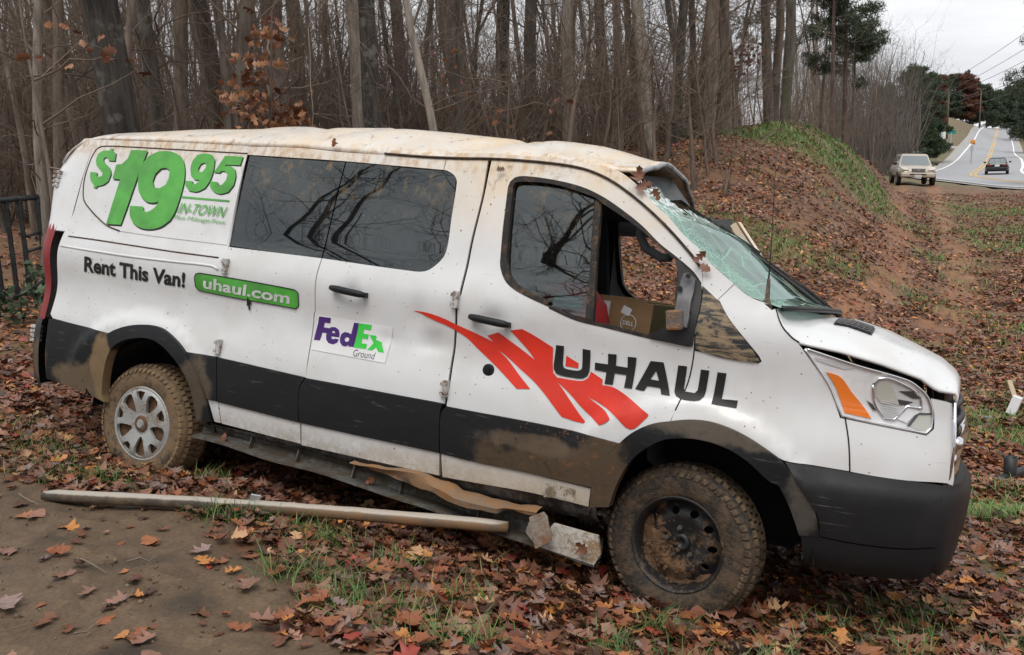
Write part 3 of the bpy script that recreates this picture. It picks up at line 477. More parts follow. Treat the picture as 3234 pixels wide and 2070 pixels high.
def panel(name,outer,mat,parent,holes=(),off=0.0,thick=.014,step=.045,sm=True,left=False,surf=S,es=.03,label=None,corner=38):
    o2=spline(outer,es,True,corner) if sm else spline(outer,es,True,0)
    h2=[spline(h,es,True,corner) if sm else spline(h,es,True,0) for h in holes]
    v,f=cdt([tuple(p) for p in o2],[[tuple(p) for p in h] for h in h2],step)
    A=np.array(v); y=-(surf(A[:,0],A[:,1])+off)
    V=[(a[0],yy,a[1]) for a,yy in zip(v,y)]
    # consistent winding, outward (-y)
    F=[]
    for q in f:
        a,b,c=[np.array(v[i]) for i in q[:3]]; cr=(b[0]-a[0])*(c[1]-a[1])-(b[1]-a[1])*(c[0]-a[0])
        F.append(q if cr>0 else q[::-1])
    n0=len(F); nv0=len(V); h_=.006; sx_=(surf(A[:,0]+h_,A[:,1])-surf(A[:,0]-h_,A[:,1]))/(2*h_); sz_=(surf(A[:,0],A[:,1]+h_)-surf(A[:,0],A[:,1]-h_))/(2*h_); NN=np.stack([-sx_,-np.ones(len(A)),-sz_],1); NN/=np.linalg.norm(NN,axis=1)[:,None]; NN=[tuple(q) for q in NN]
    if thick:
        for a,b in rim_edges(F):
            ex,ez=V[b][0]-V[a][0],V[b][2]-V[a][2]; el=math.hypot(ex,ez)+1e-9; NN+=[(ez/el,0,-ex/el)]*4
            k=len(V); pa,pb=V[a],V[b]; V+= [pa,pb,(pb[0],pb[1]+thick,pb[2]),(pa[0],pa[1]+thick,pa[2])]; F.append((k+1,k,k+3,k+2))
    me=mesh(name,V,F,True); me.normals_split_custom_set_from_vertices(NN)
    o=obj(name,me,mat,parent)
    if label: o['label']=label
    if left:
        o2=bpy.data.objects.new(name,me); link(o2,parent); o2.scale=(1,-1,1)
    return o
def text_on(name,txt,quad,mat,parent,bold=.0,off=.004,surf=S,shear=0,space=1.0,label=None):
    c=bpy.data.curves.new(name,'FONT'); c.body=txt; c.offset=bold; c.space_character=space; c.resolution_u=3
    t=bpy.data.objects.new(name,c); COL.objects.link(t); dg=bpy.context.evaluated_depsgraph_get(); me=bpy.data.meshes.new_from_object(t.evaluated_get(dg)); bpy.data.objects.remove(t); bpy.data.curves.remove(c)
    A=np.array([v.co[:2] for v in me.vertices]); A[:,0]+=shear*A[:,1]
    lo=A.min(0);hi=A.max(0)
    bl,br,tr,tl=[np.array(q) for q in quad]; U=(A[:,:1]-lo[0])/(hi[0]-lo[0]); Vv=A[:,1:]; 
    Vv=(Vv-lo[1])/(hi[1]-lo[1]); Q=bl*(1-U)*(1-Vv)+br*U*(1-Vv)+tr*U*Vv+tl*(1-U)*Vv
    if callable(surf) and Q.shape[1]==2: P=np.stack([Q[:,0],-(surf(Q[:,0],Q[:,1])+off),Q[:,1]],1)
    else: P=Q
    me2=mesh(name,P,[tuple(p.vertices) for p in me.polygons]); bpy.data.meshes.remove(me)
    o=obj(name,me2,mat,parent)
    if label: o['label']=label
    return o
# ---- van materials ----
def paint():
    m=M('van_white_paint'); co=m.coord(); x,y,z=m.xyz(co)
    base=(.70,.71,.72)
    big=m.noise(2.2,5,.62,co); fine=m.noise(26,5,.7,co); streak=m.noise(1,5,.65,m.coord(scale=(22,22,1.6)))
    up=m.step(z,1.86,2.10)
    stain=m.mul(up,m.step(m.math('ADD',m.mul(big,.55),m.mul(streak,.45)),.36,.66))
    c=m.mix(m.mul(up,.30),base,(.80,.68,.50)); c=m.mix(m.mul(stain,.62),c,(.66,.47,.26))
    band=m.mul(m.step(z,1.93,2.02),m.step(m.math('SUBTRACT',2.14,z),.02,.07),m.step(m.math('ADD',m.mul(fine,.5),m.mul(streak,.5)),.44,.62))
    c=m.mix(m.mul(band,.75),c,(.46,.27,.12))
    fr=m.mul(m.step(x,-1.9,-1.0),m.step(z,1.52,1.95),m.step(big,.30,.62)); c=m.mix(m.mul(fr,.6),c,(.76,.54,.28))
    blot=m.mul(m.step(m.noise(7,6,.75,m.coord(scale=(1.6,1,1))),.585,.67),m.step(z,1.78,2.02)); c=m.mix(m.mul(blot,.85),c,(.27,.15,.07))
    # streaks running down the body side
    dr=m.mul(m.step(m.noise(1,4,.6,m.coord(scale=(34,34,1.1))),.60,.74),m.step(m.noise(3,3,.5,co),.45,.62)); c=m.mix(m.mul(dr,.12),c,(.55,.42,.26))
    film=m.mul(m.step(m.noise(3.2,6,.6,co),.40,.72),.30); c=m.mix(film,c,(.50,.46,.40))
    low=m.mul(m.step(m.math('SUBTRACT',.66,z),.05,.24),m.step(fine,.25,.62)); c=m.mix(m.mul(low,.62),c,(.30,.23,.15))
    lowf=m.mul(m.step(m.math('SUBTRACT',.60,z),0,.1),m.step(x,-1.9,-.6)); c=m.mix(m.mul(lowf,.5),c,(.50,.40,.26))
    sp=m.vor(26,m.coord(scale=(1,.3,1))); spk=m.mul(m.math('LESS_THAN',sp,.085),m.step(m.noise(7,2,.5,co),.42,.54)); c=m.mix(m.mul(spk,.9),c,(.10,.06,.035))
    sp2=m.mul(m.math('LESS_THAN',m.vor(11,m.coord(scale=(1,.3,1),loc=(3.1,0,.7))),.05),m.step(m.noise(3,2,.5,co),.44,.54)); c=m.mix(sp2,c,(.13,.07,.04))
    scr=m.mul(m.step(m.noise(1,3,.6,m.coord(scale=(3,3,90),rot=(0,.35,0))),.66,.72),m.step(m.noise(4,3,.5,m.coord(loc=(5,2,1))),.52,.62)); c=m.mix(m.mul(scr,.35),c,(.32,.28,.24))
    m.bsdf(Base_Color=c,Roughness=m.ramp(stain,(0,.30),(1,.7)),Coat_Weight=.35,Coat_Roughness=.08)
    m.set(m.b.inputs['Normal'],m.bump(m.math('ADD',m.mul(blot,.6),m.mul(fine,.05)),.25,.004)); return m.m
def plastic():
    m=M('van_black_plastic'); co=m.coord(); x,y,z=m.xyz(co)
    fine=m.noise(30,5,.7,co); big=m.noise(4.2,6,.65,co); hz=m.noise(1,5,.65,m.coord(scale=(7,7,60),rot=(0,.1,0)))
    c=m.mix(m.mul(m.step(hz,.60,.70),.35),(.012,.013,.015),(.15,.14,.12))
    def blob(cx,cz,rx,rz,col,c,st=.9,edge=.35):
        d=m.math('SQRT',m.math('ADD',m.math('POWER',m.math('DIVIDE',m.math('SUBTRACT',x,cx),rx),2.0),m.math('POWER',m.math('DIVIDE',m.math('SUBTRACT',z,cz),rz),2.0)))
        k=m.math('ADD',m.math('SUBTRACT',1.0,d),m.mul(m.math('SUBTRACT',big,.5),1.6)); return m.mix(m.mul(m.step(k,0,edge),st,m.step(fine,.15,.5)),c,col)
    c=blob(-.62,.60,.42,.16,(.085,.058,.036),c); c=blob(-.72,.70,.30,.06,(.15,.11,.075),c,.6)
    c=blob(-.40,.52,.20,.34,(.10,.07,.045),c,.9); c=blob(-3.74,.55,.34,.16,(.17,.125,.08),c,.85); c=blob(-4.2,.62,.14,.16,(.14,.10,.065),c,.7)
    c=blob(-3.58,.66,.10,.26,(.24,.165,.09),c,.9); c=blob(-2.85,.62,.13,.24,(.13,.10,.07),c,.7)
    c=blob(.15,.93,.42,.09,(.17,.14,.105),c,.55); c=blob(.50,.66,.10,.18,(.13,.115,.095),c,.55)
    rust=m.mul(m.step(m.noise(24,5,.7,m.coord(loc=(2,1,4))),.58,.64),m.step(m.math('SUBTRACT',1.0,m.math('ABSOLUTE',m.mul(m.math('ADD',x,.55),2.6))),0,.5),m.math('LESS_THAN',z,.80)); c=m.mix(m.mul(rust,.55),c,(.24,.11,.045))
    m.bsdf(Base_Color=c,Roughness=.5,Specular_IOR_Level=.28); m.set(m.b.inputs['Normal'],m.bump(fine,.15,.002)); return m.m
def tri_plastic():
    m=M('van_scraped_plastic'); st=m.noise(1,6,.68,m.coord(scale=(7,7,38),rot=(0,.22,0)),.8)
    c=m.mix(m.step(st,.44,.60),(.02,.021,.024),(.27,.205,.125)); c=m.mix(m.mul(m.step(m.noise(14,4,.6,m.coord()),.55,.65),.6),c,(.33,.24,.14)); m.bsdf(Base_Color=c,Roughness=.6); return m.m
def tint_glass(name,tint,refl,dirt,alpha):
    m=M(name); co=m.coord(); x,y,z=m.xyz(co)
    fr=m.n('ShaderNodeFresnel'); fr.inputs[0].default_value=1.75
    gl=m.n('ShaderNodeBsdfGlossy'); gl.inputs['Roughness'].default_value=.015; gl.inputs['Color'].default_value=(.90,.97,.97,1)
    m.set(gl.inputs['Normal'],m.bump(m.noise(1.6,1,.4,co),.05,.02))
    if alpha: tr=m.n('ShaderNodeBsdfTransparent'); tr.inputs['Color'].default_value=(*tint,1)
    else: tr=m.n('ShaderNodeBsdfDiffuse'); tr.inputs['Color'].default_value=(*tint,1)
    mx=m.n('ShaderNodeMixShader'); m.set(mx.inputs[0],m.math('ADD',m.mul(fr.outputs[0],refl),.04,True)); m.t.links.new(tr.outputs[0],mx.inputs[1]); m.t.links.new(gl.outputs[0],mx.inputs[2])
    df=m.n('ShaderNodeBsdfDiffuse'); df.inputs['Color'].default_value=(.30,.22,.13,1)
    mud=m.mul(m.step(z,1.60,2.06),m.step(m.noise(9,7,.75,m.coord(scale=(1.6,1.6,1))),.50,.68)); sp=m.mul(m.math('LESS_THAN',m.vor(34,m.coord(scale=(1,.3,1))),.09),m.step(m.noise(6,2,.5,co),.48,.6))
    film=m.mul(m.step(m.noise(1,5,.6,m.coord(scale=(3,3,14),rot=(0,.5,0))),.52,.72),.05)
    k=m.math('ADD',m.math('ADD',m.mul(mud,dirt),m.mul(sp,.7)),film,True)
    mz=m.n('ShaderNodeMixShader'); m.set(mz.inputs[0],k); m.t.links.new(mx.outputs[0],mz.inputs[1]); m.t.links.new(df.outputs[0],mz.inputs[2]); m.t.links.new(mz.outputs[0],m.out.inputs['Surface']); return m.m
def crack_glass():
    m=M('shattered_windshield'); co=m.coord(); fr=m.n('ShaderNodeFresnel'); fr.inputs[0].default_value=1.7
    e=m.n('ShaderNodeTexVoronoi',feature='DISTANCE_TO_EDGE'); e.inputs['Scale'].default_value=46; m.t.links.new(m.coord(scale=(1,1,.5)),e.inputs['Vector'])
    e2=m.n('ShaderNodeTexVoronoi',feature='DISTANCE_TO_EDGE'); e2.inputs['Scale'].default_value=5.5; m.t.links.new(m.coord(scale=(1.2,1,.6),rot=(0,.7,0)),e2.inputs['Vector'])
    x,y,z=m.xyz(co); near=m.step(m.math('MULTIPLY',y,-1.0),.70,.84)
    fine=m.mul(m.math('LESS_THAN',e.outputs[0],.05),near); wide=m.math('LESS_THAN',e2.outputs[0],.020)
    dust=m.mul(m.step(m.noise(6,5,.65,co),.40,.66),.28); topw=m.mul(m.step(z,1.78,1.92),m.step(m.noise(1,3,.6,m.coord(scale=(40,40,6),rot=(.4,.6,0))),.42,.58))
    tr=m.n('ShaderNodeBsdfTransparent'); tr.inputs['Color'].default_value=(.42,.60,.54,1)
    gl=m.n('ShaderNodeBsdfGlossy'); gl.inputs['Roughness'].default_value=.05; gl.inputs['Color'].default_value=(.85,1,.95,1)
    df=m.n('ShaderNodeBsdfDiffuse'); m.set(df.inputs['Color'],m.mix(topw,(.30,.46,.40),(.75,.78,.78)))
    a=m.n('ShaderNodeMixShader'); m.set(a.inputs[0],m.math('ADD',fr.outputs[0],.03,True)); m.t.links.new(tr.outputs[0],a.inputs[1]); m.t.links.new(gl.outputs[0],a.inputs[2])
    k=m.math('ADD',m.math('ADD',m.math('ADD',m.mul(fine,.7),m.mul(wide,.8)),dust),m.math('ADD',m.mul(near,.35),topw),True)
    b=m.n('ShaderNodeMixShader'); m.set(b.inputs[0],k); m.t.links.new(a.outputs[0],b.inputs[1]); m.t.links.new(df.outputs[0],b.inputs[2]); m.t.links.new(b.outputs[0],m.out.inputs['Surface']); return m.m
def muddy(name,c1,c2,sc=6,rough=.75,lo=.4,hi=.62,metal=0.0,bump=.5):
    m=M(name); co=m.coord(); k=m.step(m.math('ADD',m.mul(m.noise(sc,6,.68,co),.7),m.mul(m.noise(sc*6,4,.7,co),.3)),lo,hi)
    m.bsdf(Base_Color=m.mix(k,c1,c2),Roughness=m.mix(k,(rough*.7,)*3,(.9,)*3) if metal else rough,Metallic=m.mul(m.math('SUBTRACT',1.0,k),metal) if metal else 0.0)
    m.set(m.b.inputs['Normal'],m.bump(m.math('ADD',k,m.mul(m.noise(sc*9,4,.7,co),.6)),bump,.006)); return m.m
PAINT=paint(); PLAST=plastic(); TRIP=tri_plastic()
GDARK=tint_glass('tinted_side_glass',(.004,.005,.006),.85,.55,False); GCLR=tint_glass('door_glass',(.34,.42,.42),1.0,.6,True); GWS=crack_glass()
BLK=plain('black_trim',(.012,.012,.013),.5,var=.3); DARK=plain('dark_cavity',(.006,.006,.006),.95); INT=plain('dark_grey_interior',(.035,.037,.04),.8,var=.25,vs=5); INTL=plain('grey_interior_panel',(.085,.09,.095),.75,var=.2,vs=6)
CHR=plain('chrome',(.75,.76,.78),.08,1.0); AMB=M('amber_lens').bsdf(Base_Color=(.85,.20,.02),Roughness=.15,Coat_Weight=1.0).m; REDL=M('red_lamp_lens').bsdf(Base_Color=(.24,.006,.008),Roughness=.45,Specular_IOR_Level=.2).m
RED=plain('red_vinyl',(.68,.030,.012),.45,coat=.05,var=.10,vs=5); BLKV=plain('black_vinyl',(.006,.006,.006),.55,var=.3,vs=9); GRN=plain('green_vinyl',(.075,.36,.045),.35,coat=.3,var=.2,vs=6); GRYV=plain('dark_grey_vinyl',(.05,.05,.055),.4)
PUR=plain('purple_vinyl',(.06,.015,.16),.35,coat=.3); LGRN=plain('bright_green_vinyl',(.05,.62,.07),.35,coat=.3); WHV=plain('white_vinyl',(.78,.78,.80),.35,coat=.3); LGV=plain('pale_grey_vinyl',(.62,.63,.63),.4,var=.15,vs=20)
RUST=muddy('rusty_mud_steel',(.19,.17,.14),(.25,.13,.055),7,.7,.32,.56,.2); STEEL=muddy('muddy_zinc_steel',(.13,.135,.13),(.06,.045,.03),8,.6,.36,.56,.3); PALE=muddy('muddy_white_metal',(.48,.46,.42),(.26,.17,.09),11,.5,.44,.60)
TYRE=muddy('muddy_tyre',(.035,.029,.023),(.185,.122,.068),8,.85,.36,.54); TRD=muddy('muddy_tread',(.16,.105,.058),(.27,.18,.10),9,.85,.35,.6); TRDF=muddy('wet_muddy_tread',(.045,.031,.02),(.17,.115,.066),14,.8,.42,.62); TYREF=muddy('wet_muddy_tyre',(.020,.017,.014),(.095,.062,.036),9,.75,.40,.60); RIMB=muddy('black_steel_rim',(.015,.015,.016),(.12,.075,.04),8,.45,.50,.62); HUBC=muddy('silver_hubcap',(.42,.43,.42),(.24,.155,.085),9,.4,.50,.64,.3); CLAY=muddy('clay',(.10,.058,.032),(.21,.115,.058),14,.9,.35,.65,0,1.0)
VAN=empty('cargo_van'); tag(VAN,'wrecked white rental cargo van with crushed muddy roof and red stripes','van')
VAN.matrix_world=Matrix(((.89873,.41457,.14286,1.0654),(-.43195,.8931,.12569,4.4742),(-.07548,-.17467,.98173,-.6008),(0,0,0,1)))
# reversed helper
def rv(l): return list(l)[::-1]
g=TR['gutter'][2:]; g=[(-4.07,2.075),(-3.4,2.08)]+g      # gutter line, rear to front
gi=lambda x: float(np.interp(x,[p[0] for p in g[:11]],[p[1] for p in g[:11]]))
sm_,sr_,sf_=TR['seam_door_mid'],TR['seam_door_rear'],TR['seam_front_door']
def gseg(a,b): return [(a,gi(a))]+[p for p in g[:11] if a+.06<p[0]<b-.06]+[(b,gi(b))]
e=.004
xm=[(-2.105,gi(-2.105)-.012)]+[p for p in sm_[1:]]
def sh(l,d): return [(p[0]+d,p[1]) for p in l]
def dn(l,d=.008): return [(p[0],p[1]-d) for p in l]
# rear quarter
ql=TR['quarter_low']; sr2=[(-2.74,gi(-2.74)-.01),(-2.735,1.70)]+sr_[2:]
qr=[(-4.07,2.06),(-4.072,1.88),(-4.066,1.60),(-4.085,1.545),(-4.20,1.46),(-4.20,1.37),(-4.20,1.16),(-4.195,.93)]
win=TR['sidewin']
quarter=[(-4.07,2.066)]+dn(gseg(-4.07,-2.74)[1:-1])+[(-2.74,gi(-2.74)-.008)]+[(-2.742,2.03)]+[(-2.80,2.022),(-2.745,1.485)]+sr_[2:]+rv(ql)+[(-4.09,.93)]
Q=panel('rear_quarter_panel',[(-4.07,2.066)]+dn([(-3.4,2.08),(-2.803,2.077)])+[(-2.80,2.026),(-2.748,1.47),(-2.725,1.40)]+sr_[3:]+rv(ql)[1:]+[(-4.11,.93),(-4.10,1.16),(-4.095,1.42),(-4.07,1.55),(-4.062,1.60),(-4.066,1.88)],PAINT,VAN,left=True)
# window blank: raised panel with its recessed edge
bl=TR['blank']; panel('window_blank_panel',bl,PAINT,VAN,off=.004,thick=.004)
mb=MB(); bp=[(p[0],-(float(S(p[0],p[1]))+.004),p[1]) for p in spline(bl[:10],.04,False)]; mb.tube(bp,.0045,6); mb.obj('window_blank_seal',muddy('muddy_black_seal',(.02,.02,.02),(.14,.08,.04),20,.8),VAN,True)
WTOP=lambda x: float(np.interp(x,[p[0] for p in TR['sidewin'][:4]],[p[1] for p in TR['sidewin'][:4]]))-.004
# rear half of the side door and front half
cut=1.478
def wline(x): return float(np.interp(x,[-2.745,-2.08,-1.40],[1.487,1.475,1.462]))
def ttop(x): return float(np.interp(x,[-2.80,-2.1,-1.42],[2.024,2.022,2.02]))
d1=[(-2.742,1.47),(-2.09,1.462)]+[p for p in sm_[3:]]+rv(TR['door_low1'][:2])+rv(sr_[3:])
D1=panel('side_door',sh(d1,0),PAINT,VAN,left=True)
d2=[(-2.084,1.462)]+[(-1.55,1.447),(-1.44,1.453),(-1.38,1.50),(-1.348,1.56),(-1.358,1.74),(-1.373,1.925),(-1.40,1.962),(-1.45,1.984),(-1.466,1.986)]+[(-1.466,gi(-1.466)-.008),(-1.226,gi(-1.22)-.008)]+sh(sf_[1:],-.008)+rv(TR['door_low2'])+rv(sh(sm_[3:-1],.006))
D2=panel('side_door',d2,PAINT,VAN,left=True)
panel('roof_rail',[(-2.80,WTOP(-2.80)),(-2.45,WTOP(-2.45)),(-2.1,WTOP(-2.1)),(-1.75,WTOP(-1.75)),(-1.47,WTOP(-1.47)),(-1.47,gi(-1.47)-.008)]+rv(dn(gseg(-2.80,-1.47)))[1:],PAINT,VAN,left=True)
wl=[(p[0],p[1]) for p in win]
def clipx(poly,x0,keep):
    out=[]; n=len(poly)
    for i in range(n):
        a=poly[i]; b=poly[(i+1)%n]; ia=(a[0]<x0)==keep; ib=(b[0]<x0)==keep
        if ia: out.append(a)
        if ia!=ib: t=(x0-a[0])/(b[0]-a[0]); out.append((x0,a[1]+t*(b[1]-a[1])))
    return out
ws=[tuple(p) for p in spline(wl,.05)]
panel('side_window',clipx(ws,-2.100,True),GDARK,VAN,off=-.009,surf=S0,sm=False,left=True,thick=.01); panel('side_window',clipx(ws,-2.092,False),GDARK,VAN,off=-.009,surf=S0,sm=False,left=True,thick=.01)
# front door
fd=dn([p for p in g if p[0]>-1.21],.006); fd=[(-1.205,gi(-1.2)-.006)]+[p for p in fd if p[0]>-1.15]
FD=panel('front_door',fd[:-2]+[(-.05,1.59),(-.036,1.52)]+rv(TR['fd_front'])[1:]+rv(TR['fd_low'])+rv(sh(sf_[1:],.006)),PAINT,VAN,holes=[TR['fd_win']],left=True,step=.04)
RUB=muddy('muddy_window_rubber',(.016,.015,.014),(.13,.075,.04),16,.8,.48,.66)
panel('window_frame',TR['fd_win'],RUB,VAN,holes=[TR['fd_glass_hole']],off=.002,thick=.05,left=True)
panel('door_glass',TR['fd_pane'],GCLR,VAN,off=-.025,thick=0,surf=S0)
panel('window_bar',TR['fd_bar'],RUB,VAN,off=-.012,thick=.03)
panel('mirror_mount',TR['mirror_frame'],BLK,VAN,off=.012,thick=.05,label='broken-off door mirror mount')
panel('mirror_plate',TR['mirror_plate'],plain('bare_grey_metal',(.115,.115,.12),.5,.2,var=.4,vs=14),VAN,off=.035,thick=.03)
mb=MB(); cxm=TR['mirror_plate']; mx_=sum(p[0] for p in cxm)/len(cxm); mz_=sum(p[1] for p in cxm)/len(cxm)
for dx_,dz_ in ((.0,.10),(-.03,.04),(.02,-.06)): mb=MB(); mb.revolve([(0,-.006),(.010,-.006),(.012,.004)],10,'y',(mx_+dx_,-(float(S(mx_,mz_))+.037),mz_+dz_)); mb.obj('bolt_hole',BLK,VAN)
mb=MB(); mb.box((mx_-.03,-(float(S(mx_,mz_))+.055),mz_-.10),(.075,.05,.09),Euler((0,-.15,0)).to_matrix()); mb.obj('mirror_bracket',muddy('rusty_bracket',(.10,.10,.10),(.26,.13,.05),18,.6,.42,.6),VAN,bevel=.01)
# fender, pillar, plastic triangle
panel('front_fender',TR['fender'],PAINT,VAN,left=True)
panel('windshield_pillar',TR['apillar']+rv(TR['apillar_in'])[:0]+[(-.70,2.06),(-.93,2.075),(-1.2,2.085),(-1.47,2.078),(-1.47,gi(-1.47)),(-1.2,gi(-1.2))]+[p for p in g if -1.15<p[0]],PAINT,VAN,left=True,off=.004)
panel('corner_trim',TR['triangle'],TRIP,VAN,off=.006,left=True,label='black plastic triangle scraped and caked with mud')
# roof skin
rs=[(-4.60,2.10),(-4.35,2.155),(-4.2,2.18),(-3.92,2.196),(-3.566,2.223),(-3.01,2.255),(-2.70,2.266),(-2.10,2.284),(-2.03,2.275),(-1.66,2.258),(-1.32,2.241),(-1.0,2.230),(-.774,2.209),(-.624,2.182),(-.40,2.138)]
xs=np.concatenate([np.linspace(-4.37,-4.0,9),np.linspace(-3.92,-.36,72)])
YS=[-1,-.985,-.95,-.90,-.84,-.76,-.68,-.60,-.5,-.4,-.3,-.2,-.1,0]; YS=YS+[-q for q in YS[-2::-1]]
_rn=np.random.default_rng(3); ph=_rn.uniform(0,6.28,(14,3)); fx=_rn.uniform(-9,9,(14,2))
rows=[]
for x in xs:
    xg=min(max(x,-4.07),-.52); z0=gi(min(xg,-.93)) if xg<-.93 else float(np.interp(xg,[-.93,-.712,-.52],[2.075,2.06,2.03])); hw=float(S(xg,z0))-.004
    zc=float(np.interp(x,[p[0] for p in rs],[p[1] for p in rs]))
    row=[]
    for q in YS:
        a=abs(q); t=(1-a)/.46; r=min(1,max(0,t)); pr=r**.62*(1.0 if r<1 else 1)
        z=z0+(zc-z0)*min(1,pr); y=q*hw
        amp=min(1,(1-a)*6)
        d=(sum(math.sin(fx[i,0]*x+fx[i,1]*q*1.1+ph[i,0]) for i in range(14))/14*.022-.030*(1-abs(math.sin(2.1*x+2.6*q+.6+.5*math.sin(5*x))))**4*.6-.022*(1-abs(math.sin(3.3*x-3.1*q+1.9)))**6)*amp*ss((x+3.7)/.5)
        if -2.6<x<-.9 and q<-.55: d-=.014*math.exp(-((x+1.75)/.35)**2)*math.exp(-((q+.88)/.10)**2)+.02*math.exp(-((x+1.25)/.12)**2)*math.exp(-((q+.86)/.12)**2)
        if q>.1: z-=.10*ss((x+2.6)/1.8)*min(1,(q-.1)*2)
        zz=z+d
        if x<-4.0: k=min(1,(-4.0-x)/.38); zz-=.22*(1-math.sqrt(max(0,1-k*k)))
        xx=x
        if x>-.8: xx=x-.10*ss((x+.8)/.44)*(.5+.5*q)*1.3+ (-.06*a**3)*ss((x+.8)/.44)
        row.append((xx,y,zz))
    rows.append(row)
mb=MB(); mb.grid([r[::-1] for r in rows]); RO=mb.obj('roof',PAINT,VAN,True,label='crushed roof stained with tan mud'); so_=RO.modifiers.new('s','SOLIDIFY'); so_.thickness=.012; so_.offset=-1
hd=[Vector(p) for p in rows[-1]]; mb=MB(); mb.tube([p+Vector((.004,0,-.012)) for p in hd[1:-6]],.013,6); mb.obj('roof_header',plain('torn_grey_edge',(.35,.36,.37),.6,.2,var=.4,vs=20),VAN,True)
GUT=muddy('muddy_gutter',(.10,.06,.035),(.03,.02,.014),30,.9,.35,.6)
tube_o_pts=[(p[0],-(float(S(p[0],p[1]))+.006),p[1]-.001) for p in spline([(-1.85,gi(-1.85)),(-1.6,gi(-1.6)),(-1.4,gi(-1.4))]+[q for q in g if q[0]>-1.25][:-2],.04,False)]
mb=MB(); mb.tube(tube_o_pts,.0065,6); mb.obj('roof_gutter',GUT,VAN,True)
# rear corners, rear doors
def rear_rows(side,z0,z1,n,R0,cut0=0):
    out=[]
    for z in np.linspace(z0,z1,n):
        w=float(S(-4.07,z)); fwd=float(np.interp(z,[0,1.0,1.5,1.8,1.9,2.03,2.09],[0,0,-.07,-.15,-.11,-.03,.07])); R_=R0; row=[]
        for a in np.linspace(cut0,90,10): t=math.radians(a); row.append((-4.07-(R_-fwd)*math.sin(t)*(1),side*(-(w-R_*.75*(1-math.cos(t)))),z))
        for yy in np.linspace(w-R_*.75,0,4)[1:]: row.append((-4.07-(R_-fwd)-.01,-side*yy,z))
        out.append(row)
    return out
for s_ in (1,-1):
    mb=MB(); r=rear_rows(s_,1.46,2.075,10,.32); mb.grid(r if s_>0 else [q[::-1] for q in r]); r=rear_rows(s_,.88,1.455,10,.30,38); mb.grid(r if s_>0 else [q[::-1] for q in r]); mb.obj('rear_door',PAINT,VAN,True,auto=50)
    mb=MB(); r=rear_rows(s_,.89,1.50,14,.325,18)
    for i,q in enumerate(r): r[i]=q[:7]
    mb.grid(r if s_>0 else [q[::-1] for q in r]); t_=mb.obj('tail_light',REDL,VAN,True)
    mb=MB(); r=[q[3:6] for q in rear_rows(s_,.98,1.20,5,.329,18)]; mb.grid(r if s_>0 else [q[::-1] for q in r]); mb.obj('clear_lens',plain('clear_lens',(.30,.27,.26),.2,coat=1.0),t_,True)
    mb=MB(); r=rear_rows(s_,.44,.905,10,.40,0)
    for i,q in enumerate(r):
        k=abs((i/9)-.55); r[i]=[(p[0]+.25*max(0,k-.25)**2*(-4.07-p[0])*8+(.0),p[1]*(1-.004),p[2]) for p in q[2:]]
    mb.grid(r if s_>0 else [q[::-1] for q in r]); mb.obj('rear_bumper',PLAST,VAN,True,auto=50)
# black mouldings and arches, white sills
for nm,k in (('rear_bumper_side','moul_rear'),('side_moulding','moul_q'),('side_moulding','moul_1'),('side_moulding','moul_2'),('side_moulding','moul_3')):
    pts=TR[k]
    if k=='moul_rear': pts=[p for p in pts if p[0]>-4.2][:6]+[(-4.09,.52),(-4.10,.70),(-4.10,.90)]
    panel(nm,pts,PLAST,VAN,off=.012,thick=.03,left=True)
panel('wheel_arch_trim',TR['arch_rear'],PLAST,VAN,off=.020,thick=.06,left=True); panel('wheel_arch_trim',TR['arch_front'],PLAST,VAN,off=.020,thick=.06,left=True)
for k in ('sill_q','sill_1','sill_2','sill_3'): panel('door_sill',TR[k],PAINT,VAN,off=.002,thick=.03,left=True)
panel('scraped_slot',TR['sill_slot'],muddy('scratched_sill',(.55,.50,.42),(.20,.15,.09),18,.6,.45,.6),VAN,off=.0045,thick=0)
# seam filler behind the gaps
panel('inner_shell',[(-4.15,.95),(-4.1,2.0),(-2.85,2.0),(-2.85,1.45),(-1.32,1.43),(-1.34,2.03),(-1.06,2.03),(-1.10,1.30),(-.9,1.20),(.02,1.06),(.3,1.35),(.44,1.25),(.6,.86),(.40,.84),(.15,.955),(-.05,.94),(-.28,.84),(-.42,.5),(-2.7,.5),(-2.9,.88),(-3.1,.98),(-3.3,.985),(-3.5,.93)],DARK,VAN,off=-.03,thick=0,left=True,sm=False,step=.12,es=.1)
# ---------- nose ----------
he=[(p[0],p[1]) for p in TR['hoodedge']]; HC=[(.27,1.462),(.42,1.447),(.56,1.445),(.70,1.411),(.817,1.364),(.96,1.303),(1.016,1.262),(1.045,1.225),(1.06,1.19)]
def ze(x): return float(np.interp(x,[p[0] for p in he],[p[1] for p in he]))
def zc_(x): return float(np.interp(x,[p[0] for p in HC],[p[1] for p in HC]))
rows=[]
HX=list(np.linspace(.288,.40,8))+list(np.linspace(.43,.96,22))+[.985,1.005,1.02]
for x in HX:
    w=float(S(x,ze(x)))+.002; row=[]
    for q in np.concatenate([np.linspace(-1,-.80,7),np.linspace(-.72,.72,17),np.linspace(.80,1,7)]):
        a=abs(q); f_=1-a**3.4; z=ze(x)+(zc_(x)-ze(x))*f_; xx=x+.024*(1-a**2.2)*ss((x-.35)/.5)
        if .45<x<.8 and .44<a<.62: z-=.006
        row.append((xx,q*w,z))
    rows.append(row)
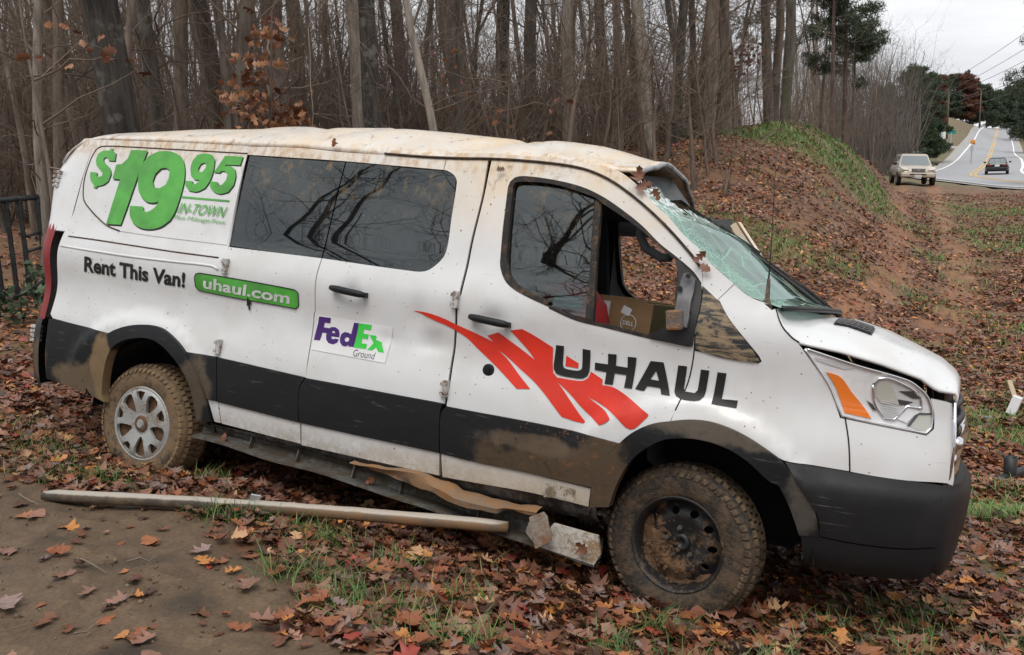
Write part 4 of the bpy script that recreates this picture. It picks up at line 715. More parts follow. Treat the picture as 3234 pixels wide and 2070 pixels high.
# nose lip
rows.append([(p[0]+.012,p[1]*.998,p[2]-.02) for p in rows[-1]]); rows.append([(p[0]-.002,p[1],p[2]-.03) for p in rows[-1]])
mb=MB(); mb.grid([r[::-1] for r in rows]); HO=mb.obj('hood',PAINT,VAN,True,auto=70,label='white hood sprung slightly open above the headlight'); s2=HO.modifiers.new('s','SOLIDIFY'); s2.thickness=.01; s2.offset=-1
def hoodpt(x,y,dz=.0):
    w=float(S(x,ze(x))); a=abs(y/w); return (x+.024*(1-a**2.2)*ss((x-.35)/.5),y,ze(x)+(zc_(x)-ze(x))*(1-a**3.4)+dz)
for sg in (1,-1):
    mb=MB(); mb.grid([[hoodpt(x,sg*y,.004) for y in np.linspace(-.66,-.44,5)] for x in np.linspace(.50,.66,5)]); vt=mb.obj('hood_vent',BLK,VAN)
    mb=MB()
    for x in np.linspace(.515,.645,6): mb.tube([hoodpt(x,sg*y,.009) for y in (-.65,-.55,-.45)],.004,5)
    for y in np.linspace(-.64,-.46,5): mb.tube([hoodpt(x,sg*y,.009) for x in (.505,.58,.655)],.004,5)
    mb.obj('grid',GRYV,vt)
# headlight: dark bowl, lens housing, amber, bowl, lens
HLB=plain('headlight_chrome',(.80,.81,.83),.30,.15,coat=.7,var=.10,vs=14); HLG=plain('headlight_grey',(.55,.56,.57),.3,.1,coat=.8); FOG=plain('headlight_ribbed',(.55,.55,.50),.3,.3,coat=.8)
S2=lambda x,z:S(x,z)-.02-.06*ss((x-.80)/.25)
for sg in (1,):
    panel('headlight_surround',[(p[0],p[1]) for p in spline(TR['headlight'],.08)],BLK,VAN,off=-.034,thick=0)
    hp=TR['headlight']; cxh=sum(p[0] for p in hp)/len(hp); czh=sum(p[1] for p in hp)/len(hp); hp2=[(cxh+(p[0]-cxh)*.955,czh+(p[1]-czh)*.94) for p in hp]
    HLT=panel('headlight',hp2,HLB,VAN,off=-.006,thick=.03,left=True)
    for nm,k,mt,of in (('turn_signal','amber',AMB,-.001),('reflector_bowl','lamp_bowl',HLG,-.003),('trim_band','lamp_band',HLG,-.003),('fog_lens','lamp_fog',FOG,-.002)):
        o_=panel(nm,TR[k],mt,HLT,off=of,thick=.004,step=.03,label='orange lens' if nm=='turn_signal' else None)
    bc=[(p[0],-(float(S(p[0],p[1]))+.0),p[1]) for p in spline(TR['lamp_bowl'],.02)]; mb=MB(); mb.tube(bc+[bc[0]],.006,6); mb.obj('chrome_ring',CHR,HLT,True)
    lb=TR['lamp_bowl']; c0=(sum(p[0] for p in lb)/len(lb),sum(p[1] for p in lb)/len(lb))
    DKF=plain('dark_reflector',(.10,.10,.105),.15,.6)
    for nm,k,mt in (('ribbed_lens','lf_rib',FOG),('reflector_facet','lf_w1',DKF),('reflector_facet','lf_w2',DKF),('reflector_facet','lf_white',HLB),('lens_frame','lf_frame',DKF),('reflector_facet','lf_slit',DKF)): panel(nm,TR[k],mt,HLT,off=.0005,thick=.002,step=.03,sm=False)
    for q in np.linspace(.1,.9,9): za=1.152*q+1.06*(1-q); mb=MB(); mb.tube([(.735+.03*(1-q),-(float(S(.75,za))+.002),za),(.79+.035*(1-q),-(float(S(.80,za))+.002),za-.006)],.0012,4); mb.obj('lens_rib',HLG,HLT)
    mb=MB(); hc=[(p[0],-(float(S(p[0],p[1]))-.001),p[1]) for p in spline([(cxh+(p[0]-cxh)*.985,czh+(p[1]-czh)*.975) for p in hp],.02)]; mb.tube(hc+[hc[0]],.0055,6); mb.obj('chrome_edge',CHR,HLT,True)
panel('front_bumper_cover',TR['bumper_up'],PAINT,VAN,left=True,thick=.03)
bl_=[p for p in TR['bumper_low'] if p[0]<1.025]
BL=[(.407,.826),(.66,.816),(.884,.810),(1.02,.806),(1.02,.70),(1.02,.55),(1.02,.42),(.98,.395),(.90,.38),(.75,.372),(.60,.376),(.53,.392),(.525,.44),(.51,.50),(.502,.535),(.58,.534),(.572,.60),(.545,.653),(.483,.734)]
BLs=[(.407,.826),(.66,.816),(.884,.810),(1.02,.806),(1.02,.55),(.90,.53),(.72,.525),(.58,.532),(.572,.60),(.545,.653),(.483,.734)]
BLl=[(.505,.532),(.58,.527),(.72,.519),(.90,.524),(1.02,.545),(1.02,.42),(.98,.395),(.90,.38),(.75,.372),(.60,.376),(.53,.392),(.522,.45)]
def bumper_mat():
    m=M('dark_grey_bumper'); co=m.coord(); sc=m.mul(m.step(m.noise(1,4,.6,m.coord(scale=(4,4,70),rot=(.05,.12,0))),.63,.70),m.step(m.noise(3,3,.5,m.coord(loc=(1,5,2))),.46,.60)); du=m.mul(m.step(m.noise(3,6,.65,co),.45,.72),.30)
    c=m.mix(m.mul(sc,.5),(.015,.016,.018),(.20,.19,.17)); c=m.mix(m.mul(du,.45),c,(.075,.065,.052)); m.bsdf(Base_Color=c,Roughness=.5,Specular_IOR_Level=.28); m.set(m.b.inputs['Normal'],m.bump(m.noise(160,2,.6,co),.25,.002)); return m.m
BMP=bumper_mat()
def bz(z): return float(np.interp(z,[.36,.40,.46,.52,.535,.56,.70,.76,.80,.84],[-.10,-.05,-.012,.006,-.006,.014,.028,.022,-.012,-.035]))
SB=lambda x,z:S(x,z)+.010+np.interp(z,[.36,.40,.46,.52,.56,.70,.76,.80,.84],[-.06,-.02,-.002,.006,.012,.022,.020,-.006,-.022])
panel('front_bumper',BLs,BMP,VAN,left=True,surf=SB,thick=.03); panel('bumper_skirt',BLl,BMP,VAN,left=True,surf=SB,thick=.03)
def bez(p0,p1,p2,p3,n):
    return [tuple((1-t)**3*np.array(p0)+3*(1-t)**2*t*np.array(p1)+3*(1-t)*t*t*np.array(p2)+t**3*np.array(p3)) for t in np.linspace(0,1,n)]
rows=[]
for z in [.375,.40,.43,.46,.50,.53,.545,.57,.62,.67,.72,.755,.78,.80,.81]:
    x0=1.018; w=float(SB(x0,z)); d=bz(z); h=bez((x0,-w),(x0+.07,-w+.036),(1.132+d,-.62),(1.150+d,0),16); lf=.05*max(0,(.46-z)/.085); fz=[z+lf*(1-i/15)**2 for i in range(16)]; rows.append([(a,b,q) for (a,b),q in zip(h,fz)]+[(a,-b,q) for (a,b),q in zip(h[-2::-1],fz[-2::-1])])
rows.append([(p[0]-.10,p[1]*.93,p[2]+.006) for p in rows[-1]])
mb=MB(); mb.grid(rows); mb.obj('front_bumper',BMP,VAN,True,auto=45)
# grille
def fx_(y,z): return 1.030+.065*(1-(y/.81)**2)-.12*max(0,z-.98)
mb=MB(); mb.grid([[(fx_(y,z)-.03,y,z) for y in np.linspace(-.80,.80,19)] for z in np.linspace(.79,1.20,6)]); GR=mb.obj('grille',BLK,VAN,True)
for z,r_ in ((.84,.018),(.91,.020),(.98,.026),(1.06,.020),(1.13,.014)):
    mb=MB(); mb.tube([(fx_(y,z)+.0+ (.012 if abs(z-.98)<.01 else 0),y,z) for y in np.linspace(-.79,.79,21)],r_,8); mb.obj('grille_bar',CHR if z in (.98,.91,.84) else BLK,GR,True)
mb=MB(); mb.revolve([(0,1.125),(.05,1.122),(.085,1.112),(.10,1.09)],24,'x',(0,0,.98)); em=mb.obj('emblem',CHR,GR,True); em.scale=(1,1.5,1)
for sg in (1,-1): mb=MB(); mb.tube([(1.035,-.812*sg,.80),(1.04,-.812*sg,.97),(1.02,-.812*sg,1.15)],.008,6); mb.obj('grille_edge',CHR,GR,True)
# ---------- windshield ----------
we=[(.30,-.95,1.462),(.171,-.955,1.495),(.10,-.95,1.541),(-.033,-.933,1.636),(-.16,-.908,1.742),(-.241,-.892,1.817),(-.329,-.876,1.881),(-.392,-.862,1.941),(-.44,-.83,2.00)]
wt=np.linspace(0,1,len(we)); wi=lambda t,k: float(np.interp(t,wt,[p[k] for p in we]))
def wsp(t,s): 
    b=1-abs(s)**2.3; sag=.05*ss((t-.5)/.4)*b; return (wi(t,0)+(.17+.02*t)*b-sag*.4,wi(t,1)*(-1 if s>0 else 1)*abs(s) if s!=0 else 0,wi(t,2)+.02*b*(1-t)-sag)
mb=MB(); NT,NS=40,48; idx={}
_r=np.random.default_rng(5); jag=np.cumsum(_r.normal(0,.02,NS+1)); V_=[];F_=[]
for i in range(NT+1):
    for j in range(NS+1): V_.append(wsp(i/NT,-1+2*j/NS)+np.array((0,0,0)))
jj=np.array([_r.uniform(-.05,.05) for _ in range(NS+1)])
def tmax(s): return 1.0 if s<-.93 else (float(np.interp(s,[-.93,-.80,-.74,-.66,-.5,-.2,.3,1],[1.0,.99,.84,.80,.86,.80,.70,.62])))
for i in range(NT):
    for j in range(NS):
        s=-1+2*(j+.5)/NS; t=(i+.5)/NT
        if t<tmax(s)+jj[j]: a=i*(NS+1)+j; F_.append((a,a+1,a+NS+2,a+NS+1))
mb.add(V_,F_); WSO=mb.obj('windshield',GWS,VAN,True,label='shattered green windshield torn away at the top')
mb=MB(); mb.tube([wsp(.0,s)+np.array((.0,0,-.004)) for s in np.linspace(-.97,.97,15)],.014,6); mb.tube([np.array(wsp(t,.985)) for t in np.linspace(0,1,9)],.02,6); mb.obj('windshield_seal',BLK,VAN,True)
def tube_o(name,pts,r,mat,n=6,parent=VAN,label=None):
    mb=MB(); mb.tube(pts,r,n); return mb.obj(name,mat,parent,True,label=label)
w_=tube_o('wiper',[(.43,-.2,1.47),(.387,-.2,1.506),(.13,-.2,1.672),(-.02,-.2,1.765)],[.014,.013,.009,.008],BLK); mb=MB(); mb.bar((-.34,-.12,1.945),(.21,-.12,1.625),.012,.028); mb.bar((-.16,-.14,1.86),(.06,-.14,1.735),.016,.02); mb.obj('wiper_blade',BLK,w_)
w_=tube_o('wiper',[(.46,.35,1.45),(.25,.30,1.60),(.02,.28,1.70)],[.014,.010,.008],BLK); mb=MB(); mb.bar((-.22,.28,1.86),(.26,.28,1.58),.012,.022); mb.obj('wiper_blade',BLK,w_)
an=tube_o('antenna',[(.25,-.955,1.442),(.246,-.945,1.47),(.243,-.935,1.50),(.238,-.93,1.58)],[.030,.020,.011,.008],muddy('antenna_base',(.03,.03,.03),(.2,.14,.08),20)); tube_o('mast',[(.238,-.93,1.57),(.232,-.93,1.72),(.216,-.93,1.95),(.204,-.93,2.165)],[.004,.0024,.0018,.0012],BLK,5,an)
# torn far fender piece standing up
fp=[Vector(p) for p in TR['flap']]; mb=MB(); th=Vector((.02,.03,0)); n_=len(fp); mb.add(fp+[p+th for p in fp],[tuple(range(n_)),tuple(range(2*n_-1,n_-1,-1))]+[(i,(i+1)%n_,(i+1)%n_+n_,i+n_) for i in range(n_)]); mb.obj('torn_panel',PAINT,VAN,label='bent white strip of torn bodywork'); tube_o('torn_edge',[fp[1],fp[2],fp[3]],.006,RUST)
# ---------- interior ----------
mb=MB(); mb.box((-2.3,0,.60),(3.7,1.44,.06)); mb.obj('cargo_floor',INT,VAN)
mb=MB(); mb.grid([[(x,y,z) for y,z in ((-.84,1.98),(-.7,2.03),(0,2.05),(.7,2.02),(.86,1.93))] for x in np.linspace(-4,-.62,10)]); mb.obj('headliner',INTL,VAN,True)
mb=MB(); mb.grid([[(-1.75,y*k,z) for y in (-1,0,1)] for k,z in ((.93,.5),(.93,1.2),(.90,1.45),(.80,1.95))]); mb.obj('bulkhead',INT,VAN)
def seat(y,nm='seat'):
    st=empty(nm,(0,0,0),0,VAN)
    mb=MB(); mb.box((-.98,y,.82),(.50,.50,.18)); mb.obj('cushion',INT,st,bevel=.05)
    mb=MB(); mb.box((-1.28,y,1.22),(.16,.50,.72),Euler((0,-.2,0)).to_matrix()); mb.obj('seat_back',INT,st,bevel=.06)
    mb=MB(); mb.box((-1.38,y,1.68),(.11,.28,.20),Euler((0,-.2,0)).to_matrix()); mb.obj('headrest',INT,st,bevel=.04); return st
seat(-.52); seat(.52)
mb=MB(); rows=[[(x,y,z) for y in np.linspace(-.93,.93,11)] for x,z in ((.30,1.44),(.05,1.42),(-.12,1.36),(-.22,1.25),(-.24,1.0),(-.20,.7),(.0,.6))]; mb.grid(rows); mb.obj('dashboard',INT,VAN,True,auto=40)
mb=MB(); mb.revolve([(.0,0),(.12,.0),(.13,.02),(.05,.05)],20,'y',(0,0,0)); 
mb=MB(); mb.tube([(math.cos(a)*.19,math.sin(a)*.19,0) for a in np.linspace(0,2*math.pi,28)],.016,8,False); mb.bar((-.18,0,0),(.18,0,0),.03,.02); mb.bar((0,0,0),(0,-.18,0),.03,.02); mb.box((0,0,0),(.13,.11,.04)); sw=mb.obj('steering_wheel',BLK,VAN,True,auto=40); sw.location=(-.52,.47,1.28); sw.rotation_euler=(0,math.radians(-58),0)
# driver-side door trim: B pillar
mb=MB(); mb.bar((-1.18,.93,1.30),(-1.24,.86,1.98),.22,.05,up=(0,1,0)); mb.obj('pillar_trim',INT,VAN,bevel=.01)
mb=MB(); mb.grid([[(x,.90,z) for x in (-1.2,-.9,-.55,-.30)] for z in (1.84,2.0)]); mb.obj('roof_rail_trim',INTL,VAN)
tube_o('grab_handle',[(-.40,-.80,1.80),(-.405,-.78,1.735),(-.37,-.76,1.675),(-.29,-.76,1.637),(-.24,-.80,1.64)],[.02,.022,.024,.022,.02],INTL,8)
mb=MB(); mb.box((-.18,0,1.70),(.035,.26,.085),Euler((0,-.3,.15)).to_matrix()); rm=mb.obj('rear_view_mirror',BLK,VAN,bevel=.012); mb=MB(); mb.bar((-.15,0,1.72),(-.10,0,1.80),.02); mb.obj('stalk',BLK,rm)
mb=MB(); vz=[(-.47,-.62,2.035),(-.46,-.12,2.10),(-.345,-.12,1.965),(-.33,-.40,1.955),(-.36,-.62,1.93)]; mb.add(vz+[(p[0]-.02,p[1],p[2]-.012) for p in vz],[(0,1,2,3,4),(9,8,7,6,5)]+[(i,(i+1)%5,(i+1)%5+5,i+5) for i in range(5)]); mb.obj('sun_visor',INTL,VAN,bevel=.012)
# underside
mb=MB(); mb.box((-1.75,0,.42),(4.4,1.16,.14)); mb.obj('underbody',DARK,VAN)
for ax,rr in ((.07,.50),(-3.22,.50)):
    mb=MB()
    for sg in (1,-1):
        mb=MB(); mb.grid([[(ax+rr*math.cos(a),-sg*y_,.37+rr*math.sin(a)) for a in np.linspace(.06,math.pi-.06,18)] for y_ in (.985,.8,.62)]); mb.add([(ax+rr*math.cos(a),-sg*.62,.37+rr*math.sin(a)) for a in np.linspace(.06,math.pi-.06,18)],[tuple(range(18))]); mb.obj('wheel_well',DARK,VAN)
mb=MB(); mb.box((.72,0,.80),(.5,1.05,.5)); mb.obj('engine_bay',DARK,VAN)
# ---------- wheels ----------
def disc_holes(name,R,holes,mat,parent,prof,step=.02):
    out=[(R*math.cos(a),R*math.sin(a)) for a in np.linspace(0,2*math.pi,56,endpoint=False)]
    v,f=cdt(out,holes,step); V=[(p[0],-float(np.interp(math.hypot(*p),[q[0] for q in prof],[q[1] for q in prof])),p[1]) for p in v]
    F=[]
    for q in f:
        a,b,c=[np.array(v[i]) for i in q[:3]]; F.append(q if (b[0]-a[0])*(c[1]-a[1])-(b[1]-a[1])*(c[0]-a[0])>0 else q[::-1])
    n0=len(F)
    for a,b in rim_edges(F):
        k=len(V); pa,pb=V[a],V[b]; V+=[pa,pb,(pb[0]*.99,pb[1]+.018,pb[2]*.99),(pa[0]*.99,pa[1]+.018,pa[2]*.99)]; F.append((k+1,k,k+3,k+2))
    me=mesh(name,V,F); me.polygons.foreach_set('use_smooth',[i<n0 for i in range(len(F))]); return obj(name,me,mat,parent)
def wheel(cx,side,front,spin):
    w=empty('wheel',(cx,-side*.868,.356),0,VAN); tm=TYREF if front else TYRE
    if front: w.rotation_euler=(0,0,math.radians(-7)*side)
    mb=MB(); pr=[(.205,-.088),(.215,-.102),(.235,-.112),(.27,-.118),(.30,-.117),(.325,-.110),(.340,-.098),(.347,-.085),(.350,-.05),(.351,0),(.350,.05),(.347,.085),(.335,.105),(.29,.118),(.22,.105),(.20,.09)]
    mb.revolve(pr,64,'y'); t=mb.obj('tyre',tm,w,True)
    mb=MB(); n=56
    for k in range(n):
        a0=2*math.pi*k/n; a1=a0+2*math.pi/n*.66; sk=.03
        for (y0,y1,ra,rb,sh_) in ((-.120,-.062,.324,.3605,0),(-.055,-.008,.353,.358,.5),(.005,.052,.353,.358,0),(.060,.112,.3565,.334,.5)):
            aa=a0+sh_*2*math.pi/n; ab=aa+2*math.pi/n*.66
            P=[]
            for (yy,r1) in ((y0,ra),(y1,rb)):
                for a in (aa,ab): P.append((r1*math.cos(a+sk*(yy*6)),yy,r1*math.sin(a+sk*(yy*6)))); P.append(((r1-.014)*math.cos(a),yy,(r1-.014)*math.sin(a)))
            # outer quad + sides
            mb.add([(p[0],p[1],p[2]) for p in P],[(0,2,6,4),(0,4,5,1),(2,3,7,6),(0,1,3,2),(4,6,7,5)])
    mb.obj('tread',TRDF if front else TRD,t)
    if front:
        mb=MB(); mb.revolve([(.222,-.100),(.215,-.108),(.207,-.104),(.198,-.085),(.190,-.03),(.185,.02)],48,'y'); rm=mb.obj('rim',RIMB,w,True)
        hl=[[( .145*math.cos(a0)+.020*math.cos(b),.145*math.sin(a0)+.017*math.sin(b)) for b in np.linspace(0,2*math.pi,12,endpoint=False)] for a0 in np.linspace(0,2*math.pi,10,endpoint=False)]
        disc_holes('wheel_disc',.190,hl,RIMB,w,[(0,.035),(.035,.035),(.04,.028),(.095,.040),(.115,.050),(.13,.048),(.165,.028),(.19,.01)])
        mb=MB(); mb.revolve([(.0,-.045),(.016,-.045),(.018,-.052),(.038,-.054),(.042,-.035)],20,'y'); mb.obj('hub',BLK,w,True)
        for a in np.linspace(.5,.5+2*math.pi,5,endpoint=False): mb=MB(); mb.revolve([(0,-.070),(.005,-.070),(.005,-.058),(.011,-.058),(.012,-.038)],6,'y',(.066*math.cos(a),0,.066*math.sin(a))); mb.obj('lug_nut',STEEL,w)
        mb=MB()
        _q=np.random.default_rng(11)
        for k in range(90):
            a=_q.normal(3.9,.75); r=.215*_q.random()**.6; d=_q.uniform(.004,.014); mb.box((r*math.cos(a),-.042-.03*_q.random()*(1.2-r/.215),r*math.sin(a)),(d*1.3,d*.6,d),Euler(_q.uniform(0,3,3)).to_matrix(),tap=.6)
        mb.obj('mud_clods',CLAY,w)['kind']='stuff'
        rows=[]
        for a in np.linspace(2.15,5.6,44):
            ed=math.sin(math.pi*(a-2.15)/3.45); row=[]
            for i_,t_ in enumerate(np.linspace(0,1,14)):
                r=.035+.02*math.sin(a*7)+(.175-.02*math.sin(3*a))*t_; n_=.5+.5*math.sin(31*a*(.4+r)+9*math.sin(40*r))*math.cos(23*r*9+5*a)
                base=float(np.interp(r,[0,.035,.04,.095,.115,.13,.165,.19,.215],[.035,.035,.028,.040,.050,.048,.028,.03,.10])); row.append((r*math.cos(a),-(base-.012+(.026*ed**.6)*(1-abs(2*t_-1)**3)*(.45+.75*n_)),r*math.sin(a)))
            rows.append(row)
        mb=MB(); mb.grid(rows); mb.obj('caked_mud',CLAY,w,True)
        mb=MB(); mb.revolve([(.188,.01),(.0,.01)],24,'y'); mb.obj('wheel_back',DARK,w)
    else:
        mb=MB(); mb.revolve([(.232,-.098),(.222,-.112),(.212,-.110),(.205,-.09)],48,'y'); mb.obj('rim',HUBC,w,True)
        hl=[]
        for k in range(5):
            a0=spin+2*math.pi*k/5
            def PP(r,a): return (r*math.cos(a0+a),r*math.sin(a0+a))
            hl.append([PP(.196,-.19),PP(.199,0),PP(.196,.19),PP(.165,.15),PP(.146,.09),PP(.146,-.09),PP(.165,-.15)])
            a0+=.6283; hl.append([PP(.186,-.24),PP(.197,-.13),PP(.199,0),PP(.197,.13),PP(.186,.24),PP(.150,.27),PP(.110,.22),PP(.080,.10),PP(.080,-.10),PP(.110,-.22),PP(.150,-.27)])
        disc_holes('hubcap',.215,hl,HUBC,w,[(0,.118),(.04,.118),(.05,.104),(.08,.112),(.15,.124),(.19,.122),(.215,.108)],.018)
        mb=MB(); mb.revolve([(.205,-.088),(.10,-.085),(0,-.085)],32,'y'); mb.obj('packed_mud',CLAY,w)
        mb=MB(); mb.revolve([(.0,-.124),(.022,-.124),(.026,-.112)],20,'y'); mb.obj('centre_cap',HUBC,w); mb=MB(); mb.revolve([(.024,-.108),(.030,-.120),(.048,-.116),(.054,-.10)],24,'y'); mb.obj('cap_mud',CLAY,w)
    if side<0: w.rotation_euler.z+=math.pi
    return w
wheel(0,1,True,0); wheel(-3.3,1,False,1.66); wheel(0,-1,True,0); wheel(-3.3,-1,False,.3)
SEAM=plain('shut_line',(.004,.004,.004),.9)
for pts_ in (TR['fd_front'][:6],[(.662,.818),(.655,.87),(.640,.95),(.616,1.035)],TR['hoodedge'][:4]): tube_o('panel_gap',[(p[0],-(float(S(p[0],p[1]))+.0005),p[1]) for p in spline(pts_,.03,False)],.0034,SEAM,5)
# ---------- handles, hinges, cap ----------
for k in ('handle1','handle2'):
    (x0,z0),(x1,z1)=TR[k]; mb=MB(); yA=-(float(S(x0,z0))+.035); n=9; pts=[];rr=[]
    for t in np.linspace(0,1,n): pts.append((x0+(x1-x0)*t,yA+.006*(2*t-1)**2*2-.004,z0+(z1-z0)*t)); rr.append(.019*(1-.35*abs(2*t-1)**6))
    mb.tube(pts,rr,10); hb=mb.obj('door_handle',PLAST,VAN,True)
    mb=MB()
    for x_,z_ in ((x0+.02,z0),(x1-.02,z1)): mb.box((x_,-(float(S(x_,z_))+.012),z_),(.035,.05,.026))
    mb.obj('mount',BLK,hb)
(cx_,cz_)=TR['cap'][0]; mb=MB(); mb.revolve([(0,-.012),(.008,-.012),(.009,-.006),(.024,-.008),(.031,-.004),(.031,.01)],24,'y',(cx_,-float(S(cx_,cz_)),cz_)); mb.obj('lock_cap',PLAST,VAN,True,auto=40)
HG=muddy('muddy_hinge',(.55,.55,.54),(.16,.09,.05),24,.6,.46,.6)
for i,(x_,z_) in enumerate([(-1.225,1.33),(-1.225,.885),(-2.715,1.36),(-2.70,.905)]):
    mb=MB(); yy=-(float(S(x_,z_))+.012); mb.box((x_,yy,z_),(.028,.03,.085)); mb.box((x_-.012,yy,z_+.024),(.03,.03,.02)); mb.box((x_-.012,yy,z_-.024),(.03,.03,.02)); mb.obj('hinge',HG,VAN,bevel=.003)
for z_ in (1.80,.77):
    mb=MB(); 
    for dz in (-.05,-.02,.01,.04): mb.box((-4.34 if z_>1 else -4.44,-.86,z_+dz),(.06,.05,.022))
    mb.obj('rear_hinge',HG,VAN,bevel=.004)
# ---------- torn side step under the sill ----------
st=[(-2.86,.445),(-2.35,.425),(-1.8,.405),(-1.2,.385),(-.75,.355),(-.36,.325)]; sb=[(-2.80,.374),(-2.53,.36),(-2.156,.342),(-1.83,.324),(-1.6,.315),(-1.357,.287),(-1.085,.262),(-.78,.241),(-.632,.222),(-.42,.20)]
X_=np.linspace(-2.84,-.36,40); rows=[]
for x in X_:
    zt=float(np.interp(x,[p[0] for p in st],[p[1] for p in st])); zb=float(np.interp(x,[p[0] for p in sb],[p[1] for p in sb])); wv=.006*math.sin(x*9)
    rows.append([(x,-.99,zt),(x,-.955,zt-.02),(x,-.94,(zt+zb)/2),(x,-.955,zb+.012+wv),(x,-1.04,zb+wv),(x,-1.042,zb-.012+wv),(x,-.94,zb-.012+wv)])
mb=MB(); mb.grid(rows); SP=mb.obj('side_step',STEEL,VAN,True,auto=35,label='torn steel step rail hanging below the sill')
for x in (-2.45,-2.12,-1.75,-1.45,-1.0):
    zt=float(np.interp(x,[p[0] for p in st],[p[1] for p in st])); zb=float(np.interp(x,[p[0] for p in sb],[p[1] for p in sb])); mb=MB(); mb.bar((x,-.965,zt-.01),(x+.01,-1.0,zb+.01),.035,.006,up=(1,0,0)); mb.obj('bracket',STEEL,SP)
rt,rb_=TR['rust_top'],TR['rust_bot']; rows=[]
for x in np.linspace(-1.73,-.66,28):
    zt=float(np.interp(x,[p[0] for p in rt],[p[2] for p in rt])); zb=float(np.interp(x,[p[0] for p in rb_],[p[2] for p in rb_]))
    j_=.003*math.sin(17*x)+.003*math.sin(43*x+1)+.002*math.sin(131*x); tw_=.02*math.sin(5*x); rows.append([(x,-1.0+tw_,zt+.004+j_),(x,-1.050+tw_,zt+j_*.5),(x,-1.066-tw_,(zt+zb)/2+.01),(x,-1.06-tw_,zb+.012-j_),(x,-1.045,zb+.010-j_)])
mb=MB(); mb.grid(rows); mb.obj('bent_strip',RUST,SP,True,auto=50,label='bent rust-coloured strip of muddy trim')
BRK=muddy('muddy_bracket',(.24,.22,.19),(.17,.085,.04),9,.6,.38,.6); re_=TR['rust_end']
for nm_,ids,y_ in (('strip_end',(5,0,1,2,3),-1.075),('strip_fold',(5,3,4),-1.055)):
    q=[(re_[i][0]+(.0 if i!=0 else .012),y_-(.03 if i in (2,3) else 0),re_[i][2]) for i in ids]; n_=len(q); mb=MB(); mb.add(q+[(p[0],p[1]+.008,p[2]) for p in q],[tuple(range(n_)),tuple(range(2*n_-1,n_-1,-1))]+[(i,(i+1)%n_,(i+1)%n_+n_,i+n_) for i in range(n_)]); mb.obj(nm_,BRK,SP,bevel=.003)
mb=MB(); rr=[(-.66,-1.045,.225),(-.36,-1.05,.20),(-.335,-1.05,.255),(-.36,-1.04,.335),(-.58,-1.04,.345)]; mb.add(rr+[(p[0],p[1]+.02,p[2]) for p in rr],[(0,1,2,3,4),(9,8,7,6,5)]+[(i,(i+1)%5,(i+1)%5+5,i+5) for i in range(5)]); mb.obj('step_end',PALE,SP,label='mud-splashed pale end of the step rail')
mb=MB(); mb.grid([[(x,-.985,.448),(x,-.96,.40),(x,-.90,.36)] for x in np.linspace(-2.75,-.40,16)]); mb.obj('rocker_panel',muddy('dirty_rocker',(.16,.15,.14),(.035,.026,.018),10,.7,.4,.6),VAN,True)
# ---------- lettering and marks ----------
for k_,r_,m_,nm_ in (('groove1',.005,muddy('muddy_groove',(.04,.03,.024),(.16,.09,.05),22,.8),'track_groove'),('ridge2',.009,PAINT,'body_ridge')): tube_o(nm_,[(p[0],-(float(S(p[0],p[1]))+(.0 if r_<.008 else -.003)),p[1]) for p in spline([q for q in TR[k_] if q[0]>-4.1 or True],.06,False) if p[0]>-4.09],r_,m_)
decal=lambda n,k,m_,holes=(),off=.003,par=VAN,label=None,sm=True,step=.06: panel(n,TR[k],m_,par,holes=[TR[h] for h in holes],off=off,thick=0,step=step,es=.025,sm=sm,label=label,corner=30)
st_=decal('red_stripe','stripe',RED,label='red slanted stripe graphic'); decal('stripe_fragment','stripe_in',RED)
for k,h in (('u_1',()),('u_h',()),('u_a',('u_a_hole',)),('u_2',()),('u_l',())): decal('letter',k,BLKV,h,off=.0045,sm=(k in('u_1','u_2')))
fp_=decal('logo_panel','fx_panel',WHV,sm=False,off=.003,label='white magnetic sign with purple and green lettering')
for k,h,m_ in (('fx_F',(),PUR),('fx_e',('fx_e_hole',),PUR),('fx_d',('fx_d_hole',),PUR),('fx_E',(),LGRN),('fx_x',(),LGRN)): decal('letter',k,m_,h,off=.005,par=fp_,sm=(k in('fx_e','fx_d')))
text_on('small_lettering','Ground',TR['fx_text'],GRYV,fp_,bold=-.006,off=.005)
for k,h in (('p_dollar',()),('p_1',()),('p_9',('p_9_hole',)),('p_n',('p_n_hole',)),('p_5',())):
    o_=decal('price_digit',k,GRN,h,off=.0075,sm=(k!='p_1'))
    d_=(.010,-.010) if k in('p_1','p_9') else (.008,-.006)
    panel('digit_shadow',[(p[0]+d_[0],p[1]+d_[1]) for p in TR[k]],BLKV,o_,holes=[[(p[0]+d_[0],p[1]+d_[1]) for p in TR[q]] for q in h],off=.006,thick=0,step=.06,es=.025,sm=(k!='p_1'),corner=30)
decal('price_rule','p_bar',GRN,sm=False,off=.007)
text_on('price_lettering','IN-TOWN',[(a[0]+.015,a[1]) if i in(0,3) else a for i,a in enumerate(TR['p_text1'])],GRN,VAN,bold=.008,off=.013,shear=.22)
text_on('price_lettering','Plus Mileage/Fees',[(a[0],a[1]) for a in TR['p_text2']],GRN,VAN,bold=.0,off=.012,shear=.22)
text_on('black_lettering','Rent This Van!',TR['rent'],BLKV,VAN,bold=.032,off=.004)
pl=decal('web_banner','pill',GRN,off=.004,label='green rounded banner with pale lettering'); text_on('lettering','uhaul.com',TR['uhaul'],LGV,pl,bold=.025,off=.006)
pp=[(p[0],-(float(S(p[0],p[1]))+.0045),p[1]) for p in spline(TR['pill'],.02)]; tube_o('banner_outline',pp+[pp[0]],.003,BLKV,4,pl)
decal('arrow_mark','arrow',BLKV,sm=False,off=.0065)

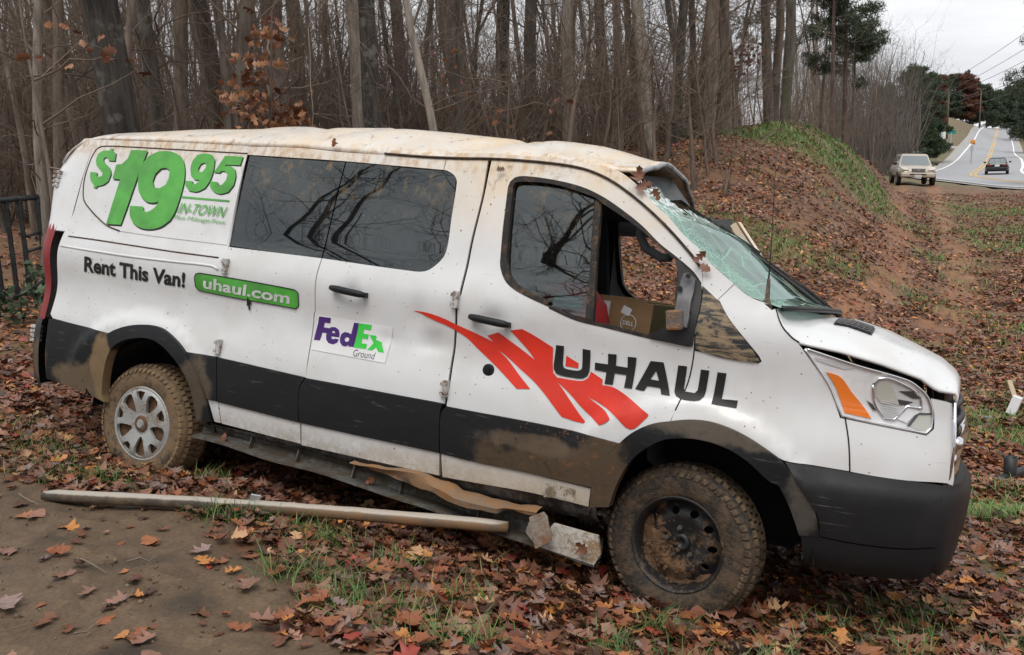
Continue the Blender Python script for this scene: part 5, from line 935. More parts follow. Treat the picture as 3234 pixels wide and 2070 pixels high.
# ======================= TREES =======================
def bark(name,c1,c2,moss=None):
    m=M(name); st=m.noise(1,6,.7,m.coord(scale=(9,9,1.4))); co=m.coord(); c=m.mix(m.step(st,.36,.64),c1,c2)
    c=m.mix(m.mul(m.step(m.noise(3,4,.65,co),.54,.66),.5),c,(.20,.20,.17))
    if moss: c=m.mix(m.mul(m.step(m.noise(1.5,4,.6,m.coord(loc=(3,1,2))),.46,.62),.6),c,moss)
    oi=m.n('ShaderNodeObjectInfo'); v=m.ramp(oi.outputs['Random'],(0,.62),(.5,1.0),(1,1.45))
    k=m.n('ShaderNodeMix',data_type='RGBA',blend_type='MULTIPLY'); k.inputs[0].default_value=1; m.set(k.inputs[6],c); m.set(k.inputs[7],v)
    m.bsdf(Base_Color=k.outputs[2],Roughness=.92); m.set(m.b.inputs['Normal'],m.bump(st,.8,.03)); return m.m
BK=[bark('grey_brown_bark',(.085,.066,.052),(.20,.160,.128)),bark('dark_bark',(.042,.036,.031),(.115,.098,.082),(.075,.085,.045)),bark('pale_bark',(.16,.135,.11),(.32,.28,.235)),bark('pine_bark',(.075,.052,.043),(.16,.115,.092))]
BK.append(bark('black_ridged_bark',(.016,.014,.012),(.075,.064,.054)))
TWIG=plain('twig_bark',(.185,.142,.110),.95,var=.35,vs=.6)
class TB:
    """fast tapered tubes collected into one mesh"""
    def __init__(s): s.v=[]; s.q=[]; s.n=0
    def tube(s,P,R,n):
        P=np.asarray(P,float); m=len(P); d=np.gradient(P,axis=0); d/=np.linalg.norm(d,axis=1)[:,None]+1e-9
        u=np.where(np.abs(d[:,2:3])<.9,np.array([[0,0,1.]]),np.array([[1.,0,0]])); a=np.cross(d,u); a/=np.linalg.norm(a,axis=1)[:,None]+1e-9; b=np.cross(d,a)
        t=np.linspace(0,2*np.pi,n,endpoint=False); V=P[:,None,:]+(a[:,None,:]*np.cos(t)[None,:,None]+b[:,None,:]*np.sin(t)[None,:,None])*np.asarray(R,float)[:,None,None]
        I=np.arange(m-1)[:,None]*n+np.arange(n)[None]; J=np.arange(m-1)[:,None]*n+(np.arange(n)[None]+1)%n
        s.q.append(np.stack([I,J,J+n,I+n],2).reshape(-1,4)+s.n); s.v.append(V.reshape(-1,3)); s.n+=m*n
    def mesh(s,name,smooth=True): return mesh_np(name,np.concatenate(s.v),np.concatenate(s.q),smooth)
def wander(r,p,d,L_,n,bend,up=0.0):
    out=[np.array(p,float)]; d=np.array(d,float); d/=np.linalg.norm(d); st=L_/n
    for k in range(n):
        d=d+r.normal(0,bend,3)+np.array((0,0,up)); d/=np.linalg.norm(d); out.append(out[-1]+d*st)
    return np.array(out)
def tree_meshes(seed,Ht,r0,first,nb,blen,bend=.03,lean=(0,0),fork=0,twigs=True):
    r=np.random.default_rng(seed); T_=TB(); B_=TB()
    st=wander(r,(0,0,-.4),(lean[0],lean[1],1),Ht,16,bend,.05); rad=r0*(1-np.linspace(0,1,17)**1.1*.86); rad[0]*=1.35; T_.tube(st,rad,9)
    for _f in range(fork):
        i=int(r.integers(5,9)); a=r.uniform(0,6.28); P=wander(r,st[i],(math.cos(a)*.35,math.sin(a)*.35,1),Ht*.45,9,bend*1.8,.06); T_.tube(P,rad[i]*.72*np.linspace(1,.2,10),7)
    def branch(p,d,L_,rad0,lev):
        n=5 if lev==0 else (4 if lev==1 else 2); P=wander(r,p,d,L_,n,.26 if lev else .20,.07); R=rad0*np.linspace(1,.2,n+1); B_.tube(P,R,5 if lev==0 else 3)
        if lev<2:
            for k in range((7 if lev==0 else 4)):
                i=r.integers(1,n+1); dd=P[i]-P[i-1]; dd/=np.linalg.norm(dd); q=dd+r.normal(0,.65,3); q[2]+=.1; branch(P[i],q,L_*r.uniform(.28,.6),max(.0022,rad0*.36),lev+1)
    for k in range(nb):
        z=r.uniform(first,Ht*.92); t=z/Ht*16; i=int(t); p=st[i]+(st[min(i+1,16)]-st[i])*(t-i); a=r.uniform(0,6.283); up=r.uniform(.1,1.0); L_=blen*r.uniform(.45,1.15)*(1.05-.5*z/Ht)
        branch(p,(math.cos(a),math.sin(a),up),L_,max(.006,r0*.17*r.uniform(.35,1)),0)
    return T_.mesh('trunk'),B_.mesh('branches')
BIGV=[tree_meshes(100+i,24,.26,4+i,38,4.8,.035,fork=i%3) for i in range(4)]
MEDV=[tree_meshes(200+i,19,.115,2.0,48,3.2,.048,fork=i%2) for i in range(7)]
THINV=[tree_meshes(300+i,13,.05,1.2,36,2.2,.065,fork=(i+1)%2) for i in range(6)]
SAPV=[tree_meshes(400+i,5.5,.020,.4,34,1.35,.06) for i in range(5)]
_tr=np.random.default_rng(77); TREEN=0
def plant(kind,x,y,sc=1.0,tilt=(0,0),mat=None,label=None,group=None,name='bare_tree',rz_=None,zoff=0):
    V_={'big':BIGV,'med':MEDV,'thin':THINV,'sap':SAPV}[kind]; tm,bm=V_[_tr.integers(len(V_))]
    o=empty(name,(x,y,float(H(x,y)[0])+zoff),_tr.uniform(0,6.28) if rz_ is None else rz_); o.rotation_euler=(tilt[1],tilt[0],o.rotation_euler.z); o.scale=(sc if np.isscalar(sc) else sc[0],)*2+((sc if np.isscalar(sc) else sc[1]),)
    t=bpy.data.objects.new('trunk',tm); link(t,o); b=bpy.data.objects.new('branches',bm); link(b,o); mm=mat if mat is not None else BK[0 if _tr.random()<.6 else (1 if _tr.random()<.7 else 2)]
    for q,m_ in ((t,mm),(b,TWIG)):
        if not q.data.materials: q.data.materials.append(m_)
        q.material_slots[0].link='OBJECT'; q.material_slots[0].material=m_
    tag(o,label,'tree',group); return o
def ray_xy(u,Y):   # bearing number (1617 = straight ahead of the track) at distance Y -> x in metres
    return (u-1617)/2747*Y
# trunks that stand out (bearing, distance, thickness scale)
HERO=[(455,10.5,'big',.86,(.055,0),4,'thick dark ridged trunk behind the price sign'),(360,14,'med',1.15,(-.05,0),0,'tall grey trunk leaning over the left end of the van roof'),(230,12,'med',.75,(-.07,0),0,'slim grey trunk beside the fence at the far left'),(150,11,'med',.62,(-.08,0),2,'pale smooth trunk at the left edge beside the fence'),
(590,17,'med',1.25,(.0,0),0,'straight grey trunk between the thick oak and the brown-leaved sapling'),(770,18,'med',1.5,(-.03,0),0,'grey trunk just left of the brown-leaved sapling'),(925,16,'big',.82,(.0,0),3,'reddish pine trunk behind the brown-leaved sapling'),
(1190,15,'big',.72,(.0,0),2,'pale shaggy trunk rising behind the roof ridge'),(1225,12.5,'big',.58,(.10,0),4,'dark mossy trunk leaning right behind the roof ridge'),(1300,20,'med',1.3,(.0,0),3,'red-brown trunk right of the mossy leaning one'),
(1505,24,'big',.95,(-.01,0),0,'broad brown trunk above the middle of the van'),(1610,25,'big',.85,(0,0),4,'dark straight pine trunk above the front door'),(1690,23,'med',1.5,(.04,0),1,'mossy trunk leaning slightly above the front door'),(1820,22,'med',1.45,(0,0),2,'pale weathered trunk above the front door window'),
(2050,19.8,'big',.62,(.075,0),2,'pale tree standing at the bank behind the roof front'),(2130,20.3,'med',1.0,(-.02,0),1,'dark trunk at the bank just right of the pale one'),(2160,21,'thin',1.6,(.03,0),1,'slim dark tree on the bank above the windshield'),(2228,21.5,'med',1.5,(.01,0),0,'grey trunk on the bank before the mound'),(2275,22.5,'big',.70,(.025,0),0,'large grey oak at the left end of the mound'),(2320,26,'med',1.7,(.0,0),2,'pale trunk behind the large grey oak on the mound'),(2300,24,'med',1.3,(0,0),3,'reddish broken-barked trunk beside the large grey oak'),
(2480,30,'med',1.6,(.03,0),1,'dark trunk behind the mound crest'),(2440,33,'med',1.5,(.06,0),0,'trunk with a long low limb behind the mound'),(2790,36,'sap',.75,(.04,0),2,'thin pale dead tree left of the parked car')]
for u,Y,k,s_,tl,b_,lab in HERO: plant(k,ray_xy(u,Y),Y,s_,tl,BK[b_],lab,'trunks that stand out in the wood')
# the rest of the wood, tree by tree
_used=[]
def free(x,y,d):
    for a,b in _used:
        if (a-x)**2+(b-y)**2<d*d: return False
    _used.append((x,y)); return True
for band,n,y0,y1,kinds,pr,sc0,sc1 in (('near',26,11.5,19,('med','thin','sap'),(.25,.35,.40),.8,1.25),('mid',110,20,40,('big','med','thin','sap'),(.08,.42,.34,.16),.5,.95),('far',105,40,78,('big','med','thin'),(.15,.55,.30),.55,1.0)):
    c=0; tries=0
    while c<n and tries<4000:
        tries+=1; Y=_tr.uniform(y0,y1); u=_tr.uniform(-250,2800 if Y>38 else (2500 if Y>26 else 2250)); x=ray_xy(u,Y)
        if Y<19 and u>1500: continue
        if not free(x,Y,.5 if band=='near' else 1.0): continue
        k=str(_tr.choice(kinds,p=pr)); s_=_tr.uniform(sc0,sc1)
        lab={'near':'slender bare tree in the front of the wood behind the van','mid':'bare tree standing within the brown wood','far':'bare tree deep in the brown wood'}[band]
        plant(k,x,Y,s_,(_tr.normal(0,.06),_tr.normal(0,.05)),None,lab,{'near':'bare trees at the wood edge','mid':'bare trees within the wood','far':'bare trees deep in the wood'}[band]); c+=1
# far mass of thin trunks and twigs
def far_mass(name,n,boxes,seed,label,mat,tw=1.0):
    r=np.random.default_rng(seed); T_=TB()
    for k in range(n):
        u0,u1,y0,y1,h0,h1=boxes[r.integers(len(boxes))]; Y=r.uniform(y0,y1); x=ray_xy(r.uniform(u0,u1),Y); z=float(H0(x,Y)[0])-.3; h=r.uniform(h0,h1); rad=r.uniform(.02,.085)
        P=wander(r,(x,Y,z),(r.normal(0,.12),0,1),h,5,.10,.03); T_.tube(P,rad*np.linspace(1,.2,6),4)
        for b in range(r.integers(7,13)):
            i=r.integers(1,6); a=r.uniform(0,6.28); q=wander(r,P[i],(math.cos(a),math.sin(a)*.5,r.uniform(.2,1.3)),r.uniform(.8,3.0)*tw,3,.30,.10); T_.tube(q,max(.005,rad*.15)*np.linspace(1,.3,4),3)
            for c_ in range(3): j=r.integers(1,4); g_=wander(r,q[j],(q[j]-q[j-1])/np.linalg.norm(q[j]-q[j-1])+r.normal(0,.6,3),r.uniform(.4,1.2)*tw,2,.2,.1); T_.tube(g_,np.array((.005,.004,.003)),3)
    o=obj(name,T_.mesh(name),mat,label=label,cat='woods',kind='stuff'); return o
far_mass('far_woods',1050,[(-500,2700,34,80,3,8),(-500,2600,55,110,4,10),(-500,800,26,60,8,17),(-500,2600,40,90,3,7)],5,'distant mass of thin bare trunks and twigs',TWIG)
far_mass('hill_woods',720,[(2560,2880,75,115,8,12.5),(2450,2860,95,150,10,15)],6,'hazy bare wood left of the far road',plain('grey_twigs',(.125,.103,.088),.95,var=.3,vs=.3))
far_mass('underbrush',750,[(-300,2300,17,40,1.2,3.5)],9,'thin brushy undergrowth below the trees',plain('brush_twigs',(.15,.112,.085),.95,var=.3,vs=1.0))

# ======================= FALLEN LEAVES AND GRASS =======================
PAL=np.array([(.175,.058,.024),(.125,.050,.026),(.195,.100,.070),(.060,.029,.019),(.34,.140,.038),(.20,.032,.020),(.34,.200,.105),(.155,.105,.092),(.105,.040,.024),(.23,.088,.036)]); PW=np.array([.17,.21,.16,.12,.05,.02,.05,.09,.09,.04])
def leaf_var(seed):
    r=np.random.default_rng(seed); ty=[0,.10,.24,.36,.52,.63,.80,.88,1.0]; n=len(ty)
    L_=[];Rr=[]
    spk=r.uniform(.34,.70)
    for side in (-1,1):
        E=[]
        for i,t in enumerate(ty):
            env=r.uniform(.30,.42)*math.sin(math.pi*min(1,t**.75))**.8+.01
            if i in (0,n-1): w=.012; tt=t
            elif i==n-2: w=env*.8; tt=t+.02
            elif i%2==0: w=env*r.uniform(.75,1.35); tt=t+r.uniform(.02,.12)
            else: w=env*spk*r.uniform(.7,1.1); tt=t
            E.append((side*w,min(1.0,tt)))
        (L_ if side<0 else Rr).append(E)
    mid=[(0,t) for t in ty]; pts=[*mid,*L_[0],*Rr[0]]
    c1=r.uniform(-.6,1.0); c2=r.uniform(-1.0,1.5); tw=r.uniform(-.8,.8)
    V=[]
    for x,y in pts: V.append((x,y-.5,c1*(y-.5)**2+c2*x*x+tw*x*(y-.5)+.02*math.sin(9*x+7*y+seed)))
    F=[]
    for i in range(n-1): F+=[(i,i+1,n+i+1),(i,n+i+1,n+i),(i+1,i,2*n+i),(i+1,2*n+i,2*n+i+1)]
    return np.array(V),np.array(F)
LV=[leaf_var(i) for i in range(9)]
SIMPLE=(np.array([(0,-.5,0),(-.30,-.05,.08),(0,.5,.02),(.30,0,.10),(0,0,-.02)]),np.array([(0,4,1),(1,4,2),(2,4,3),(3,4,0)]))
def normals(x,y,e=.05):
    gx=(H0(x+e,y)-H0(x-e,y))/(2*e); gy=(H0(x,y+e)-H0(x,y-e))/(2*e); return np.stack([-gx,-gy,np.ones_like(gx)],1)
def rotmats(n,nrm,tilt,r):
    """rows: local axes in world for n leaves lying roughly on the ground"""
    N=nrm/np.linalg.norm(nrm,axis=1)[:,None]; N=N+r.normal(0,tilt,(n,3)); N/=np.linalg.norm(N,axis=1)[:,None]
    a=r.uniform(0,2*np.pi,n); d=np.stack([np.cos(a),np.sin(a),np.zeros(n)],1); Yx=d-N*(d*N).sum(1)[:,None]; Yx/=np.linalg.norm(Yx,axis=1)[:,None]; Xx=np.cross(Yx,N); return np.stack([Xx,Yx,N],1)
def leaves_mesh(name,pos,size,Rm,var,cols,pool):
    VV=[];FF=[];CC=[];b=0
    for k,(V,F) in enumerate(pool):
        ii=np.where(var==k)[0]
        if not len(ii): continue
        W_=np.einsum('vk,nkj->nvj',V,Rm[ii])*size[ii][:,None,None]+pos[ii][:,None,:]
        FF.append((F[None]+ (np.arange(len(ii))*len(V))[:,None,None]).reshape(-1,3)+b); VV.append(W_.reshape(-1,3)); CC.append(np.repeat(cols[ii],len(V),0)); b+=len(ii)*len(V)
    return mesh_np(name,np.concatenate(VV),np.concatenate(FF),False,np.concatenate(CC))
def leaf_mat(name,attr=True):
    m=M(name)
    if attr: c=m.attr()
    else:
        oi=m.n('ShaderNodeObjectInfo'); cw=np.cumsum(PW); rp=m.n('ShaderNodeValToRGB'); rp.color_ramp.interpolation='CONSTANT'; e=rp.color_ramp.elements
        while len(e)<len(PAL): e.new(.5)
        for i in range(len(PAL)): e[i].position=float(cw[i]-PW[i]); e[i].color=(*(PAL[i]*1.35),1)
        m.set(rp.inputs[0],oi.outputs['Random']); c=rp.outputs[0]
    f=m.ramp(m.noise(40,4,.7,m.coord()),(.3,.70),(.7,1.3)); k=m.n('ShaderNodeMix',data_type='RGBA',blend_type='MULTIPLY'); k.inputs[0].default_value=.8; m.set(k.inputs[6],c); m.set(k.inputs[7],f)
    m.bsdf(Base_Color=k.outputs[2],Roughness=.55); m.b.inputs['Specular IOR Level'].default_value=.45; return m.m
FOLG=M('earth_crumbs'); FOLG.bsdf(Base_Color=FOLG.attr(),Roughness=.9); FOLG=FOLG.m
LEAF=leaf_mat('dead_leaves'); LEAF1=leaf_mat('single_dead_leaf',False)
_lr=np.random.default_rng(31)
def scatter(n,fx,fy,dens):
    x=fx(n); y=fy(n); k=_lr.random(n)<dens(x,y); return x[k],y[k]
def near_d(x,y):
    d=1-.94*dirt(x,y); d=d*(1-.35*grass(x,y)); d=d*np.clip(.72+.5*snoise(x,y,.9,15),.15,1); inv=(np.abs(x)<.75*y+.6); return d*inv
x,y=scatter(42000,lambda n:_lr.uniform(-4.6,4.6,n),lambda n:2.0+5.0*_lr.random(n)**1.15,near_d)
z=H(x,y); N=len(x); size=.040+.080*_lr.random(N)**1.3*np.where(_lr.random(N)<.15,1.15,1.0); pile=_lr.random(N)**2*.045; pos=np.stack([x,y,z+.008+pile],1); Rm=rotmats(N,normals(x,y),(.28-.20*dirt(x,y))[:,None],_lr); pile=pile*(1-.9*dirt(x,y)); pos[:,2]=z+.008+pile; var=_lr.integers(0,len(LV),N)
cols=PAL[_lr.choice(len(PAL),N,p=PW)]*_lr.uniform(.85,1.6,(N,1))
# the 300 that show largest become things of their own
Rc=np.array(camo.matrix_world.to_3x3()); pc=(pos-np.array((0,0,1.6)))@Rc; uu=pc[:,0]/-pc[:,2]*2747+1617; vv=-pc[:,1]/-pc[:,2]*2747+1035
vis=(uu>20)&(uu<3214)&(vv>1380)&(vv<2060)&(~((uu>250)&(uu<2600)&(vv<1560)))
sc_=np.where(vis,size/(-pc[:,2])+pile*.6,0); top=np.argsort(-sc_)[:300]; rest=np.setdiff1d(np.arange(N),top)
LM=[mesh_np('fallen_leaf',V,F) for V,F in LV]
for me_ in LM: me_.materials.append(LEAF1)
_zone=[('fallen oak leaf lying on the bare dirt in the foreground','leaves on the dirt'),('fallen oak leaf in the dense litter in the foreground','leaves in the foreground litter')]
dt=dirt(x,y)
for i in top:
    o=bpy.data.objects.new('fallen_leaf',LM[var[i]]); Mx=Matrix([list(r_) for r_ in (Rm[i].T*size[i])]).to_4x4(); Mx.translation=Vector(pos[i]); o.matrix_world=Mx; COL.objects.link(o); zl=_zone[0 if dt[i]>.5 else 1]; tag(o,zl[0],'leaf',zl[1])
obj('leaf_litter',leaves_mesh('leaf_litter',pos[rest],size[rest],Rm[rest],var[rest],cols[rest],LV),LEAF,label='thick litter of rust and brown oak leaves around the van',cat='leaves',kind='stuff')
# farther litter: simpler leaves
def far_d(x,y): return (1-.9*dirt(x,y))*(1-.95*clay(x,y))*(1-.92*np.clip(grass(x,y)*1.3,0,1))*np.clip(.6+.55*snoise(x,y,2.2,17),.08,1)*((x<.66*y+1)&(x>-.66*y-1))
yy=lambda n:6.5+np.abs(_lr.random(n))**1.5*34
n_=250000; y=yy(n_); x=np.where(_lr.random(n_)<.78,_lr.uniform(.06,.66,n_),_lr.uniform(-.66,.06,n_))*y; k=_lr.random(n_)<far_d(x,y)*np.where((x<1.0)&(y<17)&(x>-.30*y),.06,1)*np.where((x>0)|(y<14),1,.35); x=x[k]; y=y[k]; N=len(x)
size=_lr.uniform(.055,.12,N); pos=np.stack([x,y,H(x,y)+.012+.02*_lr.random(N)],1); cols=PAL[_lr.choice(len(PAL),N,p=PW)]*_lr.uniform(.85,1.65,(N,1))
obj('hillside_leaves',leaves_mesh('hillside_leaves',pos,size,rotmats(N,normals(x,y),.40,_lr),np.zeros(N,int),cols,[SIMPLE]),LEAF,label='brown leaves strewn over the bank and ditch behind the van',cat='leaves',kind='stuff')
# grass blades
def blades(x,y,h,w,lean,r):
    n=len(x); z=H(x,y)-.01; a=r.uniform(0,2*np.pi,n); d=np.stack([np.cos(a),np.sin(a),np.zeros(n)],1); s=np.stack([-np.sin(a),np.cos(a),np.zeros(n)],1); b=np.stack([x,y,z],1); up=np.array((0,0,1.0))
    out=[]
    for t,wd in ((0,1),(.4,.85),(.75,.55)):
        c=b+d*(lean*t**1.8)[:,None]+up*(h*(t-.35*t*t*np.minimum(1,lean/h)))[:,None]; out+=[c-s*(w*wd/2)[:,None],c+s*(w*wd/2)[:,None]]
    out.append(b+d*lean[:,None]+up*(h*(1-.35*np.minimum(1,lean/h)))[:,None])
    V=np.stack(out,1).reshape(-1,3); F=np.array([(0,1,3),(0,3,2),(2,3,5),(2,5,4),(4,5,6)]); return V,(F[None]+(np.arange(n)*7)[:,None,None]).reshape(-1,3)
gx=[];gy=[]
for cx,cy,rx,ry in TUFT:
    n=int(70+430*rx); a=_lr.normal(0,.55,n)*rx*1.25; b=_lr.normal(0,.55,n)*ry*1.25; gx.append(cx+a); gy.append(cy+b)
n=1500; x=_lr.uniform(-2.2,4.2,n); y=_lr.uniform(2.3,6.5,n); k=(dirt(x,y)<.3); gx.append(x[k]); gy.append(y[k])
x=np.concatenate(gx); y=np.concatenate(gy); n=len(x); h=_lr.uniform(.04,.16,n); V,F=blades(x,y,h,_lr.uniform(.0025,.006,n),h*_lr.uniform(.2,1.3,n),_lr)
GP=np.array([(.070,.155,.028),(.105,.20,.042),(.048,.105,.025),(.19,.20,.07),(.25,.21,.10)]); col=np.repeat(GP[_lr.choice(5,n,p=(.36,.28,.20,.10,.06))]*_lr.uniform(.7,1.2,(n,1)),7,0)
GM=M('grass_blades'); GM.bsdf(Base_Color=GM.attr(),Roughness=.6); GM=GM.m
obj('grass',mesh_np('grass',V,F,False,col),GM,label='tufts of green grass poking through the leaves',cat='grass',kind='stuff')
n=240000; y=6+_lr.random(n)**1.4*32; x=_lr.uniform(-.1,.64,n)*y; k=(_lr.random(n)<np.clip(grass(x,y)*1.1-.06,0,1)); x=x[k]; y=y[k]; n=len(x); h=_lr.uniform(.05,.17,n); V,F=blades(x,y,h,_lr.uniform(.008,.016,n)*np.clip(y/14,.7,1.6),h*_lr.uniform(.3,1.3,n),_lr)
col=np.repeat(GP[_lr.choice(5,n,p=(.30,.32,.14,.16,.08))]*_lr.uniform(.85,1.45,(n,1)),7,0); obj('hillside_grass',mesh_np('hillside_grass',V,F,False,col),GM,label='green grass patches on the mound and ditch slopes',cat='grass',kind='stuff')

# crumbs of earth, bark bits and twigs on the dirt
n=5200; x=_lr.uniform(-4.5,.2,n); y=2.1+4.5*_lr.random(n)**1.3; k=_lr.random(n)<dirt(x,y)*np.clip(.5+.7*snoise(x,y,.6,2),.05,1); x=x[k]; y=y[k]; n=len(x)
oc=np.array([(1,0,0),(-1,0,0),(0,1,0),(0,-1,0),(0,0,1),(0,0,-1)],float); of=np.array([(0,2,4),(2,1,4),(1,3,4),(3,0,4),(2,0,5),(1,2,5),(3,1,5),(0,3,5)]); sz=.003+.011*_lr.random(n)**3; V=(oc[None]*_lr.uniform(.5,1.4,(n,6,1)))*sz[:,None,None]+np.stack([x,y,H(x,y)+.002],1)[:,None,:]
cc=np.repeat(np.array([(.13,.09,.055),(.08,.055,.035),(.19,.14,.09),(.10,.05,.03)])[_lr.integers(0,4,n)],6,0); obj('dirt_crumbs',mesh_np('dirt_crumbs',V.reshape(-1,3),(of[None]+(np.arange(n)*6)[:,None,None]).reshape(-1,3),False,cc),FOLG,label='small clods and crumbs of earth on the bare dirt',cat='dirt',kind='stuff')
T_=TB()
for k in range(150):
    x_=_lr.uniform(-3.5,4.2); y_=_lr.uniform(2.3,7.5); a=_lr.uniform(0,6.28); l_=_lr.uniform(.06,.35); P=[np.array((x_+math.cos(a)*l_*t,y_+math.sin(a)*l_*t,0))+_lr.normal(0,.008,3) for t in (0,.35,.7,1)]
    for p in P: p[2]=float(H(p[0],p[1])[0])+.015+.02*_lr.random()
    T_.tube(np.array(P),np.array((.004,.0035,.003,.002))*_lr.uniform(.6,1.3),4)
obj('fallen_twigs',T_.mesh('fallen_twigs'),TWIG,label='thin dead twigs scattered over leaves and dirt',cat='twigs',kind='stuff')

# ======================= OTHER THINGS =======================
def gz(x,y): return float(H(x,y)[0])
CARGLASS=M('car_glass').bsdf(Base_Color=(.16,.19,.20),Roughness=.03,Coat_Weight=1.0,Specular_IOR_Level=1.0).m  # base colour lightened to stand in for pale reflected sky
TYB=plain('car_tyre',(.015,.015,.015),.8); ALLOY=plain('alloy',(.5,.5,.5),.3,.8); LAMP=plain('clear_lamp',(.62,.58,.50),.15,.2,coat=1.0); BLKP=plain('car_black_plastic',(.015,.015,.016),.5)
def car(name,label,loc,ang,tilt,L_,wd,zb,zh,zbelt,zr,cab,col,kind):
    root=empty(name,loc,ang); root.rotation_euler=(tilt[0],tilt[1],ang); tag(root,label,'car')
    pm=M(name+'_paint'); pm.bsdf(Base_Color=col,Roughness=.3,Metallic=.25,Coat_Weight=.6); pm=pm.m
    h=L_/2; w=wd/2; rows=[]
    ST=[(-h,.80,zb+.22,zbelt-.10),(-h+.06,.92,zb+.10,zbelt-.02),(-h+.35,1.0,zb,zbelt),(cab[1],1.0,zb,zbelt),(0,1.0,zb,zbelt),(cab[0],1.0,zb,zbelt-.0),(h-.75,.99,zb,zh),(h-.35,.96,zb+.02,zh-.06),(h-.10,.90,zb+.08,zh-.14),(h,.78,zb+.16,zh-.26)]
    for x,k,z0,z1 in ST:
        hw=w*k; row=[(x,0,z0),(x,-hw*.86,z0),(x,-hw*.98,z0+.10),(x,-hw,z0+.25),(x,-hw*.985,(z0+z1)/2+.1),(x,-hw*.95,z1-.08),(x,-hw*.86,z1-.015),(x,-hw*.5,z1+.02),(x,0,z1+.03)]
        rows.append(row+[(p[0],-p[1],p[2]) for p in row[-2:0:-1]])
    mb=MB(); mb.grid([r[::-1] for r in rows],True); n=len(rows[0]); mb.add(rows[0],[tuple(range(n))]); mb.add(rows[-1],[tuple(range(n-1,-1,-1))]); mb.obj('body',pm,root,True,auto=40)
    xf0,xr0,xf1,xr1,hb,ht=cab; ring=lambda t:[(xf0+(xf1-xf0)*t,-(hb+(ht-hb)*t)),(xr0+(xr1-xr0)*t,-(hb+(ht-hb)*t)),(xr0+(xr1-xr0)*t,hb+(ht-hb)*t),(xf0+(xf1-xf0)*t,hb+(ht-hb)*t)]
    z0=zbelt-.06
    def cp(t,i,e=0): x,y=ring(t)[i]; return Vector((x,y,z0+(zr-z0)*t))
    mb=MB(); rr_=[]
    for t in (0,.5,.86,.96): rr_.append([cp(t,i) for i in range(4)])
    rr_.append([Vector((p.x*.9 if i in(0,3) else p.x*.94,p.y*.88,zr+.02)) for i,p in enumerate([cp(1,i) for i in range(4)])])
    mb.grid(rr_,True); mb.add(rr_[-1],[(0,1,2,3)]); cabn=mb.obj('cabin',pm,root,bevel=.03)
    def pane(nm,a,b,t0,t1,s0,s1,par):
        P=[]
        for t,s in ((t0,s0),(t0,s1),(t1,s1),(t1,s0)): P.append(cp(t,a).lerp(cp(t,b),s))
        nrm=(P[1]-P[0]).cross(P[3]-P[0]).normalized(); ctr=sum(P,Vector())/4
        if nrm.dot(ctr-Vector((0,0,z0)))<0: nrm=-nrm
        mb=MB(); mb.add([p+nrm*.012 for p in P]+[p-nrm*.01 for p in P],[(0,1,2,3),(0,4,5,1),(1,5,6,2),(2,6,7,3),(3,7,4,0)]); return mb.obj(nm,CARGLASS,par)
    pane('windshield',0,3,.14,.86,.05,.95,root); pane('rear_window',1,2,.16,.86,.06,.94,root)
    for a,b in ((0,1),(3,2)):
        for s0,s1 in ((.05,.36),(.39,.68),(.71,.94)): pane('side_window',a,b,.16,.84,s0,s1,root)
    R_=.36 if kind=='suv' else .32
    for xw in (h-.85,-h+.85):
        for sg in (1,-1):
            wt_=empty('wheel',(xw,-sg*(w-.09),R_),0,root); mb=MB(); mb.revolve([(R_*.62,-.10*sg),(R_*.9,-.11*sg),(R_,-.07*sg),(R_,.07*sg),(R_*.9,.11*sg),(R_*.5,.09*sg)],24,'y'); mb.obj('tyre',TYB,wt_,True,auto=50); mb=MB(); mb.revolve([(0,-.085*sg),(R_*.2,-.09*sg),(R_*.55,-.07*sg),(R_*.64,-.095*sg)],20,'y'); mb.obj('rim',ALLOY,wt_,True)
    for sg in (1,-1): mb=MB(); mb.box((cab[0]-.05,sg*(w+.09),zbelt+.08),(.12,.20,.15)); mb.obj('mirror',BLKP if kind=='suv' else pm,root,bevel=.04)
    return root,pm,h,w
# --- beige SUV parked on the grass track
sx,sy=22.05,48.0; suv,pm,h,w=car('parked_suv','beige SUV parked nose-on at the end of the leafy track',(sx,sy,gz(sx,sy)+.02),math.atan2(-.955,-.30),(math.radians(-3.0),0),4.55,1.84,.40,.98,1.04,1.62,(.98,-2.1,.22,-1.95,.83,.64),(.50,.45,.37),'suv')
for sg in (1,-1):
    mb=MB(); P=[(h-.02,sg*.44,.78),(h-.05,sg*.74,.80),(h-.34,sg*.87,.92),(h-.30,sg*.62,.96)]; mb.add([(p[0]+.04,p[1],p[2]+.02) for p in P]+P,[(0,1,2,3),(3,2,1,0),(0,1,5,4),(1,2,6,5),(2,3,7,6),(3,0,4,7)]); mb.obj('headlight',LAMP,suv)
    mb=MB(); mb.bar((-1.6,sg*.60,1.80),(.05,sg*.62,1.80),.04,.05); mb.obj('roof_rail',BLKP,suv)
    mb=MB(); mb.revolve([(0,h+.015),(.06,h+.01),(.07,h-.03)],14,'x',(0,sg*.62,.56)); mb.obj('fog_lamp',LAMP,suv)
mb=MB(); mb.box((h+.02,0,.80),(.05,.66,.15)); gr_=mb.obj('grille',BLKP,suv,bevel=.03)
for z in (.76,.80,.84): mb=MB(); mb.bar((h+.055,-.30,z),(h+.055,.30,z),.016,.016); mb.obj('grille_bar',ALLOY,gr_)
mb=MB(); mb.box((h+.05,0,.82),(.02,.12,.06)); mb.obj('badge',ALLOY,gr_,bevel=.01)
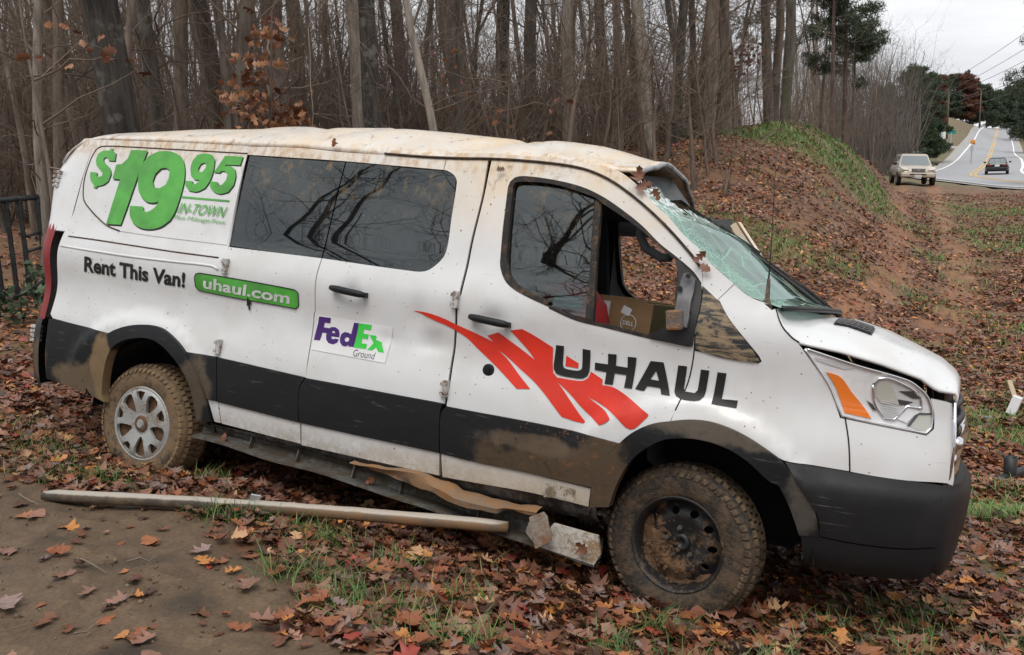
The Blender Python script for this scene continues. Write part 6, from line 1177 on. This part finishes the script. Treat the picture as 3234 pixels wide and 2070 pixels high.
mb=MB(); mb.box((h-.02,0,.55),(.16,1.66,.24)); bp_=mb.obj('front_bumper',pm,suv,bevel=.06); mb=MB(); mb.box((h+.06,0,.58),(.03,.80,.07)); mb.obj('air_intake',BLKP,bp_); mb=MB(); mb.box((h+.075,0,.50),(.02,.34,.13)); mb.obj('licence_plate',plain('plate',(.6,.6,.58),.5),bp_)
# --- dark sedan driving away
dx,dy=43.4,78.0; sed,pm2,h,w=car('moving_sedan','dark sedan driving away on the grey road',(dx,dy,float(rz(dx,dy)[0])+.01),math.atan2(.87,.485),(0,0),4.75,1.80,.26,.92,.94,1.40,(.75,-1.55,-.05,-.95,.80,.58),(.012,.013,.016),'sedan')
for sg in (1,-1):
    mb=MB(); mb.box((-h-.0,sg*.60,.78),(.06,.36,.13)); mb.obj('tail_light',plain('tail_red',(.16,.006,.006),.3),sed,bevel=.03)
mb=MB(); mb.box((-h-.02,0,.76),(.03,.36,.17)); mb.obj('licence_plate',plain('plate2',(.7,.7,.72),.5),sed); mb=MB(); mb.box((-h+.02,0,.48),(.20,1.66,.26)); mb.obj('rear_bumper',pm2,sed,bevel=.06)
# --- dark vehicle at the right edge and one cresting the hill are tiny; bins by the drive
bx_,by_=99,168.5; mb=MB(); mb.box((0,0,.55),(.75,.75,1.1),tap=1.08); bo=empty('wheelie_bin',(bx_+6.5,by_-3,gz(bx_+6.5,by_-3)),.5); tag(bo,'dark bin beside the driveway at the right edge','bin'); mb.obj('bin_body',BLKP,bo,bevel=.05); mb=MB(); mb.box((0,0,1.14),(.82,.86,.08)); mb.obj('lid',BLKP,bo,bevel=.02)
# --- poles and wires
POLE=muddy('weathered_pole',(.085,.062,.045),(.14,.11,.085),3,.9,.4,.6); GALV=plain('galvanised',(.45,.46,.47),.5,.4)
def pole(x,y,zt,label,arms,lean=0,r=.16):
    z0=gz(x,y)-.3; o=empty('utility_pole',(x,y,z0)); tag(o,label,'pole','utility poles'); h=zt-z0; mb=MB(); mb.tube([(0,0,0),(lean*.5,0,h*.5),(lean,0,h)],[r,r*.85,r*.68],10); mb.obj('pole_shaft',POLE,o,True)
    for dz,ln in arms:
        mb=MB(); mb.bar((lean-ln/2,-.15,h-dz),(lean+ln/2,-.15,h-dz),.11,.13); a=mb.obj('crossarm',POLE,o)
        for s in (-.46,-.2,.2,.46): mb=MB(); mb.revolve([(0,.22),(.05,.2),(.06,.1),(.03,0)],8,'z',(lean+ln*s,-.15,h-dz+.06)); mb.obj('insulator',GALV,a,True)
    return o
p1=pole(23.6,60,8.3,'tall dark utility pole between the mound and the parked SUV',[(.15,1.3)],-.25,.15); mb=MB(); mb.revolve([(0,0),(.25,.02),(.27,.1),(.27,.75),(.2,.85),(0,.88)],12,'z',(-.75,-.2,7.3)); mb.obj('transformer',GALV,p1,True)
p2=pole(58.5,125,9.9,'utility pole with several crossarms behind the parked SUV',[(.1,2.9),(.9,2.5),(1.7,2.5),(2.6,1.6)],.12,.2)
p3=pole(71,150,6.6,'short utility pole beside the white sign',[(.2,1.2)],0,.18); p4=pole(92,185,14.5,'utility pole on the slope left of the far road',[(.1,2.6)],0,.2); p5=pole(136,255,19.5,'small utility pole near the crest of the road',[(.1,2.4)],0,.22); p6=pole(101,205,13.5,'slim utility pole on the grassy hill',[(.1,2.2)],0,.2)
mb=MB(); mb.box((0,0,0),(.4,.06,.5)); pb=empty('white_pole_box',(71,149.75,gz(71,150)+2.2)); 
bpy.data.objects.remove(pb)
WIRE=plain('wire',(.10,.10,.11),.6)
def wire(a,b,sag,r,label):
    a=Vector(a);b=Vector(b); P=[a.lerp(b,t)-Vector((0,0,4*sag*t*(1-t))) for t in np.linspace(0,1,14)]; mb=MB(); mb.tube(P,r,4); mb.obj('power_wire',WIRE,None,True,label=label,cat='wire',group='overhead wires')
for k,(za,zb,dy) in enumerate(((9.9,14.6,0),(9.1,13.6,.3),(8.9,12.6,.5),(8.0,11.3,.8),(7.4,10.3,1.0))):
    wire((58.5+.3*k,125,za),(30+4*k*.2,38+dy,zb-2.2),.9,.022,['topmost','second from the top','third from the top','fourth from the top','lowest'][k]+' wire crossing the pale sky at the right')
for k,(a,b,s_) in enumerate((((58.5,125,8.8),(92,185,14.3),.9),((58.5,125,8.0),(92,185,13.9),1.2),((23.4,60,6.2),(58.5,125,7.4),1.4),((23.4,60,5.6),(58.5,125,6.6),1.8),((92,185,14.3),(136,255,19.3),1.2),((58.5,125,7.0),(71,150,6.4),.5))): wire(a,b,s_,.03,['upper wire between the crossarm pole and the hill pole','lower wire between the crossarm pole and the hill pole','upper wire from the near pole to the crossarm pole','lower wire from the near pole to the crossarm pole','wire from the hill pole to the crest pole','short wire to the pole beside the sign'][k])
wire((23.4,60,2.4),(-2,40,3.3),.5,.012,'thin pale wire running low along the wood')
# --- signs
sg_=empty('roadside_sign',(77.8,160,gz(77.8,160)),-.45); tag(sg_,'white two-post sign beside the side road','sign')
for s in (-1,1): mb=MB(); mb.box((s*1.25,0,1.0),(.28,.28,2.6)); mb.obj('post',PAINTW,sg_)
mb=MB(); mb.box((0,-.02,2.05),(2.8,.16,2.1)); bd=mb.obj('sign_board',PAINTW,sg_,bevel=.02); mb=MB(); mb.box((0,-.115,2.1),(2.0,.02,1.2)); mb.obj('sign_face',plain('pale_face',(.55,.60,.62),.6),bd)
s2_=empty('street_sign',(80.6,160.5,gz(80.6,160.5)),-.45); tag(s2_,'small teal street sign right of the white sign','sign'); mb=MB(); mb.tube([(0,0,0),(0,0,2.6)],.09,8); mb.obj('post',GALV,s2_); mb=MB(); mb.box((0,0,2.75),(1.5,.06,.7)); mb.obj('sign_plate',plain('teal',(.02,.22,.19),.5),s2_)
s3_=empty('utility_cabinet',(54.5,117,gz(54.5,117)),.3); tag(s3_,'small pale box sign behind the pole by the SUV','box'); mb=MB(); mb.box((0,0,1.25),(1.9,.3,1.1)); mb.obj('cabinet',GALV,s3_,bevel=.03); mb=MB(); mb.box((0,0,.35),(.15,.15,.9)); mb.obj('post',GALV,s3_)
s4_=empty('marker_post',(59.5,113,gz(59.5,113))); tag(s4_,'grey marker post on the verge by the side road','post'); mb=MB(); mb.tube([(0,0,0),(0,0,2.3)],.09,8); mb.obj('shaft',GALV,s4_); mb=MB(); mb.box((0,-.05,1.9),(.35,.05,.8)); mb.obj('plate',GALV,s4_)
s5_=empty('orange_barrel',(97.5,185,gz(97.5,185))); tag(s5_,'orange marker on the grass left of the road','marker'); mb=MB(); mb.revolve([(0,0),(.5,0),(.45,.5),(.38,1.0),(0,1.02)],12,'z'); mb.obj('drum',plain('orange',(.55,.22,.03),.6),s5_,True)
# --- pipe fence / gate at the left
FM=plain('dark_green_black_pipe',(.030,.034,.036),.5,.2,var=.4,vs=14)
gt=empty('pipe_gate',(-5.88,11,0)); tag(gt,'dark metal pipe gate end at the left edge','gate')
GTP=[(0,0),(-.14,-.15),(-.25,-.25),(-.35,-.40),(-.44,-.55)]
mb=MB(); mb.tube([(.02,.02,1.465)]+[(p[0],p[1],1.46-.008*i) for i,p in enumerate(GTP)][1:]+[(-.75,-1.0,1.38)],.036,10); mb.obj('top_rail',FM,gt,True); mb=MB(); mb.tube([(0,0,.42),(-.14,-.15,.345),(-.25,-.25,.255),(-.44,-.55,.16)],.030,10); mb.obj('bottom_rail',FM,gt,True)
for i,p in enumerate(GTP): mb=MB(); mb.bar((p[0],p[1],.40-.09*i),(p[0]+.01,p[1],1.45),.055,.03,up=(0,1,0)); mb.obj('upright',FM,gt,bevel=.006)
for z in (1.03,.84): mb=MB(); mb.tube([(0,0,z),(-.14,-.15,z-.045)],.02,8); mb.obj('short_bar',FM,gt,True)
# --- fallen sill trim on the ground
a=Vector((-2.46,4.30,.018)); b=Vector((-.05,3.93,-.088)); ax=(b-a).normalized(); up=Vector((0,0,1)); up=(up-ax*up.dot(ax)).normalized(); sd=ax.cross(up)
rows=[]
for i,t in enumerate(np.linspace(0,1,30)):
    p=a.lerp(b,t)+up*(.016*math.sin(math.pi*t)); row=[]; k=1-.35*max(0,1-t/.04) if t<.04 else (1-.25*max(0,(t-.96)/.04) if t>.96 else 1)
    for q in np.linspace(-35,215,12): an=math.radians(q); row.append(tuple(p+(sd*math.cos(an)*.030+up*math.sin(an)*.032)*(k+.05*math.sin(23*t+q*.01)*math.sin(61*t))))
    rows.append(row)
mb=MB(); mb.grid(rows)
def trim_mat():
    m=M('muddy_toplit_trim'); co=m.coord('Generated'); gx_,gy_,gz_=m.xyz(m.coord()); nrm=m.n('ShaderNodeNewGeometry'); nz_=m.xyz(nrm.outputs['Normal'])[2]; no=m.noise(7,6,.7,m.coord()); 
    top=m.step(m.math('ADD',nz_,m.mul(m.math('SUBTRACT',no,.5),.5)),.55,.75); c=m.mix(m.step(gx_,-1.6,-.7),(.06,.047,.035),(.20,.115,.055)); c=m.mix(m.step(no,.45,.62),c,(.13,.095,.06)); m.bsdf(Base_Color=m.mix(m.mul(top,.75),c,(.46,.42,.36)),Roughness=.5); return m.m  # mud tones, plus a highlight painted pale onto the upward-facing faces
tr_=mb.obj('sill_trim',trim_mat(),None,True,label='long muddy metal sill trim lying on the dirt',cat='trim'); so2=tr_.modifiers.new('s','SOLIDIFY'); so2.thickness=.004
mb=MB(); c_=a.lerp(b,.475)+up*.04; mb.box(tuple(c_+up*.018-sd*.005),(.05,.012,.05),Euler((.2,.3,.2)).to_matrix()); mb.obj('clip',GALV,tr_,bevel=.004)
# --- debris near the ditch
def debris(name,label,x,y,fn): o=empty(name,(x,y,gz(x,y)),random.random()*3); tag(o,label,'debris','crash debris'); fn(o); return o
def f1(o): mb=MB(); mb.box((0,0,.12),(.26,.10,.22),Euler((.3,.2,0)).to_matrix()); mb.obj('white_shard',WHV,o,bevel=.01); mb=MB(); mb.bar((.1,0,.15),(.42,.1,.30),.05,.03); mb.obj('splinter',plain('raw_wood',(.42,.33,.22),.8),o)
def f2(o): mb=MB(); mb.tube([(-.28,0,.05),(.30,.05,.05)],.045,10); mb.obj('black_tube',BLKP,o,True); mb=MB(); mb.revolve([(.05,0),(.055,.18),(.045,.18),(.04,0)],12,'z',(0,0,.06)); mb.obj('black_cup',BLKP,o,True)
def f3(o): mb=MB(); mb.box((0,0,.03),(.16,.10,.02),Euler((.1,.2,0)).to_matrix()); mb.obj('plastic_piece',GALV,o)
debris('broken_shard','white broken shard with a wood splinter beside the ditch',5.72,9.6,f1); debris('broken_pipe','black broken pipe pieces on the leaves beside the bumper',4.32,7.25,f2); debris('plastic_scrap','pale plastic scrap left of the white shard',5.2,9.3,f3); debris('plastic_scrap','small grey scrap right of the black pipes',4.75,7.5,f3)
# things inside the cab
bxo=empty('cardboard_box'); bxo.matrix_world=VAN.matrix_world@Matrix.Translation((-.50,-.36,.92))@Euler((0,.05,-.12)).to_matrix().to_4x4(); tag(bxo,'brown cardboard box standing on the passenger seat','box')
CARD=plain('cardboard',(.30,.18,.09),.85,var=.15,vs=5); mb=MB(); mb.box((0,0,.25),(.30,.40,.50)); mb.obj('carton',CARD,bxo,bevel=.004)
mb=MB(); mb.box((-.02,0,.503),(.27,.40,.006)); mb.obj('flap',CARD,bxo)
mb=MB(); mb.box((.01,-.202,.445),(.05,.003,.04),Euler((0,.3,0)).to_matrix()); mb.obj('label_sticker',WHV,bxo); mb=MB(); mb.tube([(math.cos(t)*.042+.03,-.203,math.sin(t)*.042+.385) for t in np.linspace(0,6.283,24)],.0025,4,False); rg_=mb.obj('round_logo',WHV,bxo)
text_on('logo_lettering','DELL',[(.0,-.2035,.374),(.06,-.2035,.374),(.06,-.2035,.396),(.0,-.2035,.396)],WHV,rg_,bold=.02,surf=None)
mb=MB(); mb.box((-.115,-.202,.42),(.06,.003,.12)); mb.obj('shipping_label',WHV,bxo)
rb=empty('red_bag'); rb.matrix_world=VAN.matrix_world@Matrix.Translation((-.78,-.62,1.28)); tag(rb,'red bag slumped behind the passenger window glass','bag'); mb=MB(); 
rows=[[(math.cos(t)*r_*1.15,math.sin(t)*r_*.8,z) for t in np.linspace(0,2*math.pi,16,endpoint=False)] for r_,z in ((.02,-.16),(.17,-.15),(.20,-.02),(.17,.10),(.11,.18),(.02,.20))]; mb.grid(rows,True); mb.obj('bag_body',plain('red_cloth',(.42,.018,.022),.6,var=.2,vs=9),rb,True); mb=MB(); mb.box((.05,-.165,.10),(.14,.01,.06),Euler((-.3,0,.2)).to_matrix()); mb.obj('paper_tag',plain('teal_paper',(.30,.50,.48),.6),rb)
# ---------- evergreens, brown-leaved saplings, shrubs ----------
def clump_mesh(name,centers,rads,per,size,cols,seed,stretch=(1,1,1),needle=False):
    r=np.random.default_rng(seed); VV=[];CC=[]
    for c,R_ in zip(centers,rads):
        d=r.normal(0,1,(per,3)); d/=np.linalg.norm(d,axis=1)[:,None]; p=np.asarray(c)+d*(R_*r.random((per,1))**.45)*np.array(stretch)
        a=r.normal(0,1,(per,3)); a/=np.linalg.norm(a,axis=1)[:,None]; b=np.cross(a,r.normal(0,1,(per,3))); b/=np.linalg.norm(b,axis=1)[:,None]; s=size*r.uniform(.6,1.3,(per,1)); wd=.12 if needle else .55
        q=np.stack([p-a*s-b*s*wd*.6,p+a*s*.2-b*s*wd,p+a*s,p+b*s*wd],1); VV.append(q.reshape(-1,3)); cc=cols[r.integers(0,len(cols),per)]*r.uniform(.7,1.25,(per,1)); CC.append(np.repeat(cc,4,0))
    V=np.concatenate(VV); F=np.arange(len(V)).reshape(-1,4); return mesh_np(name,V,F,False,np.concatenate(CC))
FOL=M('foliage'); FOL.bsdf(Base_Color=FOL.attr(),Roughness=.7); FOL=FOL.m
PG=np.array([(.030,.052,.024),(.045,.068,.030),(.022,.038,.020),(.060,.078,.038)]); RB=np.array([(.13,.040,.022),(.17,.065,.035),(.085,.035,.022)])
def pine(x,y,ht,crown0,rad,label,seed,r0=.16,side=1.0,dense=1.0,cols=PG,name='pine_tree',group='pines and evergreens',sz=.17):
    r=np.random.default_rng(seed); z0=gz(x,y); o=empty(name,(x,y,z0-.2),r.uniform(0,6)); tag(o,label,'tree',group); T_=TB(); st=wander(r,(0,0,0),(0,0,1),ht,10,.012,.05); T_.tube(st,r0*np.linspace(1,.25,11),8); obj('trunk',T_.mesh('trunk'),BK[3],o)
    B_=TB(); cs=[];rs_=[]
    for k in range(int(26*dense)):
        t=r.uniform(crown0,1); i=t*10; p=st[int(min(i,9))]+(st[int(min(i,9))+1]-st[int(min(i,9))])*(i-int(min(i,9))); a=r.uniform(0,6.28); ln=rad*(1.15-.75*(t-crown0)/(1-crown0+1e-6))*r.uniform(.6,1.15); P=wander(r,p,(math.cos(a),math.sin(a),r.uniform(-.05,.35)),ln,4,.12,.04); B_.tube(P,max(.012,r0*.2)*np.linspace(1,.3,5),4)
        for q in (2,3,4):
            for _ in range(2): cs.append(P[q]+r.normal(0,.18*rad*.4,3)); rs_.append(rad*r.uniform(.13,.26))
    obj('branches',B_.mesh('branches'),TWIG,o); obj('crown',clump_mesh('crown',cs,rs_,int(46*dense**.3),sz,cols,seed,(1.1,1.1,.6),True),FOL,o); return o
pine(17.6,46,12,.50,2.0,'pine with dark green needles above the mound',1,.17,dense=1.5); pine(16.2,44,13,.55,2.2,'pine with a sparse crown left of the dark pole',2,.16,dense=1.2); pine(14.2,48,14,.5,2.2,'slender pine standing deep behind the mound',3,.15); pine(20.2,52,9.5,.6,1.8,'low pine crown touching the utility pole top',8,.13)
pine(34.2,55,12.5,.42,2.7,'dark pine at the right edge of the view',4,.2,dense=2.4)
CED=np.array([(.030,.058,.020),(.045,.080,.026),(.022,.042,.016)])
pine(55.6,120,12.5,.06,3.2,'dense green cedar behind the crossarm pole',6,.25,dense=3.2,cols=CED,name='cedar_tree',sz=.36); pine(58.8,124,11.8,.06,3.0,'dense green cedar just right of the crossarm pole',7,.25,dense=3.2,cols=CED,name='cedar_tree',sz=.36); pine(52.2,122,10.0,.1,2.6,'smaller green cedar left of the crossarm pole',16,.25,dense=2.6,cols=CED,name='cedar_tree',sz=.36)
pine(71.5,147,12.5,.30,1.3,'rust-red oak beside the dense cedars',9,.25,dense=3,cols=RB,name='oak_tree',group='far trees along the road',sz=.4)
ORD=['first','second','third','fourth','fifth','sixth','seventh','eighth','ninth','tenth','eleventh','twelfth','thirteenth','fourteenth','fifteenth','sixteenth','seventeenth','eighteenth','nineteenth','last']
for k,(u_,y_,h_,c_,w_) in enumerate(((2945,270,12,PG,3.6),(2962,275,12,PG,3.6),(2985,280,12,PG,3.8),(3003,284,14,RB,4),(3022,290,13,PG,3.8),(3040,286,15,RB,4.2),(3062,295,14,RB,4),(3084,290,13,PG,5),(3104,300,13,PG,5),(3124,335,14,PG,5.5),(3148,348,14,PG,5.5),(3172,348,15,PG,6),(3196,340,16,PG,6),(3222,330,17,PG,6),(3250,318,17,PG,6),(3244,230,15,PG,5),(3262,170,14,PG,4.5),(3290,130,13,PG,4))):
    pine(ray_xy(u_,y_),y_,h_,.12,w_,['dark green','rust brown'][1 if c_ is RB else 0]+' tree in the far row, '+ORD[k]+' along the road',40+k,.25,dense=2.2,cols=c_,name='far_tree',group='far trees along the road',sz=.6)
def leafy_sapling(x,y,boxes,n,label,seed,ht,size=.13,cols=None,name='leafy_sapling'):
    r=np.random.default_rng(seed); z0=gz(x,y); o=empty(name,(x,y,z0)); tag(o,label,'tree','saplings with brown leaves'); T_=TB(); st=wander(r,(0,0,-.1),(0,0,1),ht,9,.03,.04); T_.tube(st,.028*np.linspace(1,.3,10),6); pos=[];
    B_=TB()
    for cx,cz,rx,rz2,k in boxes:
        base=st[int(np.clip((cz)/ht*9,0,9))]; tip=np.array((cx,r.uniform(-.3,.3),cz)); P=np.linspace(base,tip,5); P[1:-1]+=r.normal(0,.05,(3,3)); B_.tube(P,.010*np.linspace(1,.4,5),4)
        for _ in range(k):
            q=np.array((cx+r.normal(0,rx*.5),r.normal(0,.22),cz+r.normal(0,rz2*.5))); pos.append(q)
            if _%3==0: m_=(q+tip)/2+r.normal(0,.05,3); B_.tube(np.array([tip,m_,q]),[.004,.003,.002],3)
    obj('trunk',T_.mesh('trunk'),BK[0],o); obj('branches',B_.mesh('branches'),TWIG,o)
    pos=np.array(pos); N_=len(pos); nr=r.normal(0,1,(N_,3)); nr[:,2]*=.5; Rm_=rotmats(N_,nr,.3,r); va=r.integers(0,len(LV),N_); cl=(cols if cols is not None else np.array([(.24,.095,.040),(.17,.062,.030),(.32,.155,.075),(.12,.045,.024)])); cc=cl[r.integers(0,len(cl),N_)]*r.uniform(.7,1.2,(N_,1))
    obj('leaves',leaves_mesh('leaves',pos,size*r.uniform(.55,1.05,N_),Rm_,va,cc,LV),LEAF,o); return o
leafy_sapling(-2.42,9.0,[(.0,3.05,.22,.22,40),(-.14,2.68,.28,.22,66),(.08,2.55,.28,.20,66),(.27,2.45,.22,.18,60),(-.22,2.32,.18,.2,40),(.1,2.26,.28,.2,50),(.36,1.98,.28,.12,56),(.0,1.90,.28,.14,50),(-.24,1.84,.18,.14,34),(.1,1.76,.22,.12,30),(.05,3.35,.18,.2,30),(.0,1.60,.28,.15,24)],0,'sapling hung with rusty brown leaves behind the van roof',3,3.6,.135)
leafy_sapling(-4.1,8.0,[(.35,2.95,.25,.12,5),(.62,2.78,.20,.15,6),(.05,2.72,.2,.1,4),(.75,2.62,.12,.2,4),(.95,1.9,.15,.1,2)],0,'thin sapling with a few orange leaves above the rear of the van',5,3.4,.13)
leafy_sapling(-.05,13.0,[(.0,2.1,.3,.2,6),(-.5,2.5,.4,.3,6),(.5,1.9,.3,.2,5),(.9,2.4,.3,.3,5),(-.9,2.9,.3,.3,6)],0,'sparse sapling with scattered orange leaves above the roof ridge',6,3.6,.12)
leafy_sapling(5.9,23.0,[(.2,2.0,.5,.2,46),(.0,1.5,.4,.2,34),(.5,1.75,.3,.2,26)],0,'brown-leaved oak sprout beside the large grey oak on the mound',7,2.6,.16,np.array([(.17,.052,.028),(.12,.038,.022)]))
leafy_sapling(2.2,24,[(-.3,1.6,.8,.3,34),(.6,2.3,.6,.4,26),(-1.0,2.9,.6,.4,20)],0,'russet-leaved understory tree above the roof front',8,4,.13,np.array([(.16,.055,.03),(.2,.09,.045)]))
# green shrub beside the gate
sh_=empty('green_shrub',(-5.05,9.9,gz(-5.05,9.9))); tag(sh_,'low green leafy shrub behind the pipe gate','shrub'); r=np.random.default_rng(8); cs=[(r.normal(0,.35),r.normal(0,.3),r.uniform(.15,.62)) for _ in range(18)]; obj('foliage',clump_mesh('foliage',cs,[.16]*18,26,.055,np.array([(.045,.075,.035),(.065,.10,.05),(.03,.055,.028)]),4),FOL,sh_); T_=TB()
for c in cs: T_.tube(np.linspace((0,0,0),c,4),[.008,.007,.005,.003],4)
obj('stems',T_.mesh('stems'),TWIG,sh_)
# trees standing behind the photographer, mirrored in the van windows
MIR=[(-4.6,-.6,'big',.95),(-6.5,1.0,'big',.8),(-3.2,-3.0,'med',1.5),(-8.5,-2.0,'big',1.0),(-5.5,-4.5,'med',1.6),(-10.5,.8,'med',1.5),(-1.8,-5.5,'big',.9),(-7.5,-7,'big',1.1),(1.5,-4.5,'med',1.4),(-12,-5,'big',1.0),(-4.2,-9,'med',1.7),(3.5,-7,'big',.9),(-15,-1,'big',1.1),(-10,-11,'big',1.2),(0,-11,'big',1.1),(6,-4,'med',1.3),(-9.6,3.0,'med',1.1),(-13,4,'med',1.3)]
for k,(x_,y_,k_,s_) in enumerate(MIR): plant(k_,x_*1.7,(y_-4)*1.6+2,s_*.95,(_tr.normal(0,.06),_tr.normal(0,.06)),BK[1],'bare tree across the track, mirrored in the van windows','trees mirrored in the windows')
for k,(x_,y_,h_) in enumerate(((-9,-3.5,6),(-6,-6.5,5.5),(-12,-2,6.5),(-3,-8,5.5),(-16,2,7),(2.5,-9,6))): pine(x_,y_,h_,.06,1.8,'dark low evergreen across the track, mirrored in the van windows',90+k,.1,dense=1.6,name='evergreen_tree',group='evergreens mirrored in the windows',sz=.12)

# dead leaves stuck to the wreck
STK=[(-.405,-.885,2.005,.15,'brown leaf caught at the torn top corner of the windshield'),(-.375,-.885,1.955,.16,'large brown leaf hanging over the windshield pillar top'),(-.335,-.80,1.93,.12,'small rusty leaf on the shattered glass edge'),(-.06,-.965,1.648,.13,'brown leaf stuck to the lower windshield pillar'),(-.03,-.968,1.60,.10,'small leaf below the one on the windshield pillar'),(-2.18,-.845,2.105,.10,'pinkish leaf lying on the roof edge above the side window'),(-1.13,-.87,2.00,.09,'leaf bits at the upper corner of the front door'),(-2.62,-1.0,.385,.13,'curled leaf caught on the rear end of the step rail'),(-1.62,-1.0,.345,.12,'leaf caught on the middle of the step rail'),(-.42,-1.06,.275,.13,'dark leaf stuck to the pale end of the step rail')]
for i,(x_,y_,z_,s_,lb) in enumerate(STK):
    o=bpy.data.objects.new('stuck_leaf',LM[i%len(LM)]); o.matrix_world=VAN.matrix_world@Matrix.Translation((x_,y_-.012,z_))@Euler((math.radians(88)+.15*math.sin(i*3),i*1.3,.15*math.sin(i*5))).to_matrix().to_4x4()@Matrix.Scale(s_*.55,4); COL.objects.link(o); tag(o,lb,'leaf','leaves stuck to the van')
